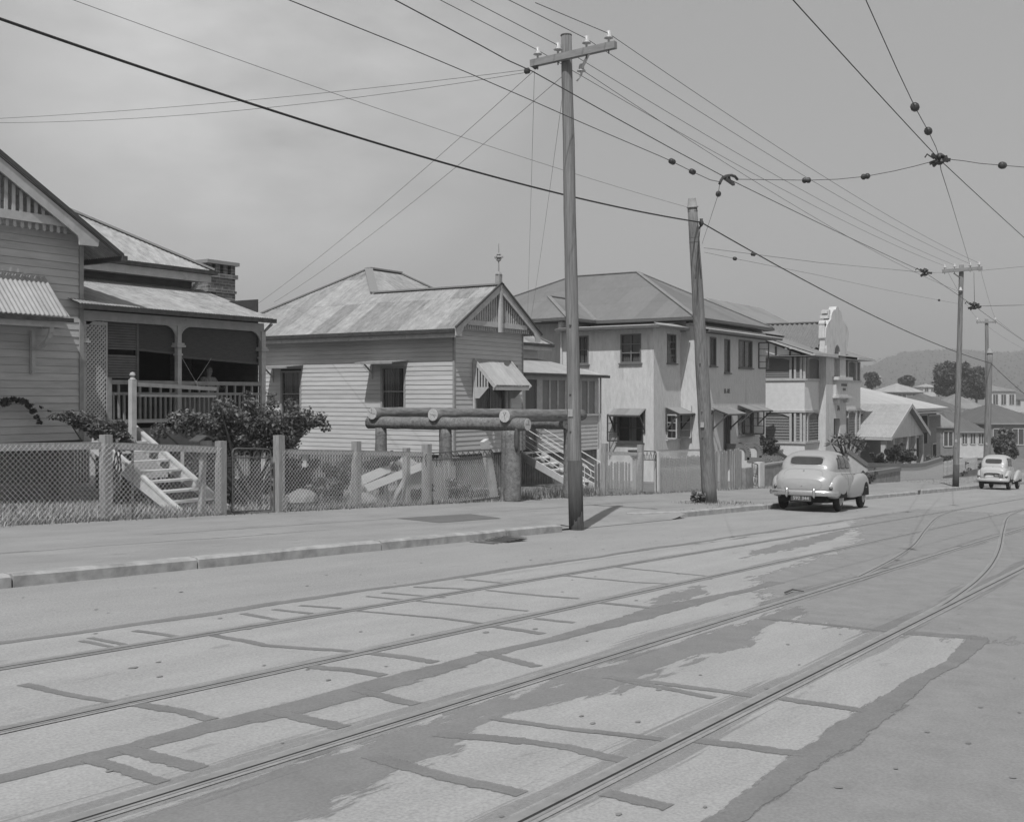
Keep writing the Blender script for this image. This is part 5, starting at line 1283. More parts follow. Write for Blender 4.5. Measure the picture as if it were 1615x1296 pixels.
mb.box(GXa - .04, GXa + .03, Y5 - .4, 22, ze5 - .16, ze5 - .02); mb.build('barge_board', trim_white, H5)
mb = MB(); mb.ext([(GXa + .15, Y5, ze5 - .12), (GXb - .15, Y5, ze5 - .12), (GXm, Y5, zr5 - .15)], (0, .08, 0)); mb.build('gable_wall', stucco_white, H5)
mb = MB()
for x in (GXa + .3, 70.8, GXm + .6, 76.6, GXb - .3): mb = MB(); mb.box(x - .14, x + .14, Y5 + .0, Y5 + .28, zg(x), ze5 - .13); mb.build('porch_post', trim_white, H5)
mb = MB(); mb.box(GXa + .5, GXb - .5, 20.4, 20.5, zg(70), ze5); mb.box(70.5, 96.8, 20.6, 34, zg(75) - 1.6, -1.05); mb.build('wall', mat('bungalow_wall', .20, .2, 3, .85, (1, 1, 5)), H5)
mb = MB(); me5 = -.95; e = (70.2, 98.2, 19.9, 35.0); hh = (e[3] - e[2]) / 2; pr5 = 1.36; dx = 9.0
mb.corr([(e[0], e[2], me5), (e[1], e[2], me5), (e[1] - dx, e[2] + hh, pr5), (e[0] + dx, e[2] + hh, pr5)]); mb.corr([(e[1], e[2], me5), (e[1], e[3], me5), (e[1] - dx, e[2] + hh, pr5)]); mb.corr([(e[0], e[2], me5), (e[0], e[3], me5), (e[0] + dx, e[2] + hh, pr5)]); mb.corr([(e[1], e[3], me5), (e[0], e[3], me5), (e[0] + dx, e[2] + hh, pr5), (e[1] - dx, e[2] + hh, pr5)])
mb.build('roof', iron('bungalow_roof', .40, .1), H5, True)
mb = MB(); mb.box(e[0], e[1] + .05, 19.82, 19.92, me5 - .2, me5 - .02); mb.box(82, 97, 19.5, 20.5, -1.32, -1.22); mb.build('gutter', trim_grey, H5)
for (pa, pb, ya, yb, mm) in ((1452, 1462, 655, 700, dark_in), (1440, 1449, 690, 722, dark_in), (1470, 1476, 700, 735, dark_in), (1464, 1482, 655, 675, lace)):
    p, q = PY(pa, yb, 20.58), PY(pb, ya, 20.58); mb = MB(); mb.box(p.x, q.x, 20.56, 20.59, p.z, q.z); w = mb.build('window', mm, H5); mb = MB(); mb.box(p.x - .12, p.x, 20.52, 20.59, p.z, q.z); mb.box(q.x, q.x + .12, 20.52, 20.59, p.z, q.z); mb.box(p.x, q.x, 20.52, 20.59, q.z, q.z + .1); mb.build('frame', trim_white, w)
mb = MB()
for k in range(5): p = PY(1424 + 0, 688 + 2.4 * k, 17.9); mb.box(p.x, p.x + 2.4, 18.2, 18.23, p.z - .04, p.z + .03)
mb.build('porch_blind', trim_white, H5)

# ================================================================== houses down in the valley
def hip_house(name, label, px0, px1, pyg, pye, pyr, depth, rm, wm, turn=0.0, dep=None, wins=3, cat='house', winpy=None):
    c = ray((px0 + px1) / 2, 625) * depth; sc = F_ / depth; wd = (px1 - px0) / sc; dp = dep or wd * .8
    ze, zr, zb = (625 - pye) / sc, (625 - pyr) / sc, (625 - pyg) / sc
    U = (RT * math.cos(turn) + FW * math.sin(turn)); V = (-RT * math.sin(turn) + FW * math.cos(turn))
    t = thing(name, label, cat, (c.x, c.y, zb)); P = lambda u, v, z: (c.x + U.x * u + V.x * v, c.y + U.y * u + V.y * v, z)
    hw = wd / 2; mb = MB(); i = .92
    mb.hexa([P(-hw * i, .3, zb), P(hw * i, .3, zb), P(hw * i, dp, zb), P(-hw * i, dp, zb), P(-hw * i, .3, ze), P(hw * i, .3, ze), P(hw * i, dp, ze), P(-hw * i, dp, ze)]); mb.build('wall', wm, t)
    mb = MB(); k = min(hw, dp / 2) * .95
    a, b, d_, e_ = P(-hw, 0, ze), P(hw, 0, ze), P(hw, dp + .3, ze), P(-hw, dp + .3, ze); r0, r1 = P(-hw + k, dp / 2, zr), P(hw - k + .01, dp / 2, zr)
    mb.corr([a, b, r1, r0], .3, .02, 3); mb.corr([b, d_, r1], .3, .02, 3); mb.corr([e_, a, r0], .3, .02, 3); mb.corr([d_, e_, r0, r1], .3, .02, 3); mb.build('roof', rm, t, True)
    mb = MB()
    for p, q in ((a, b), (b, d_), (d_, e_), (e_, a)): mb.beam(Vector(p) - Vector((0, 0, .08)), Vector(q) - Vector((0, 0, .08)), .12, .16)
    mb.build('gutter', trim_grey, t)
    zc0 = zb + (ze - zb) * .50; zc1 = zb + (ze - zb) * .86
    if winpy: zc0, zc1 = (625 - winpy[1]) / sc, (625 - winpy[0]) / sc
    for j in range(wins):
        u0 = -hw * i + 2 * hw * i * (j + .22) / wins; u1 = -hw * i + 2 * hw * i * (j + .78) / wins
        mb = MB(); mb.hexa([P(u0, .27, zc0), P(u1, .27, zc0), P(u1, .31, zc0), P(u0, .31, zc0), P(u0, .27, zc1), P(u1, .27, zc1), P(u1, .31, zc1), P(u0, .31, zc1)]); w = mb.build('window', trim_dark, t)
        mb = MB()
        for uu in (u0 - .05, (u0 + u1) / 2, u1 + .05): mb.beam(P(uu, .25, zc0), P(uu, .25, zc1), .09, .06)
        mb.beam(P(u0, .25, zc0 - .04), P(u1, .25, zc0 - .04), .06, .1); mb.beam(P(u0, .25, zc1 + .04), P(u1, .25, zc1 + .04), .06, .1); mb.build('frame', trim_white, w)
    return t
rf_dark = iron('far_roof_dark', .115, .15); rf_mid = iron('far_roof_mid', .22, .2); rf_pale = iron('far_roof_pale', .36, .15)
wl_w = mat('far_wall_white', .50, .1, 3, .85); wl_g = mat('far_wall_grey', .20, .2, 3, .85)
hip_house('cottage', 'white cottage with a row of four casements under a dark iron roof', 1500, 1560, 722, 680, 641, 118, rf_dark, wl_w, .12, 12, 4, 'house', (684, 700))
hip_house('cottage', 'grey cottage with a broad dark hipped roof behind the parked car at the right edge', 1556, 1660, 735, 667, 637, 122, rf_dark, wl_g, .1, 12, 3)
hip_house('cottage', 'grey walled cottage with a mid grey pyramid roof between the bungalow and the second pole', 1484, 1512, 735, 672, 640, 100, rf_mid, wl_g, .15, 8, 1)
hip_house('cottage', 'house with a long dark roof just above the bungalow roofline', 1434, 1530, 690, 648, 620, 150, rf_dark, wl_g, .05, 12, 3)
hip_house('cottage', 'small house with a mid grey pyramid roof between the two right hand poles', 1512, 1562, 680, 644, 621, 165, rf_mid, wl_w, .2, 10, 2)
hip_house('cottage', 'distant house with a pale low roof and chimney left of the round fig tree', 1408, 1462, 640, 618, 604, 230, rf_pale, wl_g, .2, 10, 2)
hip_house('cottage', 'distant white house with an upper verandah at the right edge', 1562, 1606, 660, 616, 607, 230, rf_mid, wl_w, .1, 10, 3)
hip_house('cottage', 'tiny far white house with a tall front beside the flats roof', 1383, 1392, 605, 594, 590, 330, rf_pale, wl_w, .3, 5, 1)
hip_house('cottage', 'tiny far pale house between the two distant trees', 1456, 1478, 625, 610, 605, 320, rf_pale, wl_w, .0, 7, 2)
hip_house('cottage', 'far dark roofed house low on the right of the fig tree', 1590, 1640, 650, 628, 617, 260, rf_dark, wl_w, .2, 10, 2)
# ------------------------------------------------------------------ hill
def hill_h(a, r):
    px = CX + F_ * math.tan(a)
    prof = [(1150, 600), (1300, 588), (1350, 585), (1372, 578), (1400, 566), (1428, 557), (1470, 555), (1500, 553), (1530, 555), (1560, 558), (1590, 558), (1640, 551), (1800, 560), (2100, 585)]
    for (p0, y0), (p1, y1) in zip(prof, prof[1:]):
        if p0 <= px <= p1: t = (px - p0) / (p1 - p0); t = t * t * (3 - 2 * t); top = (625 - (y0 + (y1 - y0) * t)); break
    else: top = 30
    z = top / F_ * 1500 * math.cos(0)
    k = (r - 700) / 800.0
    k = max(0, min(1, k)); s = k * k * (3 - 2 * k)
    return -8 + (z + 8) * s
mb = MB(); na, nr = 260, 50; random.seed(8)
for i in range(na + 1):
    a = math.atan((1150 - CX) / F_) + (math.atan((2100 - CX) / F_) - math.atan((1150 - CX) / F_)) * i / na
    for j in range(nr + 1):
        r = 650 + 1100 * j / nr; rr = min(r, 1500)
        d = (FW * math.cos(a) + RT * math.sin(a)) * (r / math.cos(a))
        h = hill_h(a, rr) if r <= 1500 else hill_h(a, 1500) - (r - 1500) * .25
        mb.v.append(Vector((d.x, d.y, h + (random.uniform(-1.2, 1.2) if j > 6 else -1))))
for i in range(na):
    for j in range(nr):
        k = i * (nr + 1) + j; mb.f.append([k, k + 1, k + nr + 2, k + nr + 1])
hill_m = mat('hill_forest', .105, .2, .05, .95, (1, 1, 1), 0, fine=.0)
o = struct(mb.build('hill', hill_m, None, True))
# scrub covering the hill: one mass
mb = MB(); random.seed(9)
for _ in range(7000):
    i = random.randint(0, na - 1); j = random.randint(8, 38); v = o.data.vertices[i * (nr + 1) + j].co; s = random.uniform(1.2, 2.6)
    p = Vector(v) + Vector((random.uniform(-8, 8), random.uniform(-8, 8), s * .3))
    a = Vector((random.gauss(0, 1), random.gauss(0, 1), random.gauss(0, .5))).normalized(); b = a.cross(Vector((random.gauss(0, 1), random.gauss(0, 1), random.gauss(0, 1)))).normalized()
    mb.poly([p - a * s * .6, p + b * s * .5, p + a * s * .6, p - b * s * .5])
fo = mb.build('hill_forest', leafmat('hill_leaf', .10, .15)); tag(fo, 'grey gum forest covering the far hill', 'forest', kind='stuff')
# ================================================================== POLES AND OVERHEAD WIRES
random.seed(31)
def sagline(p, q, sag, n=14):
    p = Vector(p); q = Vector(q); return [p + (q - p) * (i / n) - Vector((0, 0, sag * 4 * (i / n) * (1 - i / n))) for i in range(n + 1)]
def wire(name, pts, r, label, cat='wire', m=None, group=None, beads=(), n=5, bead_r=.05, bead_l=.12):
    r *= .8; t = MB(); t.tube(pts, r, n); o = t.build(name, m or wire_m, None, True, org=pts[0]); tag(o, label, cat, group)
    for b in beads:                                 # strain insulators threaded on the wire (point number, or fraction of its length)
        if isinstance(b, int): LL = [(Vector(c) - Vector(a)).length for a, c in zip(pts, pts[1:])]; b = sum(LL[:b]) / sum(LL)
        L = [0]; 
        for a, c in zip(pts, pts[1:]): L.append(L[-1] + (Vector(c) - Vector(a)).length)
        s = b * L[-1]; k = max(i for i in range(len(L)) if L[i] <= s + 1e-9); k = min(k, len(pts) - 2); a, c = Vector(pts[k]), Vector(pts[k + 1]); p = a + (c - a) * ((s - L[k]) / max(1e-6, L[k + 1] - L[k])); d = (c - a).normalized()
        mb = MB(); mb.lathe(p - d * bead_l / 2, [(bead_r * .5, 0), (bead_r, bead_l * .15), (bead_r * 1.05, bead_l * .35), (bead_r * .8, bead_l * .5), (bead_r * 1.05, bead_l * .65), (bead_r, bead_l * .85), (bead_r * .5, bead_l)], 10, d); mb.build('insulator', bead_m, o, True)
    return o
def pole(name, label, base, top, rb, rt, group=None, cap=False, m=None, dark=0.0, n=14):
    base = Vector(base); top = Vector(top); t = thing(name, label, 'pole', base, group)
    mb = MB(); k = 14; pts = []; rs = []
    for i in range(k + 1):
        f = i / k; p = base + (top - base) * f; pts.append(p + Vector((random.uniform(-.006, .006), random.uniform(-.006, .006), 0)));  rs.append((rb + (rt - rb) * f) * random.uniform(.985, 1.015))
    mb.tube(pts, rs, n, True, .015); mb.build('shaft', m or wood_pole, t, True)
    f = (top - base).normalized()
    for hh in (1.9, 2.6, 3.9): mb = MB(); c = base + f * hh - Vector((rb * .93, .02 * hh - .05, 0)); mb.lathe(c, [(.02, -.02), (.02, .015), (.012, .02)], 6, (-1, 0, 0)); mb.build('bolt', pipe_m, t)
    mb = MB(); c = base + f * 2.25; mb.box(c.x - rb * 1.02, c.x - rb * .9, c.y - .05, c.y + .05, c.z - .07, c.z + .07); mb.build('pole_plate', mat('plate_zinc', .34, .2, 8, .5), t)
    if dark:
        mb = MB(); mb.tube([base, base + (top - base) * (dark / (top - base).length)], rb * 1.03, n); mb.build('tarred_base', mat('pole_tar', .07, .3, 8, .9, (3, 3, .4), .3), t, True)
    return t
def pin_ins(mb, p, s=1.0):
    p = Vector(p); mb.lathe(p, [(.02 * s, 0), (.02 * s, .06 * s), (.085 * s, .065 * s), (.075 * s, .09 * s), (.055 * s, .10 * s), (.05 * s, .16 * s), (.035 * s, .2 * s), (0, .215 * s)], 10)
# pole 1
B1 = PG(909, 832, .04); B1.z -= .08; T1 = PX(893, 57, B1.x + .0)
p1 = pole('power_pole', 'tall slightly tapering timber power pole with a crossarm, standing at the kerb in the centre', B1, T1, 0.136, .104, 'power poles along the kerb', dark=1.35)
def crossarm(parent, pc, y0, y1, x, z0, z1, ins, s=1.0, sec=.13):
    mb = MB(); mb.beam((x, y0, z0), (x, y1, z1), .11, sec); arm = mb.build('crossarm', mat('crossarm_wood', .23, .2, 6, .85, (3, .5, 3)), parent)
    tops = []
    for y in ins:
        z = z0 + (z1 - z0) * (y - y0) / (y1 - y0) + sec / 2; mb = MB(); pin_ins(mb, (x, y, z + .02), s); mb.build('insulator', porcelain, arm, True); mb = MB(); mb.tube([(x, y, z - sec - .07), (x, y, z + .05)], .014, 5); mb.build('pin', pipe_m, arm); tops.append(Vector((x, y, z + .17 * s)))
    return tops
xa = B1.x - .17
pl, pr_ = PX(838, 101, xa), PX(971, 71, xa)
tops1 = crossarm(p1, None, pl.y, pr_.y, xa, pl.z, pr_.z, [PX(px, 85, xa).y for px in (848, 880, 925, 960)])
mb = MB(); mb.beam((xa - .02, PX(932, 80, xa).y, PX(932, 80, xa).z), PX(918, 107, xa + .1), .035, .05); mb.build('arm_brace', mat('brace_galv', .45, .1, 6, .5), p1)
mb = MB(); q1 = PX(917, 110, B1.x - .02); pin_ins(mb, q1 - Vector((0, 0, .1)), 1.0); mb.tube([q1 - Vector((0, 0, .1)), q1 + Vector((0, .10, -.2))], .018, 5); mb.build('side_insulator', porcelain, p1, True)
mb = MB(); c = pl - Vector((0, -.03, .12)); mb.lathe(c, [(.02, 0), (.06, .03), (.06, .1), (.02, .13)], 8, (0, 1, 0)); mb.lathe(c + Vector((0, -.12, 0)), [(.02, 0), (.05, .03), (.05, .08), (.02, .1)], 8, (0, 0, 1)); mb.build('end_insulator', bead_m, p1, True)
mb = MB(); mb.tube([T1 - Vector((0, 0, .002)), T1 + Vector((0, 0, .02))], .109, 12); mb.build('top_band', trim_dark, p1)
# pole 2: stout leaning tramway post
B2 = Vector((28.2, 11.9, zg(28.2) + .05)); T2 = PY(1092, 326, B2.y)
p2 = pole('tramway_post', 'thick timber tramway post leaning left with a conical iron cap', B2, T2, .21, .128)
mb = MB(); ax = (T2 - B2).normalized(); mb.lathe(T2 - ax * .03, [(.155, 0), (.15, .03), (.13, .05), (.10, .24), (.095, .25), (0, .235)], 14, ax); mb.build('iron_cap', trim_grey, p2, True)
mb = MB(); at2 = PY(1106, 351, B2.y - .16); mb.lathe(at2 - Vector((0, 0, .1)), [(.03, 0), (.06, .05), (.07, .1), (.04, .16), (.05, .2)], 8); mb.tube([at2 - Vector((0, 0, .08)), at2 + Vector((-.03, .14, -.22))], .03, 5); mb.build('cable_clamp', bead_m, p2, True)
mb = MB()
for t, r in ((.985, .135), (.90, .14), (.885, .142)):
    p = B2 + (T2 - B2) * t; mb.tube([p - ax * .012, p + ax * .012], r * .98 + .0, 14)
mb.build('iron_band', pipe_m, p2)
mb = MB(); p = at2 + Vector((-.02, .02, -.1)); mb.tube([p, PY(1101, 392, B2.y - .17), PY(1097, 440, B2.y - .18)], .012, 4); mb.tube([PY(1101, 392, B2.y - .18), PY(1106, 440, B2.y - .19)], .01, 4); mb.build('stay_wire', cable_m, p2)
mb = MB(); 
# pole 3
B3 = Vector((56.3, 11.1, zg(56.3) + .1)); T3 = PX(1516.5, 418, B3.x)
p3 = pole('power_pole', 'power pole with a narrow crossarm and dark base just left of the far parked car', B3, T3, .15, .11, 'power poles along the kerb', dark=1.1)
x3 = B3.x - .2; l3, r3 = PX(1486, 428, x3), PX(1549, 423, x3)
tops3 = crossarm(p3, None, l3.y, r3.y, x3, l3.z, r3.z, [PX(px, 425, x3).y for px in (1490, 1505.5, 1530, 1544)], 1.0, .16)
mb = MB(); mb.beam(PX(1504, 431, x3), PX(1514, 438, x3 + .1), .05, .05); mb.build('arm_brace', pipe_m, p3)
mb = MB(); q3 = PX(1515, 461, B3.x - .16); pin_ins(mb, q3, 1.2); mb.build('side_insulator', porcelain, p3, True)
# pole 4 pair
B4 = Vector((66.0, 11.4, zg(66) + .1)); T4 = PX(1561, 556, B4.x)
p4 = pole('tramway_post', 'short stout tramway post behind the far parked car, carrying the thick cable', B4, T4, .20, .15)
mb = MB(); mb.lathe(T4 - Vector((0, 0, .05)), [(.19, 0), (.19, .04), (.15, .06), (.13, .22), (.06, .28), (0, .29)], 12); mb.build('iron_cap', trim_grey, p4, True)
B5 = Vector((88.0, 13.2, zg(88) + .1)); T5 = PX(1556, 503, B5.x); B5.y = PX(1558, 700, B5.x).y
p5 = pole('power_pole', 'thin distant power pole with a plain crossarm behind the short tramway post', B5, T5, .18, .12, 'power poles along the kerb')
x5 = B5.x - .15; l5, r5 = PX(1540, 508, x5), PX(1571, 508, x5); tops5 = crossarm(p5, None, l5.y, r5.y, x5, l5.z, r5.z, [l5.y + (r5.y - l5.y) * k for k in (.04, .96)], 1.2, .13)

# ---- thick feeder cable
Yc = B2.y - .16
a = PY(-120, -12, Yc - .1)
wire('feeder_cable', sagline(a, at2, .30, 40), .024, 'thick dark cable sweeping from the top left corner to the leaning tramway post', 'cable', cable_m)
e4 = PX(1563, 573, B4.x - .2)
wire('feeder_cable', sagline(at2, e4, .38, 24), .022, 'thick dark cable from the leaning tramway post down to the short far post', 'cable', cable_m)
wire('feeder_cable', sagline(e4, PX(1640, 640, 75), .1, 10), .02, 'thick cable running on from the short far post past the right edge', 'cable', cable_m)
# ---- four line wires on the crossarms
ends = [(785, 47), (832, 47), (896, 47), (945, 47)]
lab = ['outermost left', 'inner left', 'inner right', 'outermost right']
for k in range(4):
    p = tops1[k]; d = PN(ends[k][0], ends[k][1], p, RT * .35 + FW * -.9)
    L = PY(ends[k][0], ends[k][1], p.y); L = p + (L - p) * 7.0
    wire('line_wire', sagline(L, p, .0, 6), .0085, 'power wire running off the picture top from the %s insulator of the near crossarm' % lab[k], 'wire', None, 'power wires between the poles')
    wire('line_wire', sagline(p, tops3[k], .30, 30), .0075, 'power wire from the near crossarm to the far pole, on their %s insulators' % lab[k], 'wire', None, 'power wires between the poles')
wire('line_wire', sagline(q1, q3, .35, 30), .007, 'lower power wire between the side insulators of the near and the far pole', 'wire')
for k, (a_, b_) in enumerate(((0, 0), (3, 1))):
    wire('line_wire', sagline(tops3[a_], tops5[b_], .2, 10), .008, 'far power wire from the second pole to the %s end of the thin distant pole' % ('left', 'right')[k], 'wire')
    wire('line_wire', sagline(tops5[b_], tops5[b_] + Vector((34, .4, -1.6)), .3, 10), .008, 'last far power wire running on beyond the %s end of the thin distant pole' % ('left', 'right')[k], 'wire')
# ---- service wires to the houses
e1 = pl - Vector((0, -.05, .10))
wire('service_wire', sagline(PY(-40, 189, 26), e1, .12, 20), .006, 'upper thin service wire running far left from the near crossarm', 'wire')
wire('service_wire', sagline(PY(-40, 194, 26), e1 - Vector((0, .02, .05)), .26, 20), .006, 'lower thin service wire running far left from the near crossarm', 'wire')
hA, hB = PY(408, 478, 30.5), PY(432, 477, 30.5)
wire('service_wire', sagline(e1 - Vector((0, .1, .05)), hA, .18, 20), .006, 'left of two thin service wires dropping to the middle house roof', 'wire')
wire('service_wire', sagline(PX(897, 112, B1.x), hB, .25, 20), .006, 'right of two thin service wires dropping to the middle house roof', 'wire')
wire('service_wire', sagline(e1 - Vector((0, .12, .05)), PY(832, 500, 27), .1, 12), .005, 'left of two faint wires dropping steeply behind the near pole to the stucco house', 'wire')
wire('service_wire', sagline(PX(890, 130, B1.x + .1), PY(838, 500, 26.8), .12, 12), .005, 'right of two faint wires dropping steeply behind the near pole to the stucco house', 'wire')
wire('telephone_wire', sagline(PY(60, -20, 12.2), PY(1084, 327, 12.1), .12, 20), .005, 'faint thin wire crossing the sky below the clouds to the leaning post', 'wire')
# ---- tram contact wires and their span wires
YT1, YT2 = 6.15, 3.25
f1 = PY(1146, 281, YT1); f2 = PY(1482, 252, YT2); f3 = PY(1459, 430, YT1); f4 = PY(1537, 483, YT1)
T1a = PY(600, -12, YT1)
wire('contact_wire', [T1a] + [PY(px, py, YT1) for px, py in ((760, 73), (800, 95), (840, 113), (960, 180), (1060, 235))] + [f1], .0075, 'near length of tram contact wire over the far track, ending at the pull-off arm', 'tram wire')
wire('contact_wire', sagline(f1, f3, .02, 12)[0:] + sagline(f3, f4, .0, 6)[1:], .0075, 'tram contact wire over the far track from the pull-off arm to the far pole', 'tram wire')
wire('contact_wire', sagline(f4, f4 + (f4 - f3) * 3.2, .05, 8), .0075, 'far end of the tram contact wire passing beyond the far pole', 'tram wire')
g0 = PY(1228, -25, YT2)
wire('contact_wire', sagline(g0, f2, .01, 8), .0075, 'tram contact wire over the near track from the picture top to the star junction', 'tram wire')
wire('contact_wire', sagline(f2, PY(1680, 432, YT2), .02, 8), .0075, 'tram contact wire over the near track leaving the star junction towards the right edge', 'tram wire')
def knot(name, c, label, s=1.0, arms=7):
    mb = MB(); c = Vector(c)
    for k in range(arms):
        a_ = k * 2.4; d = Vector((math.cos(a_), math.sin(a_), math.sin(k * 1.7) * .5)).normalized(); mb.beam(c - d * .05 * s, c + d * .16 * s, .035 * s, .05 * s)
    mb.lathe(c - Vector((0, 0, .08 * s)), [(.03 * s, 0), (.08 * s, .04 * s), (.05 * s, .1 * s), (.09 * s, .13 * s), (.03 * s, .18 * s)], 8)
    for k in (0, 3):
        a_ = k * 2.4 + .3; d = Vector((math.cos(a_), math.sin(a_), .3)); mb.tube([c + d * .1 * s, c + d * .22 * s + Vector((0, 0, .06 * s)), c + d * .26 * s], .012 * s, 5)
    o = mb.build(name, bead_m, None, False, org=c); return tag(o, label, 'wire fitting')
knot('wire_knot', f2, 'star shaped junction fitting where the tram span wires meet at upper right', .85, 9)
knot('wire_knot', f3, 'small dark wire clamp left of the far pole crossarm', 1.0, 5)
knot('wire_knot', f4, 'dark cluster of clamps on the contact wire right of the far pole', 1.15, 8)
# pull-off arm
arc = [PY(px, py, YT1) for px, py in ((1135, 290), (1137, 285), (1140, 280.5), (1146, 277.5), (1153, 276.5), (1159, 278.5), (1163, 283))]
mb = MB(); mb.tube(arc, .022, 6); mb.beam(PY(1143, 281, YT1), PY(1157, 291, YT1), .04, .04); mb.beam(PY(1149, 277, YT1), PY(1151, 285, YT1), .03, .03); tag(mb.build('pull_off_arm', bead_m, None, False, org=arc[0]), 'curved iron pull-off arm holding the tram wire over the road', 'wire fitting')
A0, A6 = arc[0], arc[-1]
s0 = PY(545, 34, 8.8)
def chain(pts_px, Y0, Y1, n=None):
    out = []; N = len(pts_px)
    for i, (px, py) in enumerate(pts_px): out.append(PY(px, py, Y0 + (Y1 - Y0) * i / (N - 1)))
    return out
wire('span_wire', chain([(430, -10), (545, 36), (640, 74), (740, 116), (830, 155), (900, 186), (960, 212), (1040, 246), (1060, 255), (1092, 271), (1120, 284), (1135, 287)], 6.5, YT1), .006, 'span wire with two insulators running from the top of the sky to the pull-off arm', 'tram wire', None, None, (8, 9), 5, .038, .11)
wire('span_wire', [PY(1107, 385, B2.y - .2), PY(1122, 340, 8.6), PY(1133, 306, 6.4), A0], .005, 'steep span wire from the leaning post up to the pull-off arm', 'tram wire', None, None, (2,), 5, .04, .10)
wire('span_wire', chain([(1163, 283), (1200, 283.5), (1272, 284.5), (1320, 283), (1365, 278.5), (1410, 270), (1440, 263), (1478, 253)], YT1, YT2), .006, 'span wire with two insulators between the pull-off arm and the star shaped junction', 'tram wire', None, None, (2, 4), 5, .042, .13)
wire('span_wire', chain([(1484, 250), (1520, 254), (1545, 258), (1581, 261), (1640, 266)], YT2, 2.5) + [Vector((f2.x + 1.2, -8, f2.z + .7))], .006, 'span wire with one insulator from the star shaped junction to the right edge', 'tram wire', None, None, (3,), 5, .05, .15)
wire('span_wire', chain([(1352, -30), (1415, 110), (1443, 169), (1464, 207), (1476, 232), (1482, 250)], 2.5, YT2), .0055, 'span wire with two insulators dropping from the top edge to the star shaped junction', 'tram wire', None, None, (2, 3), 5, .045, .10)
wire('span_wire', [f2, PY(1484, 268, 3.8), PY(1500, 318, 5.2), PY(1530, 418, 9.4), PX(1533, 428, x3)], .0075, 'span wire from the star shaped junction down to the far crossarm', 'tram wire')
wire('span_wire', [PX(1536, 429, x3), f4 + Vector((0, 0, .1))], .011, 'short hanger from the far crossarm to the clamp cluster', 'tram wire')
s2 = PY(1110, 391, B2.y - .2); s3 = PY(1111, 398, B2.y - .2)
wire('span_wire', [s2, PY(1188, 401, 10.3), PY(1290, 414, 8.5), f3, PX(1488, 430, x3 - .2)], .0065, 'upper of two span wires from the leaning post to the far crossarm', 'tram wire', None, None, (1,), 5, .05, .13)
wire('span_wire', [s3, PY(1159, 408, 11), PY(1290, 434, 11), PY(1400, 458, 11), PY(1481, 473.5, 11.0), PX(1511, 479, B3.x)], .0055, 'lower of two span wires from the leaning post to the far pole', 'tram wire', None, None, (1, 4), 5, .05, .12)
wire('span_wire', [f4, PY(1600, 481.5, 4.5), PY(1660, 480, 2.0), Vector((f4.x + 1.5, -8, f4.z + .8))], .0075, 'span wire from the clamp cluster to the right edge', 'tram wire')
wire('span_wire', [PX(1545, 427, x3), PX(1650, 417, x3), Vector((x3 + .3, -8, PX(1650, 417, x3).z + .5))], .008, 'span wire from the far crossarm to the right edge', 'tram wire')
# ================================================================== FENCES
random.seed(41)
FY = FENCE_Y
def gy(x): return zg(x) + .13
def fx(px): return PY(px, 780, FY).x
def chainlink(mb, x0, x1, zb0, zt0, zb1, zt1, y, sp=.090, r=.0025, skew=0.0):
    """diamond wire: two families of diagonal wires over a (possibly sloping) panel"""
    L = x1 - x0
    def P(u, v):                                    # u along, v 0..1 up
        x = x0 + u; t = u / L; zb = zb0 + (zb1 - zb0) * t; zt = zt0 + (zt1 - zt0) * t
        return Vector((x, y, zb + (zt - zb) * v))
    Hh = (zt0 - zb0 + zt1 - zb1) / 2
    n = int((L + Hh) / sp) + 1
    for s in (1, -1):
        for k in range(n):
            c = -Hh + k * sp if s > 0 else k * sp
            ua, ub = (c, c + Hh) if s > 0 else (c, c - Hh)
            va, vb = 0.0, 1.0
            def clip(u): return max(0, min(L, u))
            if (ua < 0 and ub < 0) or (ua > L and ub > L): continue
            ca, cb_ = clip(ua), clip(ub)
            va, vb = (ca - ua) / (ub - ua), (cb_ - ua) / (ub - ua)
            if vb - va < .01: continue
            p, q = P(ca, va), P(cb_, vb); o = Vector((0, .004 * s, 0))
            mb.tube([p + o, q + o], r, 3, False)
def post(parent, x, h, w=.13, lean=0.0, y=FY, m=None, name='post', depth=None):
    mb = MB(); b = Vector((x, y, gy(x) - .05)); t = Vector((x + lean, y, gy(x) + h)); mb.beam(b, t, w, depth or w, (0, 1, 0)); return mb.build(name, m or wood_fence, parent)
# --- fence of the left house
f1x = [PY(-30, 780, FY).x, fx(167), fx(345)]
t = thing('mesh_fence', 'wire mesh fence with timber top rail and two posts in front of the left house', 'fence', (f1x[1], FY, gy(f1x[1])))
post(t, f1x[1], 1.42, .15); post(t, f1x[2] + .05, 1.36, .15, -.0); 
mb = MB(); mb.beam((f1x[0], FY + .05, gy(f1x[0]) + 1.18), (f1x[1], FY + .05, gy(f1x[1]) + 1.24), .05, .12); mb.beam((f1x[1], FY + .05, gy(f1x[1]) + 1.24), (f1x[2], FY + .05, gy(f1x[2]) + 1.20), .05, .12); mb.build('top_rail', wood_fence, t)
mb = MB(); chainlink(mb, f1x[0], f1x[1], gy(f1x[0]) + .02, gy(f1x[0]) + 1.22, gy(f1x[1]) + .02, gy(f1x[1]) + 1.28, FY - .085); chainlink(mb, f1x[1], f1x[2], gy(f1x[1]) + .02, gy(f1x[1]) + 1.28, gy(f1x[2]) + .02, gy(f1x[2]) + 1.24, FY - .085); mb.build('wire_mesh', wire_mesh, t)
mb = MB(); xx = fx(212); mb.tube([(xx, FY + .05, gy(xx)), (xx, FY + .05, gy(xx) + 1.25)], .022, 6); mb.build('stay_post', pipe_m, t)
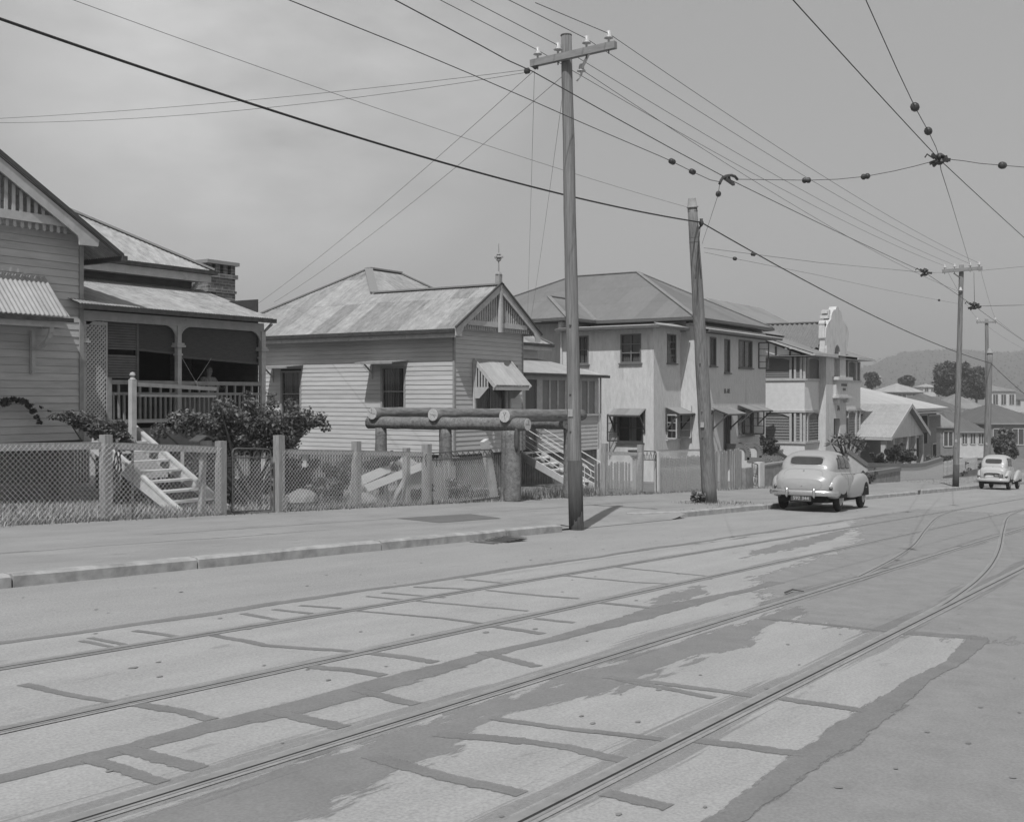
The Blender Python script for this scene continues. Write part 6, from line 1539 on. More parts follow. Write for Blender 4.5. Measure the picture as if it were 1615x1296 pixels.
# letter box on the gate post
lx = fx(331); t = thing('letter_box', 'small box with a sloping lid on the gate post by the steps', 'letter box', (lx, FY + .18, gy(lx) + 1.15))
z0 = gy(lx) + 1.16
mb = MB(); mb.box(lx - .14, lx + .14, FY + .1, FY + .3, z0, z0 + .2); mb.build('box', wood_fence, t)
mb = MB(); mb.ext([(lx - .2, FY + .06, z0 + .20), (lx, FY + .06, z0 + .30), (lx + .18, FY + .06, z0 + .24), (lx + .18, FY + .06, z0 + .21), (lx, FY + .06, z0 + .27), (lx - .2, FY + .06, z0 + .17)], (0, .28, 0)); mb.build('lid', trim_dark, t)
mb = MB(); mb.beam((lx - .02, FY + .2, gy(lx)), (lx + .02, FY + .2, z0), .09, .09, (0, 1, 0)); mb.build('stake', wood_fence, t)
# --- garden gates: pipe frame, mesh, scroll band
def gate(label, x0, x1, z0b, z1b, h, y, dip=0.0, mesh=True, sw=.018, band=.17):
    t = thing('garden_gate', label, 'gate', ((x0 + x1) / 2, y, min(z0b, z1b)))
    P = lambda u, v: Vector((x0 + (x1 - x0) * u - v * dip, y, z0b + (z1b - z0b) * u + v * h))
    r = .10 / max(.3, x1 - x0)
    fr = [P(0, 0), P(0, .93), P(r * .3, .98), P(r, 1.0), P(1 - r, 1.0), P(1 - r * .3, .98), P(1, .93), P(1, 0), P(0, 0)]
    mb = MB(); mb.tube(fr, sw, 6); mb.tube([P(0, 1 - band / h), P(1, 1 - band / h)], sw * .8, 6); mb.build('pipe_frame', pipe_m, t)
    mb = MB(); n = max(3, int((x1 - x0) / .22)); q = 1 - band / h
    for k in range(n):
        u0, u1 = (k + .08) / n, (k + .92) / n; um = (u0 + u1) / 2
        mb.tube([P(u0, q + .005), P(um, .985)], .008, 4); mb.tube([P(um, .985), P(u1, q + .005)], .008, 4)
        mb.tube([P(um + .32 / n * math.cos(a), q + (1 - q) * (.42 + .30 * math.sin(a))) for a in [i * .7 for i in range(9)]], .007, 4)
    mb.build('scroll_band', pipe_m, t)
    if mesh:
        mb = MB(); Lx = x1 - x0; Hh = h - band; sp = .090; n = int((Lx + Hh) / sp) + 1
        for s in (1, -1):
            for k in range(n):
                c = (-Hh + k * sp) if s > 0 else k * sp; ua, ub = (c, c + Hh) if s > 0 else (c, c - Hh); ca, cb_ = max(0, min(Lx, ua)), max(0, min(Lx, ub)); va, vb = (ca - ua) / (ub - ua), (cb_ - ua) / (ub - ua)
                if vb - va > .01: mb.tube([P(ca / Lx, va * Hh / h), P(cb_ / Lx, vb * Hh / h)], .0025, 3, False)
        mb.build('wire_mesh', wire_mesh, t)
    return t
ga, gb = fx(364), fx(434)
gate('rusty pipe gate with curled band in front of the big rose bush', ga + .04, gb - .12, gy(ga) + .05, gy(gb) + .05, 1.18, FY)
# --- fence of the middle house
q = [fx(440), fx(562), fx(673)]
t = thing('mesh_fence', 'wire mesh fence on three square posts in front of the pale middle house', 'fence', (q[1], FY, gy(q[1])))
post(t, q[0], 1.50, .16); post(t, q[1], 1.42, .15); post(t, q[2], 1.40, .17)
mb = MB(); xx = fx(663); post(t, xx - .2, 1.30, .13, y=FY + .25)
mb = MB(); mb.beam((q[0], FY + .05, gy(q[0]) + 1.18), (q[1], FY + .05, gy(q[1]) + 1.18), .05, .10); mb.beam((q[1], FY + .05, gy(q[1]) + 1.18), (q[2], FY + .05, gy(q[2]) + 1.16), .05, .10); mb.build('top_rail', wood_fence, t)
mb = MB()
for a, b in zip(q, q[1:]): chainlink(mb, a, b, gy(a) + .02, gy(a) + 1.20, gy(b) + .02, gy(b) + 1.20, FY - .09)
mb.build('wire_mesh', wire_mesh, t)
g0, g1 = fx(680), fx(783)
gate('sagging wide pipe gate with scrolled top leaning on a slanted post', g0, g1 + .05, gy(g0) - .02, gy(g1) + .10, 1.22, FY - .05, dip=.32)
pz = PY(782, 788, FY - .02)
t = MB(); t.beam(Vector((pz.x + .1, FY + .05, gy(pz.x) - .02)), Vector((pz.x - .42, FY + .05, gy(pz.x) + 1.55)), .22, .12, (0, 1, 0)); t = t.build('leaning_post', wood_white, None, False, org=(pz.x, FY, gy(pz.x))); tag(t, 'pale square post leaning left beside the sagging gate', 'post')
# --- fence of the stucco house: palings behind mesh
def palings(parent, x0, x1, h0, h1, y, w=.085, gap=.055, m=None, missing=.0, top='dog'):
    x = x0
    while x < x1:
        t = (x - x0) / (x1 - x0); h = h0 + (h1 - h0) * t + random.uniform(-.07, .05); l = random.uniform(-.012, .012)
        if random.random() > missing:
            mb = MB(); b = gy(x) - .02; mb.ext([(x, y, b), (x + w, y, b), (x + w + l, y, b + h - .03), (x + w * .75 + l, y, b + h), (x + w * .25 + l, y, b + h), (x + l, y, b + h - .03)], (0, .02, 0)); mb.build('paling', m or wood_fence, parent)
        x += w + gap * random.uniform(.5, 1.5)
s0, s1, s2, s3, s4, s5 = fx(893), fx(952), fx(1009), fx(1037), fx(1112), fx(1172)
t = thing('mesh_fence', 'wire mesh stretched in front of the white house steps and grey palings', 'fence', (s1, FY, gy(s1)))
for x, h in ((s1, 1.55), (s2, 1.55)): post(t, x, h, .16, .06)
mb = MB()
for a, b in ((s1, s2),): mb.beam((a, FY + .06, gy(a) + 1.26), (b, FY + .06, gy(b) + 1.26), .06, .10)
mb.build('top_rail', wood_fence, t)
mb = MB(); chainlink(mb, s1, s2, gy(s1) + .02, gy(s1) + 1.3, gy(s2) + .02, gy(s2) + 1.3, FY - .09, .085, .0035); mb.build('wire_mesh', wire_mesh, t)
t = thing('paling_fence', 'low grey paling fence behind the mesh, left of the narrow gate', 'fence', (s1, FY + .4, gy(s1)))
palings(t, s1 + .1, s2, .92, 1.05, FY + .35, .13, .07)
gate('narrow gate with scroll top set between palings of the stucco house', s2 + .12, s3 - .1, gy(s2) + .03, gy(s3) + .03, 1.32, FY, mesh=False, band=.28)
t = thing('paling_fence', 'long grey paling fence of uneven height behind the leaning tramway post', 'fence', (s3, FY, gy(s3)))
post(t, s3, 1.35, .14, m=stucco_white); palings(t, s3 + .15, s4, 1.20, 1.25, FY + .12, .15, .035); palings(t, s4, s5, 1.3, 1.55, FY + .1, .15, .05, missing=.12)
mb = MB(); mb.beam((s3, FY + .03, gy(s3) + 1.36), (s4 + .5, FY + .03, gy(s4) + 1.42), .05, .07); mb.build('top_rail', wood_fence, t)
mb = MB(); chainlink(mb, s3, s4 + .6, gy(s3) + .02, gy(s3) + 1.36, gy(s4) + .02, gy(s4) + 1.42, FY - .04, .10, .004); mb.build('wire_mesh', wire_mesh, t)
for k, x in enumerate((s2 - .15,)):
    pass
# low wall and little gate in front of the stucco house entry
w0, w1, w2 = fx(1176), fx(1206), fx(1262)
t = thing('garden_wall', 'low rough cement wall between the paling fence and the first parked car', 'wall', (w1, FY, gy(w1)))
mb = MB(); mb.box(w0, fx(1188), FY, FY + .2, gy(w1) - .5, gy(w0) + .78); mb.box(w1, w2, FY, FY + .22, gy(w2) - .5, gy(w1) + .86); mb.build('wall', mat('cement_rough', .22, .3, 3, .95, (1, 1, 1), .4, (2, .58, .75)), t)
mb = MB(); mb.box(w1 - .0, w2, FY - .03, FY + .25, gy(w1) + .862, gy(w1) + .93); mb.build('coping', concrete, t)
mb = MB(); mb.box(fx(1199), w1 - .01, FY, FY + .3, gy(w1) - .2, gy(w1) + 1.02); mb.build('gate_pier', stucco_white, t)
gate('small wrought gate hanging on the cement wall near the first car', fx(1189), fx(1199) - .05, gy(w0) + .1, gy(w1) + .1, .85, FY + .08, mesh=False, band=.5)
# flats garden walls with dark coping
t = thing('garden_wall', 'white retaining wall with dark coping in front of the hedge, climbing at its left end', 'wall', (68, 16, gy(68)))
pts = [PY(1338, 713, 16.6), PY(1368, 735, 16.0), PY(1440, 735.5, 16.0), PY(1458, 734, 16.0), PY(1487, 725, 16.0)]
for a, b in zip(pts, pts[1:]):
    mb = MB(); mb.hexa([(a.x, a.y, gy(a.x) - .4), (b.x, b.y, gy(b.x) - .4), (b.x, b.y + .2, gy(b.x) - .4), (a.x, a.y + .2, gy(a.x) - .4), (a.x, a.y, a.z), (b.x, b.y, b.z), (b.x, b.y + .2, b.z), (a.x, a.y + .2, a.z)]); mb.build('wall', par, t)
    mb = MB(); mb.beam(a + Vector((0, .1, .06)), b + Vector((0, .1, .06)), .3, .22); mb.build('coping', cop, t)
t = thing('garden_wall', 'lower garden wall with dark coping beyond the front of the first car', 'wall', (58, 15, gy(58)))
a, b = PY(1352, 752, 15.0), PY(1420, 741, 15.0)
mb = MB(); mb.hexa([(a.x, a.y, gy(a.x) - .4), (b.x, b.y, gy(b.x) - .4), (b.x, b.y + .2, gy(b.x) - .4), (a.x, a.y + .2, gy(a.x) - .4), (a.x, a.y, a.z), (b.x, b.y, b.z), (b.x, b.y + .2, b.z), (a.x, a.y + .2, a.z)]); mb.build('wall', mat('cement_rough', .2), t)
mb = MB(); mb.beam(a + Vector((0, .1, .05)), b + Vector((0, .1, .05)), .3, .2); mb.beam(b + Vector((0, .1, .05)), b + Vector((-1.5, 1.0, .05)), .3, .2); mb.build('coping', cop, t)
# white picket fence
t = thing('picket_fence', 'white picket fence beyond the far power pole', 'fence', (80, 16, gy(80)))
x0, x1 = PY(1487, 740, 16).x, PY(1542, 740, 16).x
x = x0
while x < x1:
    zt = -4.32 - (x - x0) * .012; mb = MB(); mb.ext([(x, 16, zt - 1.0), (x + .2, 16, zt - 1.0), (x + .2, 16, zt - .12), (x + .1, 16, zt), (x, 16, zt - .12)], (0, .03, 0)); mb.build('picket', wood_white, t); x += .42
mb = MB(); mb.beam((x0, 16.05, -4.7), (x1, 16.05, -4.85), .04, .1); mb.build('rail', wood_white, t)
mb = MB(); mb.box(x0, x1 + 4, 16.1, 16.3, zg(90) - .5, -5.25); mb.build('plinth', concrete, t)

# ================================================================== LOG FRAME
random.seed(43)
LX = 23.45
def log(name, p, q, r, label, cat, group, ends=(True, True), r2=None, notch=()):
    p = Vector(p); q = Vector(q); d = (q - p); L = d.length; d.normalize(); t = thing(name, label, cat, tuple(p), group)
    n = 16; pts = [p + d * L * i / n + Vector((0, random.uniform(-.006, .006), random.uniform(-.008, .008))) for i in range(n + 1)]
    mb = MB(); mb.tube(pts, [(r + ((r2 or r) - r) * i / n) * random.uniform(.97, 1.03) for i in range(n + 1)], 22, True, .02); fl = [1 + random.uniform(-.055, .03) for _ in range(22)]
    for i, p_ in enumerate(pts):
        for k in range(22): v = mb.v[i * 22 + k]; v.xyz = p_ + (v - p_) * (fl[k] * (1 + .025 * math.sin(i * .8 + k)))
    mb.build('trunk', wood_log, t, True)
    for k, (c, s) in enumerate(((p, -1), (q, 1))):
        if ends[k]: mb = MB(); mb.tube([c + d * s * .004, c + d * s * .012], (r if k == 0 else (r2 or r)) * .93, 18); se = mb.build('sawn_end', wood_cut, t)
        if ends[k]:
            u = Vector((0, 0, 1)); w_ = d.cross(u).normalized(); cc = c + d * s * .014
            for j in range(3): a_ = random.uniform(0, 6.283); e_ = u * math.cos(a_) + w_ * math.sin(a_); mb = MB(); mb.beam(cc, cc + e_ * r * random.uniform(.5, .85), .008, .006, tuple(d)); mb.build('drying_crack', trim_dark, se)
    return t
ys = [PX(808, 668, LX).y, PX(704, 668, LX).y, PX(601, 668, LX).y]
zr = -.71; RR = .185
gl = 'log frame beside the pale house'
log('log_rail', (LX, PX(832, 668, LX).y, zr - .0), (LX, PX(582, 668, LX).y, zr - .02), .165, 'lower log rail nearest the gate, its round sawn end facing the street', 'log', gl)
X2 = 26.5
log('log_rail', (X2, PX(892, 670, X2).y, zr - .04), (X2, ys[2] + .4, zr - .04), .165, 'far lower log rail whose end shows beside the power pole', 'log', gl)
lab = ['upper log across the rails, nearest the power pole', 'middle upper log across the rails with a pale sawn end', 'rearmost upper log across the rails, furthest left']
ends_px = [(796, 656), (683, 654), (587, 652)]
for k in range(3):
    x_l = LX - .22; P0 = PX(ends_px[k][0], ends_px[k][1], x_l)
    log('cross_log', (x_l, P0.y, P0.z - .0), (x_l + (4.05 if k == 0 else 3.9), P0.y + .05, P0.z - .03), .172, lab[k], 'log', gl, r2=.16)
plab = ['tall thick front log post with a hollow scar, at the footpath edge', 'middle log post under the left rail', 'rear log post under the left rail']
for k in range(3):
    y = ys[k]; b = zg(LX) + .05; t = thing('log_post', plab[k], 'post', (LX, y, b), gl)
    rr = [.205, .15, .165][k]
    mb = MB(); zt = zr - .15; mb.tube([(LX, y, b + (zt - b) * i / 10) for i in range(11)], [(rr * (1.12 - .2 * i / 10)) * random.uniform(.97, 1.03) for i in range(11)], 16, True, .04); mb.build('trunk', wood_log, t, True)
    if k == 0:
        mb = MB(); sc = [(LX - .02 + .07 * math.cos(a), y - rr - .0, -1.35 + .36 * math.sin(a)) for a in [i * .4488 for i in range(14)]]; c = PX(806, 690, LX - .05)
        mb.tube([(LX - .10, y - rr * .88, c.z + .33), (LX - .09, y - rr * .94, c.z + .1), (LX - .10, y - rr * .95, c.z - .2), (LX - .12, y - rr * .95, c.z - .36)], [.02, .07, .06, .015], 8); mb.build('hollow_scar', trim_dark, t, True)
for k in range(3):
    y = ys[k] + .1; b = zg(X2) + .05; t = thing('log_post', ['front', 'middle', 'rear'][k] + ' log post under the far rail, half hidden', 'post', (X2, y, b), gl)
    mb = MB(); mb.tube([(X2, y, b + (zr - .2 - b) * i / 8) for i in range(9)], .16, 14, True, .04); mb.build('trunk', wood_log, t, True)

# ================================================================== YARD CLUTTER
def slab(name, c, ax, bx, t, label, cat, m):
    c = Vector(c); a = Vector(ax); b = Vector(bx); n = a.cross(b).normalized() * t
    mb = MB(); mb.hexa([c - a - b - n, c + a - b - n, c + a + b - n, c - a + b - n, c - a - b + n, c + a - b + n, c + a + b + n, c - a + b + n]); o = mb.build(name, m, None, False, org=c); return tag(o, label, cat)
p = PY(622, 752, 17.0); slab('plank', p, (1.05, -.05, .22), (0, .03, .09), .02, 'pale plank propped on a slant behind the middle fence', 'plank', board_pale)
p = PY(605, 742, 17.6); slab('plank', p, (.95, .1, .18), (0, .05, .10), .03, 'upper pale plank leaning behind the slanted one', 'plank', board_pale)
p = PY(638, 760, 17.2); slab('fallen_post', p, (.22, -.1, .42), (.06, 0, -.03), .06, 'short grey post leaning under the pale planks', 'post', wood_fence)
p = PY(646, 760, 18.4); slab('iron_sheet', p, (.55, 0, .02), (0, .06, .45), .01, 'grey flat sheet standing upright behind the middle fence', 'sheet', concrete)
p = PY(636, 735, 18.6); slab('iron_sheet', p, (.62, 0, .05), (.02, .3, .14), .012, 'folded grey sheet lying over the upright one', 'sheet', iron('clutter_iron', .33))
for k, (px, py, w, lb) in enumerate(((476, 790, .42, 'broad flat concrete lump lying behind the middle fence'), (578, 794, .22, 'rubble block at the foot of the centre fence post'))):
    p = PY(px, py, 16.4); mb = MB(); bm = bmesh.new(); bmesh.ops.create_icosphere(bm, subdivisions=2, radius=1)
    for v in bm.verts: v.co = Vector((v.co.x * w * random.uniform(.85, 1.15), v.co.y * .3, v.co.z * .25 * random.uniform(.8, 1.2))) + p
    bm.verts.index_update(); mb.v = [v.co.copy() for v in bm.verts]; mb.f = [[v.index for v in q_.verts] for q_ in bm.faces]; bm.free(); tag(mb.build('rock', mat('rock_grey', .2, .25, 3, .95, (1, 1, 1), .4), None, False, org=p), lb, 'rock')
for k in range(6):                                  # loose boards by the sagging gate
    x = fx(720) + k * .17 + .3; mb = MB(); mb.beam((x, FY + .9, gy(x)), (x + .03, FY + .95, gy(x) + random.uniform(.75, 1.05)), .13, .02, (0, 1, 0)); tag(mb.build('loose_board', wood_fence, None, False, org=(x, FY + .9, gy(x))), ['first', 'second', 'third', 'fourth', 'fifth', 'last'][k] + ' grey board from the left standing behind the sagging gate', 'board', 'boards behind the sagging gate')
p = PY(1002, 716, 16.2); t = thing('pot', 'dark bowl shaped pot on the fence post by the narrow gate', 'pot', p); mb = MB(); mb.lathe(p - Vector((0, 0, .12)), [(.10, 0), (.14, .02), (.24, .22), (.25, .25), (.22, .25), (.20, .2)], 14); mb.build('bowl', trim_dark, t, True)
mb = MB(); mb.beam((p.x, p.y, gy(p.x)), (p.x, p.y, p.z - .11), .14, .14, (0, 1, 0)); mb.build('stand', wood_fence, t)

# ================================================================== PLANTS
random.seed(51)
def shrub(name, label, blobs, n, size, m, base, cat='shrub', stems=5, sh=None, group=None, flat=.2):
    t = thing(name, label, cat, base, group); mb = MB(); leaves(mb, blob_fn(blobs), n, size, flat); mb.build('foliage', m, t)
    mb = MB(); B = Vector(base)
    for k in range(stems):
        b = random.choice(blobs); e = Vector((b[0] + random.uniform(-.5, .5) * b[3], b[1] + random.uniform(-.5, .5) * b[4], b[2])); s_ = B + Vector((random.uniform(-.1, .1), random.uniform(-.08, .08), 0)); mid = (s_ + e) / 2 + Vector((random.uniform(-.12, .12), random.uniform(-.1, .1), random.uniform(0, .2))); h = sh or .03
        mb.tube([s_, mid, e], [h, h * .7, h * .3], 5)
    if stems: mb.build('stems', bark, t)
    return t
def at(px, py, Y): return PY(px, py, Y)
def bl(px, py, Y, rx, rz, ry=None): p = PY(px, py, Y); return (p.x, p.y, p.z, rx, ry or rx * .8, rz)
b = at(395, 790, 17.2)
rb = []
for k in range(62):
    q = random.choice([(372, 672, .62, .46), (410, 662, .7, .48), (452, 670, .62, .44), (338, 668, .45, .28), (300, 672, .4, .22), (268, 680, .35, .16), (500, 668, .2, .14), (440, 700, .5, .3), (385, 700, .5, .25)]); c_ = at(q[0], q[1], 17.2); a = random.uniform(0, 6.283); e = random.uniform(-.6, 1.4); rb.append((c_.x + q[2] * 1.05 * math.cos(a) * math.cos(e), c_.y + q[2] * .7 * math.sin(a), c_.z + q[3] * 1.1 * math.sin(e), random.uniform(.1, .24), random.uniform(.1, .2), random.uniform(.08, .18)))
shrub('rose_bush', 'large flowering bush rising above the first gate beside the verandah', rb + [bl(372, 675, 17.2, .5, .40), bl(410, 668, 17.3, .55, .42), bl(452, 675, 17.2, .5, .36), bl(338, 670, 17.3, .38, .22), bl(305, 668, 17.6, .35, .2), bl(480, 662, 17.1, .30, .22), bl(355, 645, 17.5, .3, .22), bl(440, 700, 17.2, .5, .30), bl(385, 700, 17.4, .5, .25), bl(500, 665, 17.0, .18, .1)], 15000, .085, leaf_rose, (b.x, b.y, gy(b.x)), 'bush', 14, .045)
b = at(120, 790, 18.5)
shrub('climbing_vine', 'leafy vine trailing across the left house wall and over its steps', [bl(118, 658, 18.6, .32, .13), bl(140, 668, 18.5, .32, .15), bl(160, 678, 18.3, .35, .18), bl(180, 690, 18.2, .32, .2), bl(195, 700, 18.2, .25, .15), bl(90, 657, 19.5, .2, .07), bl(185, 672, 18.2, .22, .14)], 4200, .085, leaf_rose, (b.x + .8, b.y, gy(b.x)), 'vine', 6, .03)
shrub('climbing_vine', 'small dark sprig hanging on the left house wall at the picture edge', [bl(52, 648, 19.8, .07, .06), bl(57, 657, 19.8, .06, .06), bl(62, 666, 19.8, .05, .07), bl(46, 640, 19.8, .09, .05), bl(38, 633, 19.8, .10, .06), bl(24, 630, 19.8, .12, .06), bl(66, 642, 19.8, .05, .03), bl(78, 648, 19.8, .05, .02), bl(8, 634, 19.8, .12, .09)], 620, .075, leaf_dark, tuple(at(-6, 640, 19.85)), 'vine', 0, .012)
def low(px, py, Y, rx, rz, n, label, m=leaf_dark, size=.08, nm='garden_shrub', cat='shrub'):
    p = at(px, py, Y); bs = [(p.x, p.y, p.z - rz * .2, rx * .7, rx * .5, rz * .7)]
    for k in range(9): a = random.uniform(0, 6.283); q = random.uniform(.5, 1.1); bs.append((p.x + rx * q * math.cos(a), p.y + rx * .6 * math.sin(a), p.z + rz * random.uniform(-.7, .75), rx * random.uniform(.18, .4), rx * random.uniform(.18, .35), rz * random.uniform(.2, .42)))
    shrub(nm, label, bs, n, size, m, (p.x, p.y, gy(p.x)), cat, 5, .02)
low(200, 775, 18.6, .35, .4, 350, 'scrubby plant beside the left string of the front steps')
low(290, 765, 18.7, .75, .6, 4200, 'dark shrub showing between the front step treads')
low(385, 770, 18.0, .6, .55, 3000, 'dark undergrowth behind the first gate', size=.1)
low(470, 752, 17.4, .6, .5, 2600, 'shrub behind the mesh just right of the first gate')
low(535, 745, 17.2, .55, .45, 3000, 'rounded shrub left of the centre fence post', leaf_rose)
low(505, 775, 17.0, .6, .35, 2600, 'low shrub among the rocks behind the middle fence', leaf_rose)
low(600, 728, 17.9, .6, .25, 2000, 'leafy top showing above the slanted planks')
low(665, 778, 16.6, .35, .25, 1100, 'weedy shrub beside the third post of the middle fence')
low(718, 772, 16.5, .55, .38, 2600, 'weedy shrub behind the sagging gate, left', leaf_rose)
low(752, 780, 16.4, .45, .25, 1500, 'weedy shrub behind the sagging gate, right', leaf_rose)
low(1103, 784, 12.1, .25, .18, 350, 'tuft of weeds at the foot of the leaning tramway post', leaf_rose, .14, 'weed_tuft', 'weeds')
low(1214, 703, 18.8, .55, .5, 700, 'spindly dark shrub beside the dark handrail of the flats', leaf_dark, .2)
low(1410, 712, 16.9, .75, .62, 2600, 'large rounded hedge bush behind the white retaining wall', leaf_dark, .15, 'hedge_bush', 'bush')
low(1432, 716, 16.9, .8, .55, 2400, 'right hand hedge bush spilling over the retaining wall', leaf_dark, .15, 'hedge_bush', 'bush')
low(1385, 722, 16.9, .6, .4, 1300, 'dark low shrub at the left end of the hedge', leaf_dark, .15)
low(1470, 722, 17.0, .8, .3, 1000, 'pale garden plants at the right end of the retaining wall', leaf_rose, .16)
low(1372, 752, 14.7, .5, .25, 450, 'small plants at the foot of the lower garden wall', leaf_dark, .16)
low(1530, 736, 17.0, 2.2, .5, 1500, 'dark hedge seen through the gaps of the white picket fence', leaf_dark, .2, 'garden_hedge', 'hedge')
low(1500, 737, 17.0, 1.6, .5, 1200, 'dark low hedge behind the left half of the white picket fence', leaf_dark, .2, 'garden_hedge', 'hedge')
low(1492, 722, 17.5, .7, .35, 800, 'dark shrub beside the white picket fence', leaf_dark, .16)
# frangipani: bare forked stems with rosettes of long leaves
p = at(1330, 712, 17.0); B = Vector((p.x, p.y, gy(p.x)))
t = thing('frangipani_tree', 'frangipani with rosettes of long leaves in front of the ornate flats', 'tree', B)
tips = [at(px, py, 17 + random.uniform(-.5, .5)) for px, py in ((1312, 700), (1320, 692), (1331, 690), (1341, 688), (1350, 692), (1358, 698), (1364, 704), (1326, 700), (1345, 702), (1335, 722), (1355, 706), (1338, 697))]
mb = MB(); f0 = at(1336, 732, 17.0)
mb.tube([B, f0], [.09, .08], 7)
for q_ in tips: mid = (f0 + q_) / 2 + Vector((0, 0, -.1)); mb.tube([f0, mid, q_], [.06, .045, .035], 6)
mb.build('trunk', bark, t)
mb = MB()
for q_ in tips:
    for k in range(26):
        a = random.uniform(0, 6.283); e = random.uniform(-.5, .9); d = Vector((math.cos(a) * math.cos(e), math.sin(a) * math.cos(e), math.sin(e))); s_ = d.cross(Vector((0, 0, 1))).normalized() * .06; L = random.uniform(.3, .5); tip = q_ + d * L - Vector((0, 0, .12 * L))
        mb.poly([q_ + d * .05, q_ + d * L * .55 + s_, tip, q_ + d * L * .55 - s_])
mb.build('crown', leafmat('leaf_frangipani', .13, .6), t)
# trees in the valley
def tree(label, px, py, depth, rpx, rzpx, n, size, m, nm='tree', trunk_py=None, lumps=9):
    c = ray(px, py) * depth; sc = F_ / depth; R_ = rpx / sc; Rz = rzpx / sc; zb = zg(c.x) + .1
    t = thing(nm, label, 'tree', (c.x, c.y, zb)); blobs = [(c.x, c.y, c.z, R_ * .7, R_ * .7, Rz * .75)]
    for k in range(lumps):
        a = random.uniform(0, 6.283); e = random.uniform(-.7, 1.2); g = random.uniform(.18, .38); o = random.uniform(.6, .85); blobs.append((c.x + R_ * o * math.cos(a) * math.cos(e), c.y + R_ * o * math.sin(a) * math.cos(e), c.z + Rz * o * math.sin(e), R_ * g, R_ * g, Rz * g))
    mb = MB(); leaves(mb, blob_fn(blobs), n, size, .1); mb.build('crown', m, t)
    mb = MB(); T = Vector((c.x, c.y, c.z - Rz * .5)); mb.tube([(c.x, c.y, zb), (c.x, c.y, (zb + T.z) / 2), tuple(T)], [R_ * .12, R_ * .09, R_ * .08], 8)
    for k in range(5): a = k * 1.3; mb.tube([tuple(T), (c.x + R_ * .5 * math.cos(a), c.y + R_ * .5 * math.sin(a), c.z + Rz * .2)], [R_ * .06, R_ * .02], 6)
    mb.build('trunk', bark, t); return t
tree('big round dark fig tree rising behind the roofs near the far power pole', 1512, 602, 200, 44, 36, 17000, .6, leaf_grey, 'fig_tree', lumps=34)
tree('lower dark tree right of the fig tree, behind the thin pole', 1540, 612, 190, 20, 24, 5000, .5, leaf_grey, lumps=16)
tree('small round tree on the skyline left of the pale far roof', 1428, 601, 235, 16, 10, 2200, .6, leaf_grey)
tree('feathery far tree beside the flats roof', 1375, 601, 220, 13, 17, 3000, .45, leaf_grey, lumps=22)
tree('bushy light leaved tree at the right edge above the far parked car', 1583, 702, 72, 21, 28, 5200, .26, leaf_rose, 'garden_tree')
# tufts of grass along the fence foot: nobody could count the blades
random.seed(61)
mb = MB()
def blades(x0, x1, y0, y1, n, h):
    for _ in range(n):
        x = random.uniform(x0, x1); y = random.uniform(y0, y1); z = zg(x) + .125; a = random.uniform(0, 6.283); hh = h * random.uniform(.4, 1.3); dx, dy = math.cos(a), math.sin(a); w = .012
        tip = (x + dx * hh * .5, y + dy * hh * .5, z + hh); mb.poly([(x - dy * w, y + dx * w, z), (x + dy * w, y - dx * w, z), tip])
blades(7.5, f1x[2], 15.47, 15.9, 5000, .07); blades(7.5, 16, 15.9, 19.5, 8000, .11); blades(f1x[2] + 1.6, 24, 15.47, 16.2, 4500, .09); blades(23.8, 31.5, 15.5, 17.5, 5000, .22); blades(16, 27, 16.2, 19.5, 4000, .2)
blades(27, 29.5, 11.1, 12.6, 500, .07); blades(24, 46, 10.8, 10.95, 160, .05); blades(5, 30, 15.3, 15.5, 900, .05); blades(30, 47, 15.2, 15.6, 1800, .09); blades(60, 90, 12, 15.5, 1500, .08)
tag(mb.build('grass', grass_m), 'dry grass growing along the fences and under the steps', 'grass', kind='stuff')
# ================================================================== CARS
random.seed(71)
paint1 = mat('car_paint_cream', .335, .04, 2, .32, spec=.5, coat=.35)
paint2 = mat('car_paint_white', .42, .03, 2, .35, spec=.5, coat=.3)
chrome = mat('chrome', .62, .05, 4, .22, metal=.9)
rubber = mat('tyre_rubber', .022, .2, 20, .8)
carglass = mat('car_glass', .05, .3, 2.2, .12, spec=.6)
seal = mat('car_rubber_seal', .05, .2, 9, .6)
under = mat('car_underside', .012, .2, 9, .9)
def crom(vals, t):
    i = max(0, min(len(vals) - 2, int(t))); u = t - i
    p0, p1, p2, p3 = vals[max(i - 1, 0)], vals[i], vals[i + 1], vals[min(i + 2, len(vals) - 1)]
    return .5 * (2 * p1 + (p2 - p0) * u + (2 * p0 - 5 * p1 + 4 * p2 - p3) * u * u + (3 * p1 - p0 - 3 * p2 + p3) * u ** 3)
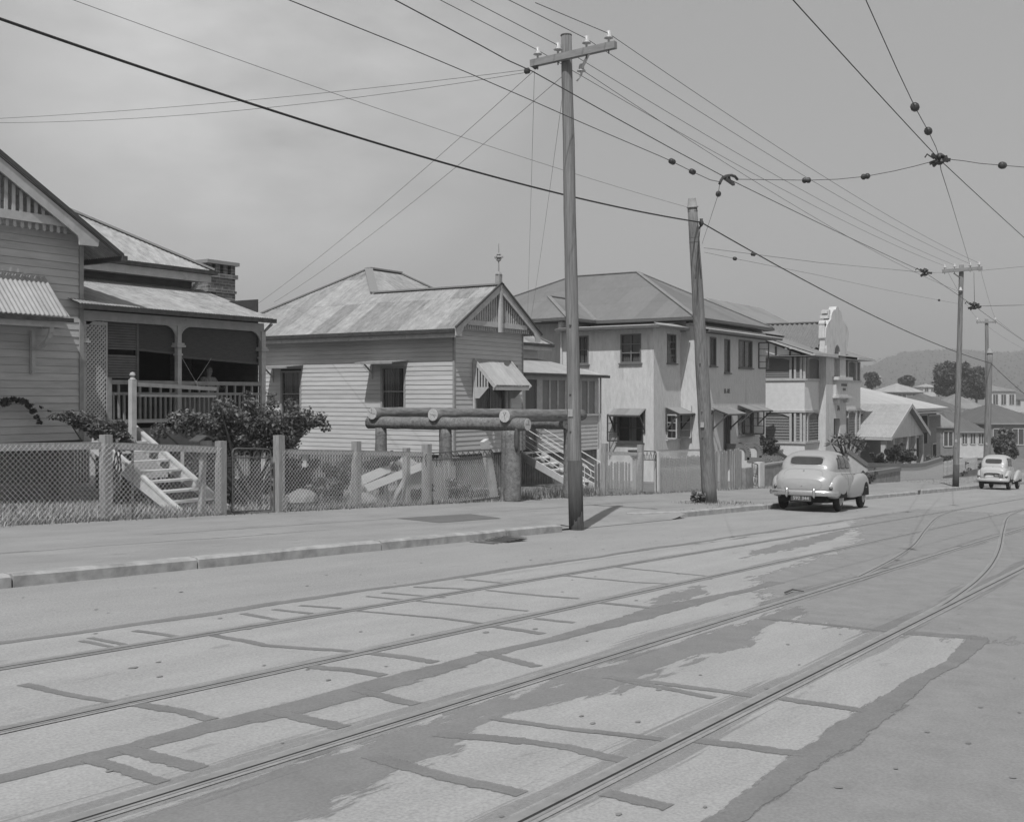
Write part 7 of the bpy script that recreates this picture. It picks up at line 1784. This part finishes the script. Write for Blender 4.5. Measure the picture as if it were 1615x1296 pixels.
class Loft:
    """sections (x, yc, half width, z centre, upper height, lower height)"""
    def __init__(s, secs, e=.72): s.secs = secs; s.e = e; s.c = [list(k) for k in zip(*secs)]
    def at(s, x):
        xs = s.c[0]; lo, hi = 0.0, len(xs) - 1.0
        x = max(xs[0], min(xs[-1], x))
        for i in range(len(xs) - 1):
            if xs[i] <= x <= xs[i + 1]: t = i + (x - xs[i]) / (xs[i + 1] - xs[i]); break
        return [crom(c, t) for c in s.c[1:]]
    def pt(s, x, th):
        yc, hw, zc, hu, hl = s.at(x); c, d = math.cos(th), math.sin(th); f = lambda v: math.copysign(abs(v) ** s.e, v)
        return (x, yc + hw * f(c), zc + (hu if d > 0 else hl) * f(d))
    def ysol(s, x, z, side=1):
        yc, hw, zc, hu, hl = s.at(x); k = (z - zc) / (hu if z > zc else hl); k = min(1, abs(k)); return yc + side * hw * (1 - k ** (2 / s.e)) ** (s.e / 2)
    def inside(s, x, y, z):
        yc, hw, zc, hu, hl = s.at(x); h = hu if z > zc else hl
        return (abs(y - yc) / max(hw, 1e-4)) ** (2 / s.e) + (abs(z - zc) / max(h, 1e-4)) ** (2 / s.e) < 1
    def xsol(s, y, z, x0, x1):                      # first x (from the rear) at which the skin is met
        n = 200; px = x0
        for i in range(1, n + 1):
            x = x0 + (x1 - x0) * i / n
            if s.inside(x, y, z):
                a, b = px, x
                for _ in range(24):
                    m = (a + b) / 2
                    if s.inside(m, y, z): b = m
                    else: a = m
                return b
            px = x
        return x1
    def mesh(s, n=30, sub=5, t0=0, t1=2 * math.pi):
        mb = MB(); xs = []
        for i in range(len(s.c[0]) - 1):
            for k in range(sub): xs.append(s.c[0][i] + (s.c[0][i + 1] - s.c[0][i]) * k / sub)
        xs.append(s.c[0][-1])
        for x in xs:
            for k in range(n): mb.v.append(Vector(s.pt(x, t0 + (t1 - t0) * k / n)))
        for i in range(len(xs) - 1):
            for k in range(n): mb.f.append([i * n + k, i * n + (k + 1) % n, (i + 1) * n + (k + 1) % n, (i + 1) * n + k])
        mb.f.append(list(range(n))); mb.f.append([(len(xs) - 1) * n + k for k in range(n)][::-1]); return mb
def patch(fn, a0, a1, b0, b1, e=.45, shear=None):
    """a rounded patch: fn(a, b) -> point on the skin"""
    mb = MB(); nr, nt = 5, 40; ca, cb, ha, hb = (a0 + a1) / 2, (b0 + b1) / 2, (a1 - a0) / 2, (b1 - b0) / 2
    f = lambda v: math.copysign(abs(v) ** e, v)
    mb.v.append(Vector(fn(ca, cb)))
    for r in range(1, nr + 1):
        for k in range(nt):
            t = 2 * math.pi * k / nt; A, B_ = f(math.cos(t)) * r / nr, f(math.sin(t)) * r / nr
            a = ca + ha * A; b = cb + hb * B_
            if shear: a = shear(a, B_)
            mb.v.append(Vector(fn(a, b)))
    for k in range(nt): mb.f.append([0, 1 + k, 1 + (k + 1) % nt])
    for r in range(1, nr):
        for k in range(nt): o = 1 + (r - 1) * nt; q = 1 + r * nt; mb.f.append([o + k, q + k, q + (k + 1) % nt, o + (k + 1) % nt])
    return mb
def wheel(t, x, y, r, w=.17, capm=None):
    s = 1 if y > 0 else -1
    mb = MB(); mb.lathe((x, y - w / 2, r), [(r * .55, 0), (r * .86, 0), (r * .96, .025), (r, .05), (r, w - .05), (r * .96, w - .025), (r * .86, w), (r * .55, w)], 36, (0, 1, 0)); wh = mb.build('wheel', rubber, t, True)
    mb = MB(); o = y + s * w * .36; mb.lathe((x, o, r), [(r * .66, 0), (r * .66, .02), (r * .58, .015), (r * .5, .03), (r * .36, .035), (r * .3, .07), (r * .12, .09), (0, .092)], 28, (0, s, 0)); mb.build('hubcap', capm or paint1, wh, True)
def build_car(name, label, loc, yaw, P):
    t = thing(name, label, 'car', loc); t['_org'] = (0, 0, 0)
    pitch = math.atan(SL)
    t.rotation_euler = (Matrix.Rotation(pitch, 4, 'Y') @ Matrix.Rotation(yaw, 4, 'Z')).to_euler()
    pm = P['paint']; body = Loft(P['body'], P.get('be', .62)); cab = Loft(P['cab'], P.get('ce', .66))
    b = body.mesh(36, 6).build('body', pm, t, True); c = cab.mesh(36, 6).build('cabin', pm, t, True)
    fend = {}
    for nm, secs in (('rear_fender', P['rf']), ('front_fender', P['ff'])):
        for s in (1, -1):
            L = Loft([(x, s * yc, hw, zc, hu, hl) for x, yc, hw, zc, hu, hl in secs], .70); fend[nm, s] = L; L.mesh(28, 6).build(nm, pm, t, True)
    # rear glass
    y0, z0, z1 = P['rw']; g = lambda d: (lambda y, z: (cab.xsol(y, z, P['cab'][0][0], 2.0) - d, y, z))
    patch(g(.004), -y0 - .03, y0 + .03, z0 - .03, z1 + .03, .42).build('window_seal', pm if P.get('plainseal') else chrome, c, True); patch(g(.010), -y0, y0, z0, z1, .42).build('rear_window', carglass, t, True)
    for (x0, x1, za, zb, sh) in P['sw']:
        for s in (1, -1):
            sf = lambda d: (lambda x, z: (x, cab.ysol(x, z, s) + s * d, z)); shr = lambda a, B_: a + sh * (B_ + 1) / 2
            patch(sf(.003), x0 - .025, x1 + .025, za - .025, zb + .025, .38, shr).build('window_seal', seal, c, True); patch(sf(.009), x0, x1, za, zb, .38, shr).build('side_window', carglass, t, True)
    # boot lid seam and handle
    L0, z0, z1 = P['boot']
    pts = []
    for k in range(49):
        a = 2 * math.pi * k / 48; f = lambda v: math.copysign(abs(v) ** .4, v); y = L0 * f(math.cos(a)); z = (z0 + z1) / 2 + (z1 - z0) / 2 * f(math.sin(a)); x = min(body.xsol(y, z, P['body'][0][0], 2.2), cab.xsol(y, z, P['cab'][0][0], 2.2)); pts.append((x + .001, y, z))
    mb = MB(); mb.tube(pts, .005, 5, False); mb.build('boot_seam', mat('paint_seam', .22, .1, 5, .5), b)
    hz = P['handle']; hx = min(body.xsol(0, hz, P['body'][0][0], 2.2), cab.xsol(0, hz, P['cab'][0][0], 2.2)); mb = MB(); mb.tube([(hx, 0, hz), (hx - .04, 0, hz)], .02, 8); mb.beam((hx - .04, 0, hz + .02), (hx - .045, 0, hz - .08), .02, .02, (0, 1, 0)); mb.build('boot_handle', chrome, t)
    for s in (1, -1):                               # door gaps, handles and a bright belt strip
        for x in P['doors']:
            zs = [.46 + .04 * i for i in range(22)]; q = []
            for z in zs: yb, yc = body.ysol(x, z, s), cab.ysol(x, z, s) if z > 1.0 else 0; q.append((x, s * max(abs(yb), abs(yc)) + s * .002, z))
            mb = MB(); mb.tube(q, .004, 4, False); mb.build('door_gap', mat('paint_seam', .2), b)
        x = P['doors'][0] + .12; y = s * abs(body.ysol(x, .96, s)); mb = MB(); mb.beam((x, y + s * .03, .96), (x + .14, y + s * .03, .96), .02, .022); mb.build('door_handle', chrome, t)
        mb = MB(); mb.tube([(x_, s * (abs(body.ysol(x_, 1.01, s)) + .004), 1.01) for x_ in [1.1 + .12 * i for i in range(15)]], .009, 5); mb.build('belt_strip', chrome, t)
    # bumper
    bw_, bz = P['bump']
    mb = MB(); n = 20; ring = []
    for k in range(n + 1):
        u = -1 + 2 * k / n; y = bw_ * u; x = .02 + .16 * abs(u) ** 3.2; ring.append(Vector((x, y, bz)))
    ring = [Vector((.42, -bw_ - .015, bz + .01))] + ring + [Vector((.42, bw_ + .015, bz + .01))]
    for i, p in enumerate(ring):
        d = (ring[min(i + 1, len(ring) - 1)] - ring[max(i - 1, 0)]).normalized(); nrm = Vector((-d.y, d.x, 0)) * 1.0
        nrm = nrm if nrm.dot(p - Vector((2, 0, bz))) > 0 else -nrm
        for q_, zz in ((0, -.075), (.028, -.05), (.04, 0), (.028, .05), (0, .075)): v = p + nrm * q_; mb.v.append(Vector((v.x, v.y, bz + zz)))
    for i in range(len(ring) - 1):
        for k in range(4): mb.f.append([i * 5 + k, i * 5 + k + 1, (i + 1) * 5 + k + 1, (i + 1) * 5 + k])
    bp = mb.build('rear_bumper', P.get('bm', chrome), t, True)
    for y in P['over']: mb = MB(); mb.tube([(-.02, y, bz - .13), (-.06, y, bz - .08), (-.075, y, bz + .02), (-.05, y, bz + .12), (-.0, y, bz + .15)], [.02, .035, .04, .035, .02], 8); mb.build('overrider', P.get('bm', chrome), bp, True)
    (qy, qz, qx, qw, qh, txt, sz) = P['plate']
    mb = MB(); mb.box(qx, qx + .012, qy - qw / 2, qy + qw / 2, qz - qh / 2, qz + qh / 2); pl_ = mb.build('number_plate', trim_dark, t); letters(txt, sz, mat('plate_white', .46, .05, 5, .6), 'plate_number', pl_, (qx - .004, qy, qz), (0, -1, 0), .004)
    for s in (1, -1):
        y = s * P['tail'][0]; z = P['tail'][1]; L = fend['rear_fender', s]; x = L.xsol(y, z, P['rf'][0][0], 1.2)
        mb = MB(); mb.lathe((x + .01, y, z), [(.05, 0), (.048, .02), (.03, .04), (0, .048)], 14, (-1, 0, 0)); mb.build('tail_light', mat('lamp_red', .10, .1, 5, .2, spec=.6), t, True)
    # running gear
    for x, yy in ((P['ax'][0], P['tr']), (P['ax'][1], P['tr'])):
        for s in (1, -1):
            mb = MB(); r = P['wr']; mb.ext([(x + r * 1.12 * math.cos(a), s * (yy - .28), r + .03 + r * 1.12 * math.sin(a)) for a in [math.pi * i / 20 for i in range(21)]], (0, s * (P['arch'] - (yy - .28)), 0)); mb.build('wheel_arch_shade', under, t, False); wheel(t, x, s * yy, r, .16, pm)  # solid near-black half disc stands in for the shaded wheel well
    mb = MB(); w = P['tr'] - .12; mb.box(.35, P['ax'][1] + .5, -w, w, .24, .46); mb.tube([(P['ax'][0], -w, P['wr']), (P['ax'][0], w, P['wr'])], .05, 8); mb.tube([(.1, .3, .27), (1.6, .3, .27)], .03, 8); mb.build('chassis', under, t)
    return t
car1 = dict(paint=paint1,
  body=[(.078, 0, .01, .68, .004, .008), (.082, 0, .16, .68, .05, .07), (.09, 0, .36, .68, .10, .14), (.115, 0, .56, .68, .20, .22), (.20, 0, .70, .69, .30, .27), (.36, 0, .77, .70, .42, .30), (.60, 0, .81, .72, .47, .34), (1.05, 0, .84, .74, .47, .40), (1.7, 0, .85, .74, .46, .42), (2.4, 0, .84, .74, .44, .42), (3.1, 0, .76, .74, .42, .42), (3.7, 0, .56, .74, .38, .40), (4.3, 0, .46, .72, .36, .34), (4.72, 0, .40, .68, .28, .28), (4.86, 0, .28, .64, .14, .16)],
  cab=[(.44, 0, .50, 1.02, .06, .10), (.53, 0, .64, 1.02, .24, .2), (.68, 0, .71, 1.03, .42, .2), (.95, 0, .745, 1.04, .53, .2), (1.30, 0, .755, 1.05, .58, .2), (1.75, 0, .755, 1.06, .585, .2), (2.2, 0, .75, 1.06, .57, .2), (2.55, 0, .735, 1.06, .48, .2), (2.85, 0, .70, 1.05, .30, .2), (3.12, 0, .60, 1.04, .08, .1)], ce=.60,
  rf=[(.20, .66, .06, .62, .06, .08), (.27, .70, .13, .62, .18, .20), (.45, .725, .17, .62, .30, .26), (.80, .735, .18, .62, .375, .27), (1.15, .735, .18, .62, .375, .27), (1.55, .73, .165, .62, .30, .26), (1.85, .72, .13, .60, .18, .22), (2.05, .70, .08, .58, .07, .12)],
  ff=[(1.95, .74, .07, .60, .06, .14), (2.2, .745, .11, .60, .16, .25), (2.8, .745, .15, .60, .29, .28), (3.4, .735, .165, .60, .37, .27), (3.85, .73, .175, .60, .41, .27), (4.25, .725, .175, .60, .39, .26), (4.6, .70, .16, .60, .28, .24), (4.82, .66, .10, .60, .12, .12)],
  rw=(.43, 1.245, 1.455), sw=[(.98, 1.18, 1.17, 1.42, .10), (1.27, 1.76, 1.17, 1.50, .04), (1.86, 2.36, 1.17, 1.50, -.02)], boot=(.52, .58, 1.12), handle=1.09, bump=(.85, .50), over=(.36, -.36), plate=(.0, .35, .03, .54, .15, '592 344', .13), tail=(.74, .64), doors=(1.24, 1.81, 2.46), ax=(1.06, 3.98), tr=.74, wr=.345, arch=.905)
CARX, CARY = 28.78, 9.58
build_car('sedan_car', 'large pale cream sedan with wide rear window parked at the kerb past the leaning post', (CARX, CARY, zg(CARX) + .01), R(4.0), car1)
car2 = dict(paint=paint2, plainseal=True, bm=paint2,
  body=[(.14, 0, .40, .66, .12, .14), (.19, 0, .58, .68, .26, .22), (.30, 0, .64, .70, .36, .28), (.60, 0, .67, .72, .42, .32), (1.0, 0, .69, .74, .45, .36), (1.7, 0, .70, .74, .45, .38), (2.3, 0, .68, .74, .44, .38), (2.8, 0, .52, .74, .42, .36), (3.4, 0, .40, .74, .40, .34), (3.9, 0, .34, .72, .34, .3), (4.02, 0, .28, .68, .2, .2)],
  cab=[(.34, 0, .48, 1.00, .08, .1), (.42, 0, .58, 1.00, .26, .2), (.55, 0, .62, 1.01, .42, .2), (.75, 0, .645, 1.02, .535, .2), (1.1, 0, .66, 1.03, .60, .2), (1.6, 0, .66, 1.04, .61, .2), (2.0, 0, .65, 1.04, .56, .2), (2.3, 0, .62, 1.03, .36, .2), (2.5, 0, .55, 1.03, .08, .1)], ce=.52, be=.5,
  rf=[(.22, .62, .06, .56, .08, .06), (.28, .66, .10, .56, .20, .14), (.5, .69, .115, .56, .33, .18), (.85, .70, .12, .56, .36, .18), (1.2, .70, .11, .56, .28, .18), (1.45, .68, .08, .52, .12, .12)],
  ff=[(2.1, .66, .07, .40, .04, .06), (2.6, .69, .11, .50, .20, .12), (3.1, .70, .12, .56, .34, .18), (3.5, .70, .12, .56, .36, .18), (3.85, .68, .11, .56, .26, .16), (4.0, .65, .07, .56, .1, .1)],
  rw=(.40, 1.22, 1.44), sw=[(.80, 1.25, 1.14, 1.46, .02), (1.35, 1.85, 1.14, 1.46, -.02)], boot=(.46, .58, 1.12), handle=1.07, bump=(.74, .44), over=(), plate=(-.30, .66, .135, .46, .12, '403 176', .11), tail=(.70, .62), doors=(.78, 1.30, 1.9), ax=(.86, 3.3), tr=.66, wr=.33, arch=.815)
C2X, C2Y = 58.6, 9.88
build_car('saloon_car', 'small upright white saloon parked beyond the far power pole at the right edge', (C2X, C2Y, zg(C2X) + .01), R(-1.0), car2).scale = (1, .95, 1.05)
HAZE = 0.0009
# ================================================================== AIR
mb = MB(); mb.box(-750, 2150, -680, 1850, -40, 120)
hm = bpy.data.materials.new('haze_air'); hm.use_nodes = True; t = hm.node_tree; t.nodes.clear()
out = t.nodes.new('ShaderNodeOutputMaterial'); pv = t.nodes.new('ShaderNodeVolumePrincipled'); pv.inputs['Color'].default_value = (.9, .9, .9, 1); pv.inputs['Density'].default_value = HAZE; pv.inputs['Anisotropy'].default_value = .2
t.links.new(pv.outputs[0], out.inputs['Volume'])
h = mb.build('haze', hm); h['kind'] = 'stuff'; h['label'] = 'thin summer haze in the valley air'
scene.cycles.volume_bounces = 0
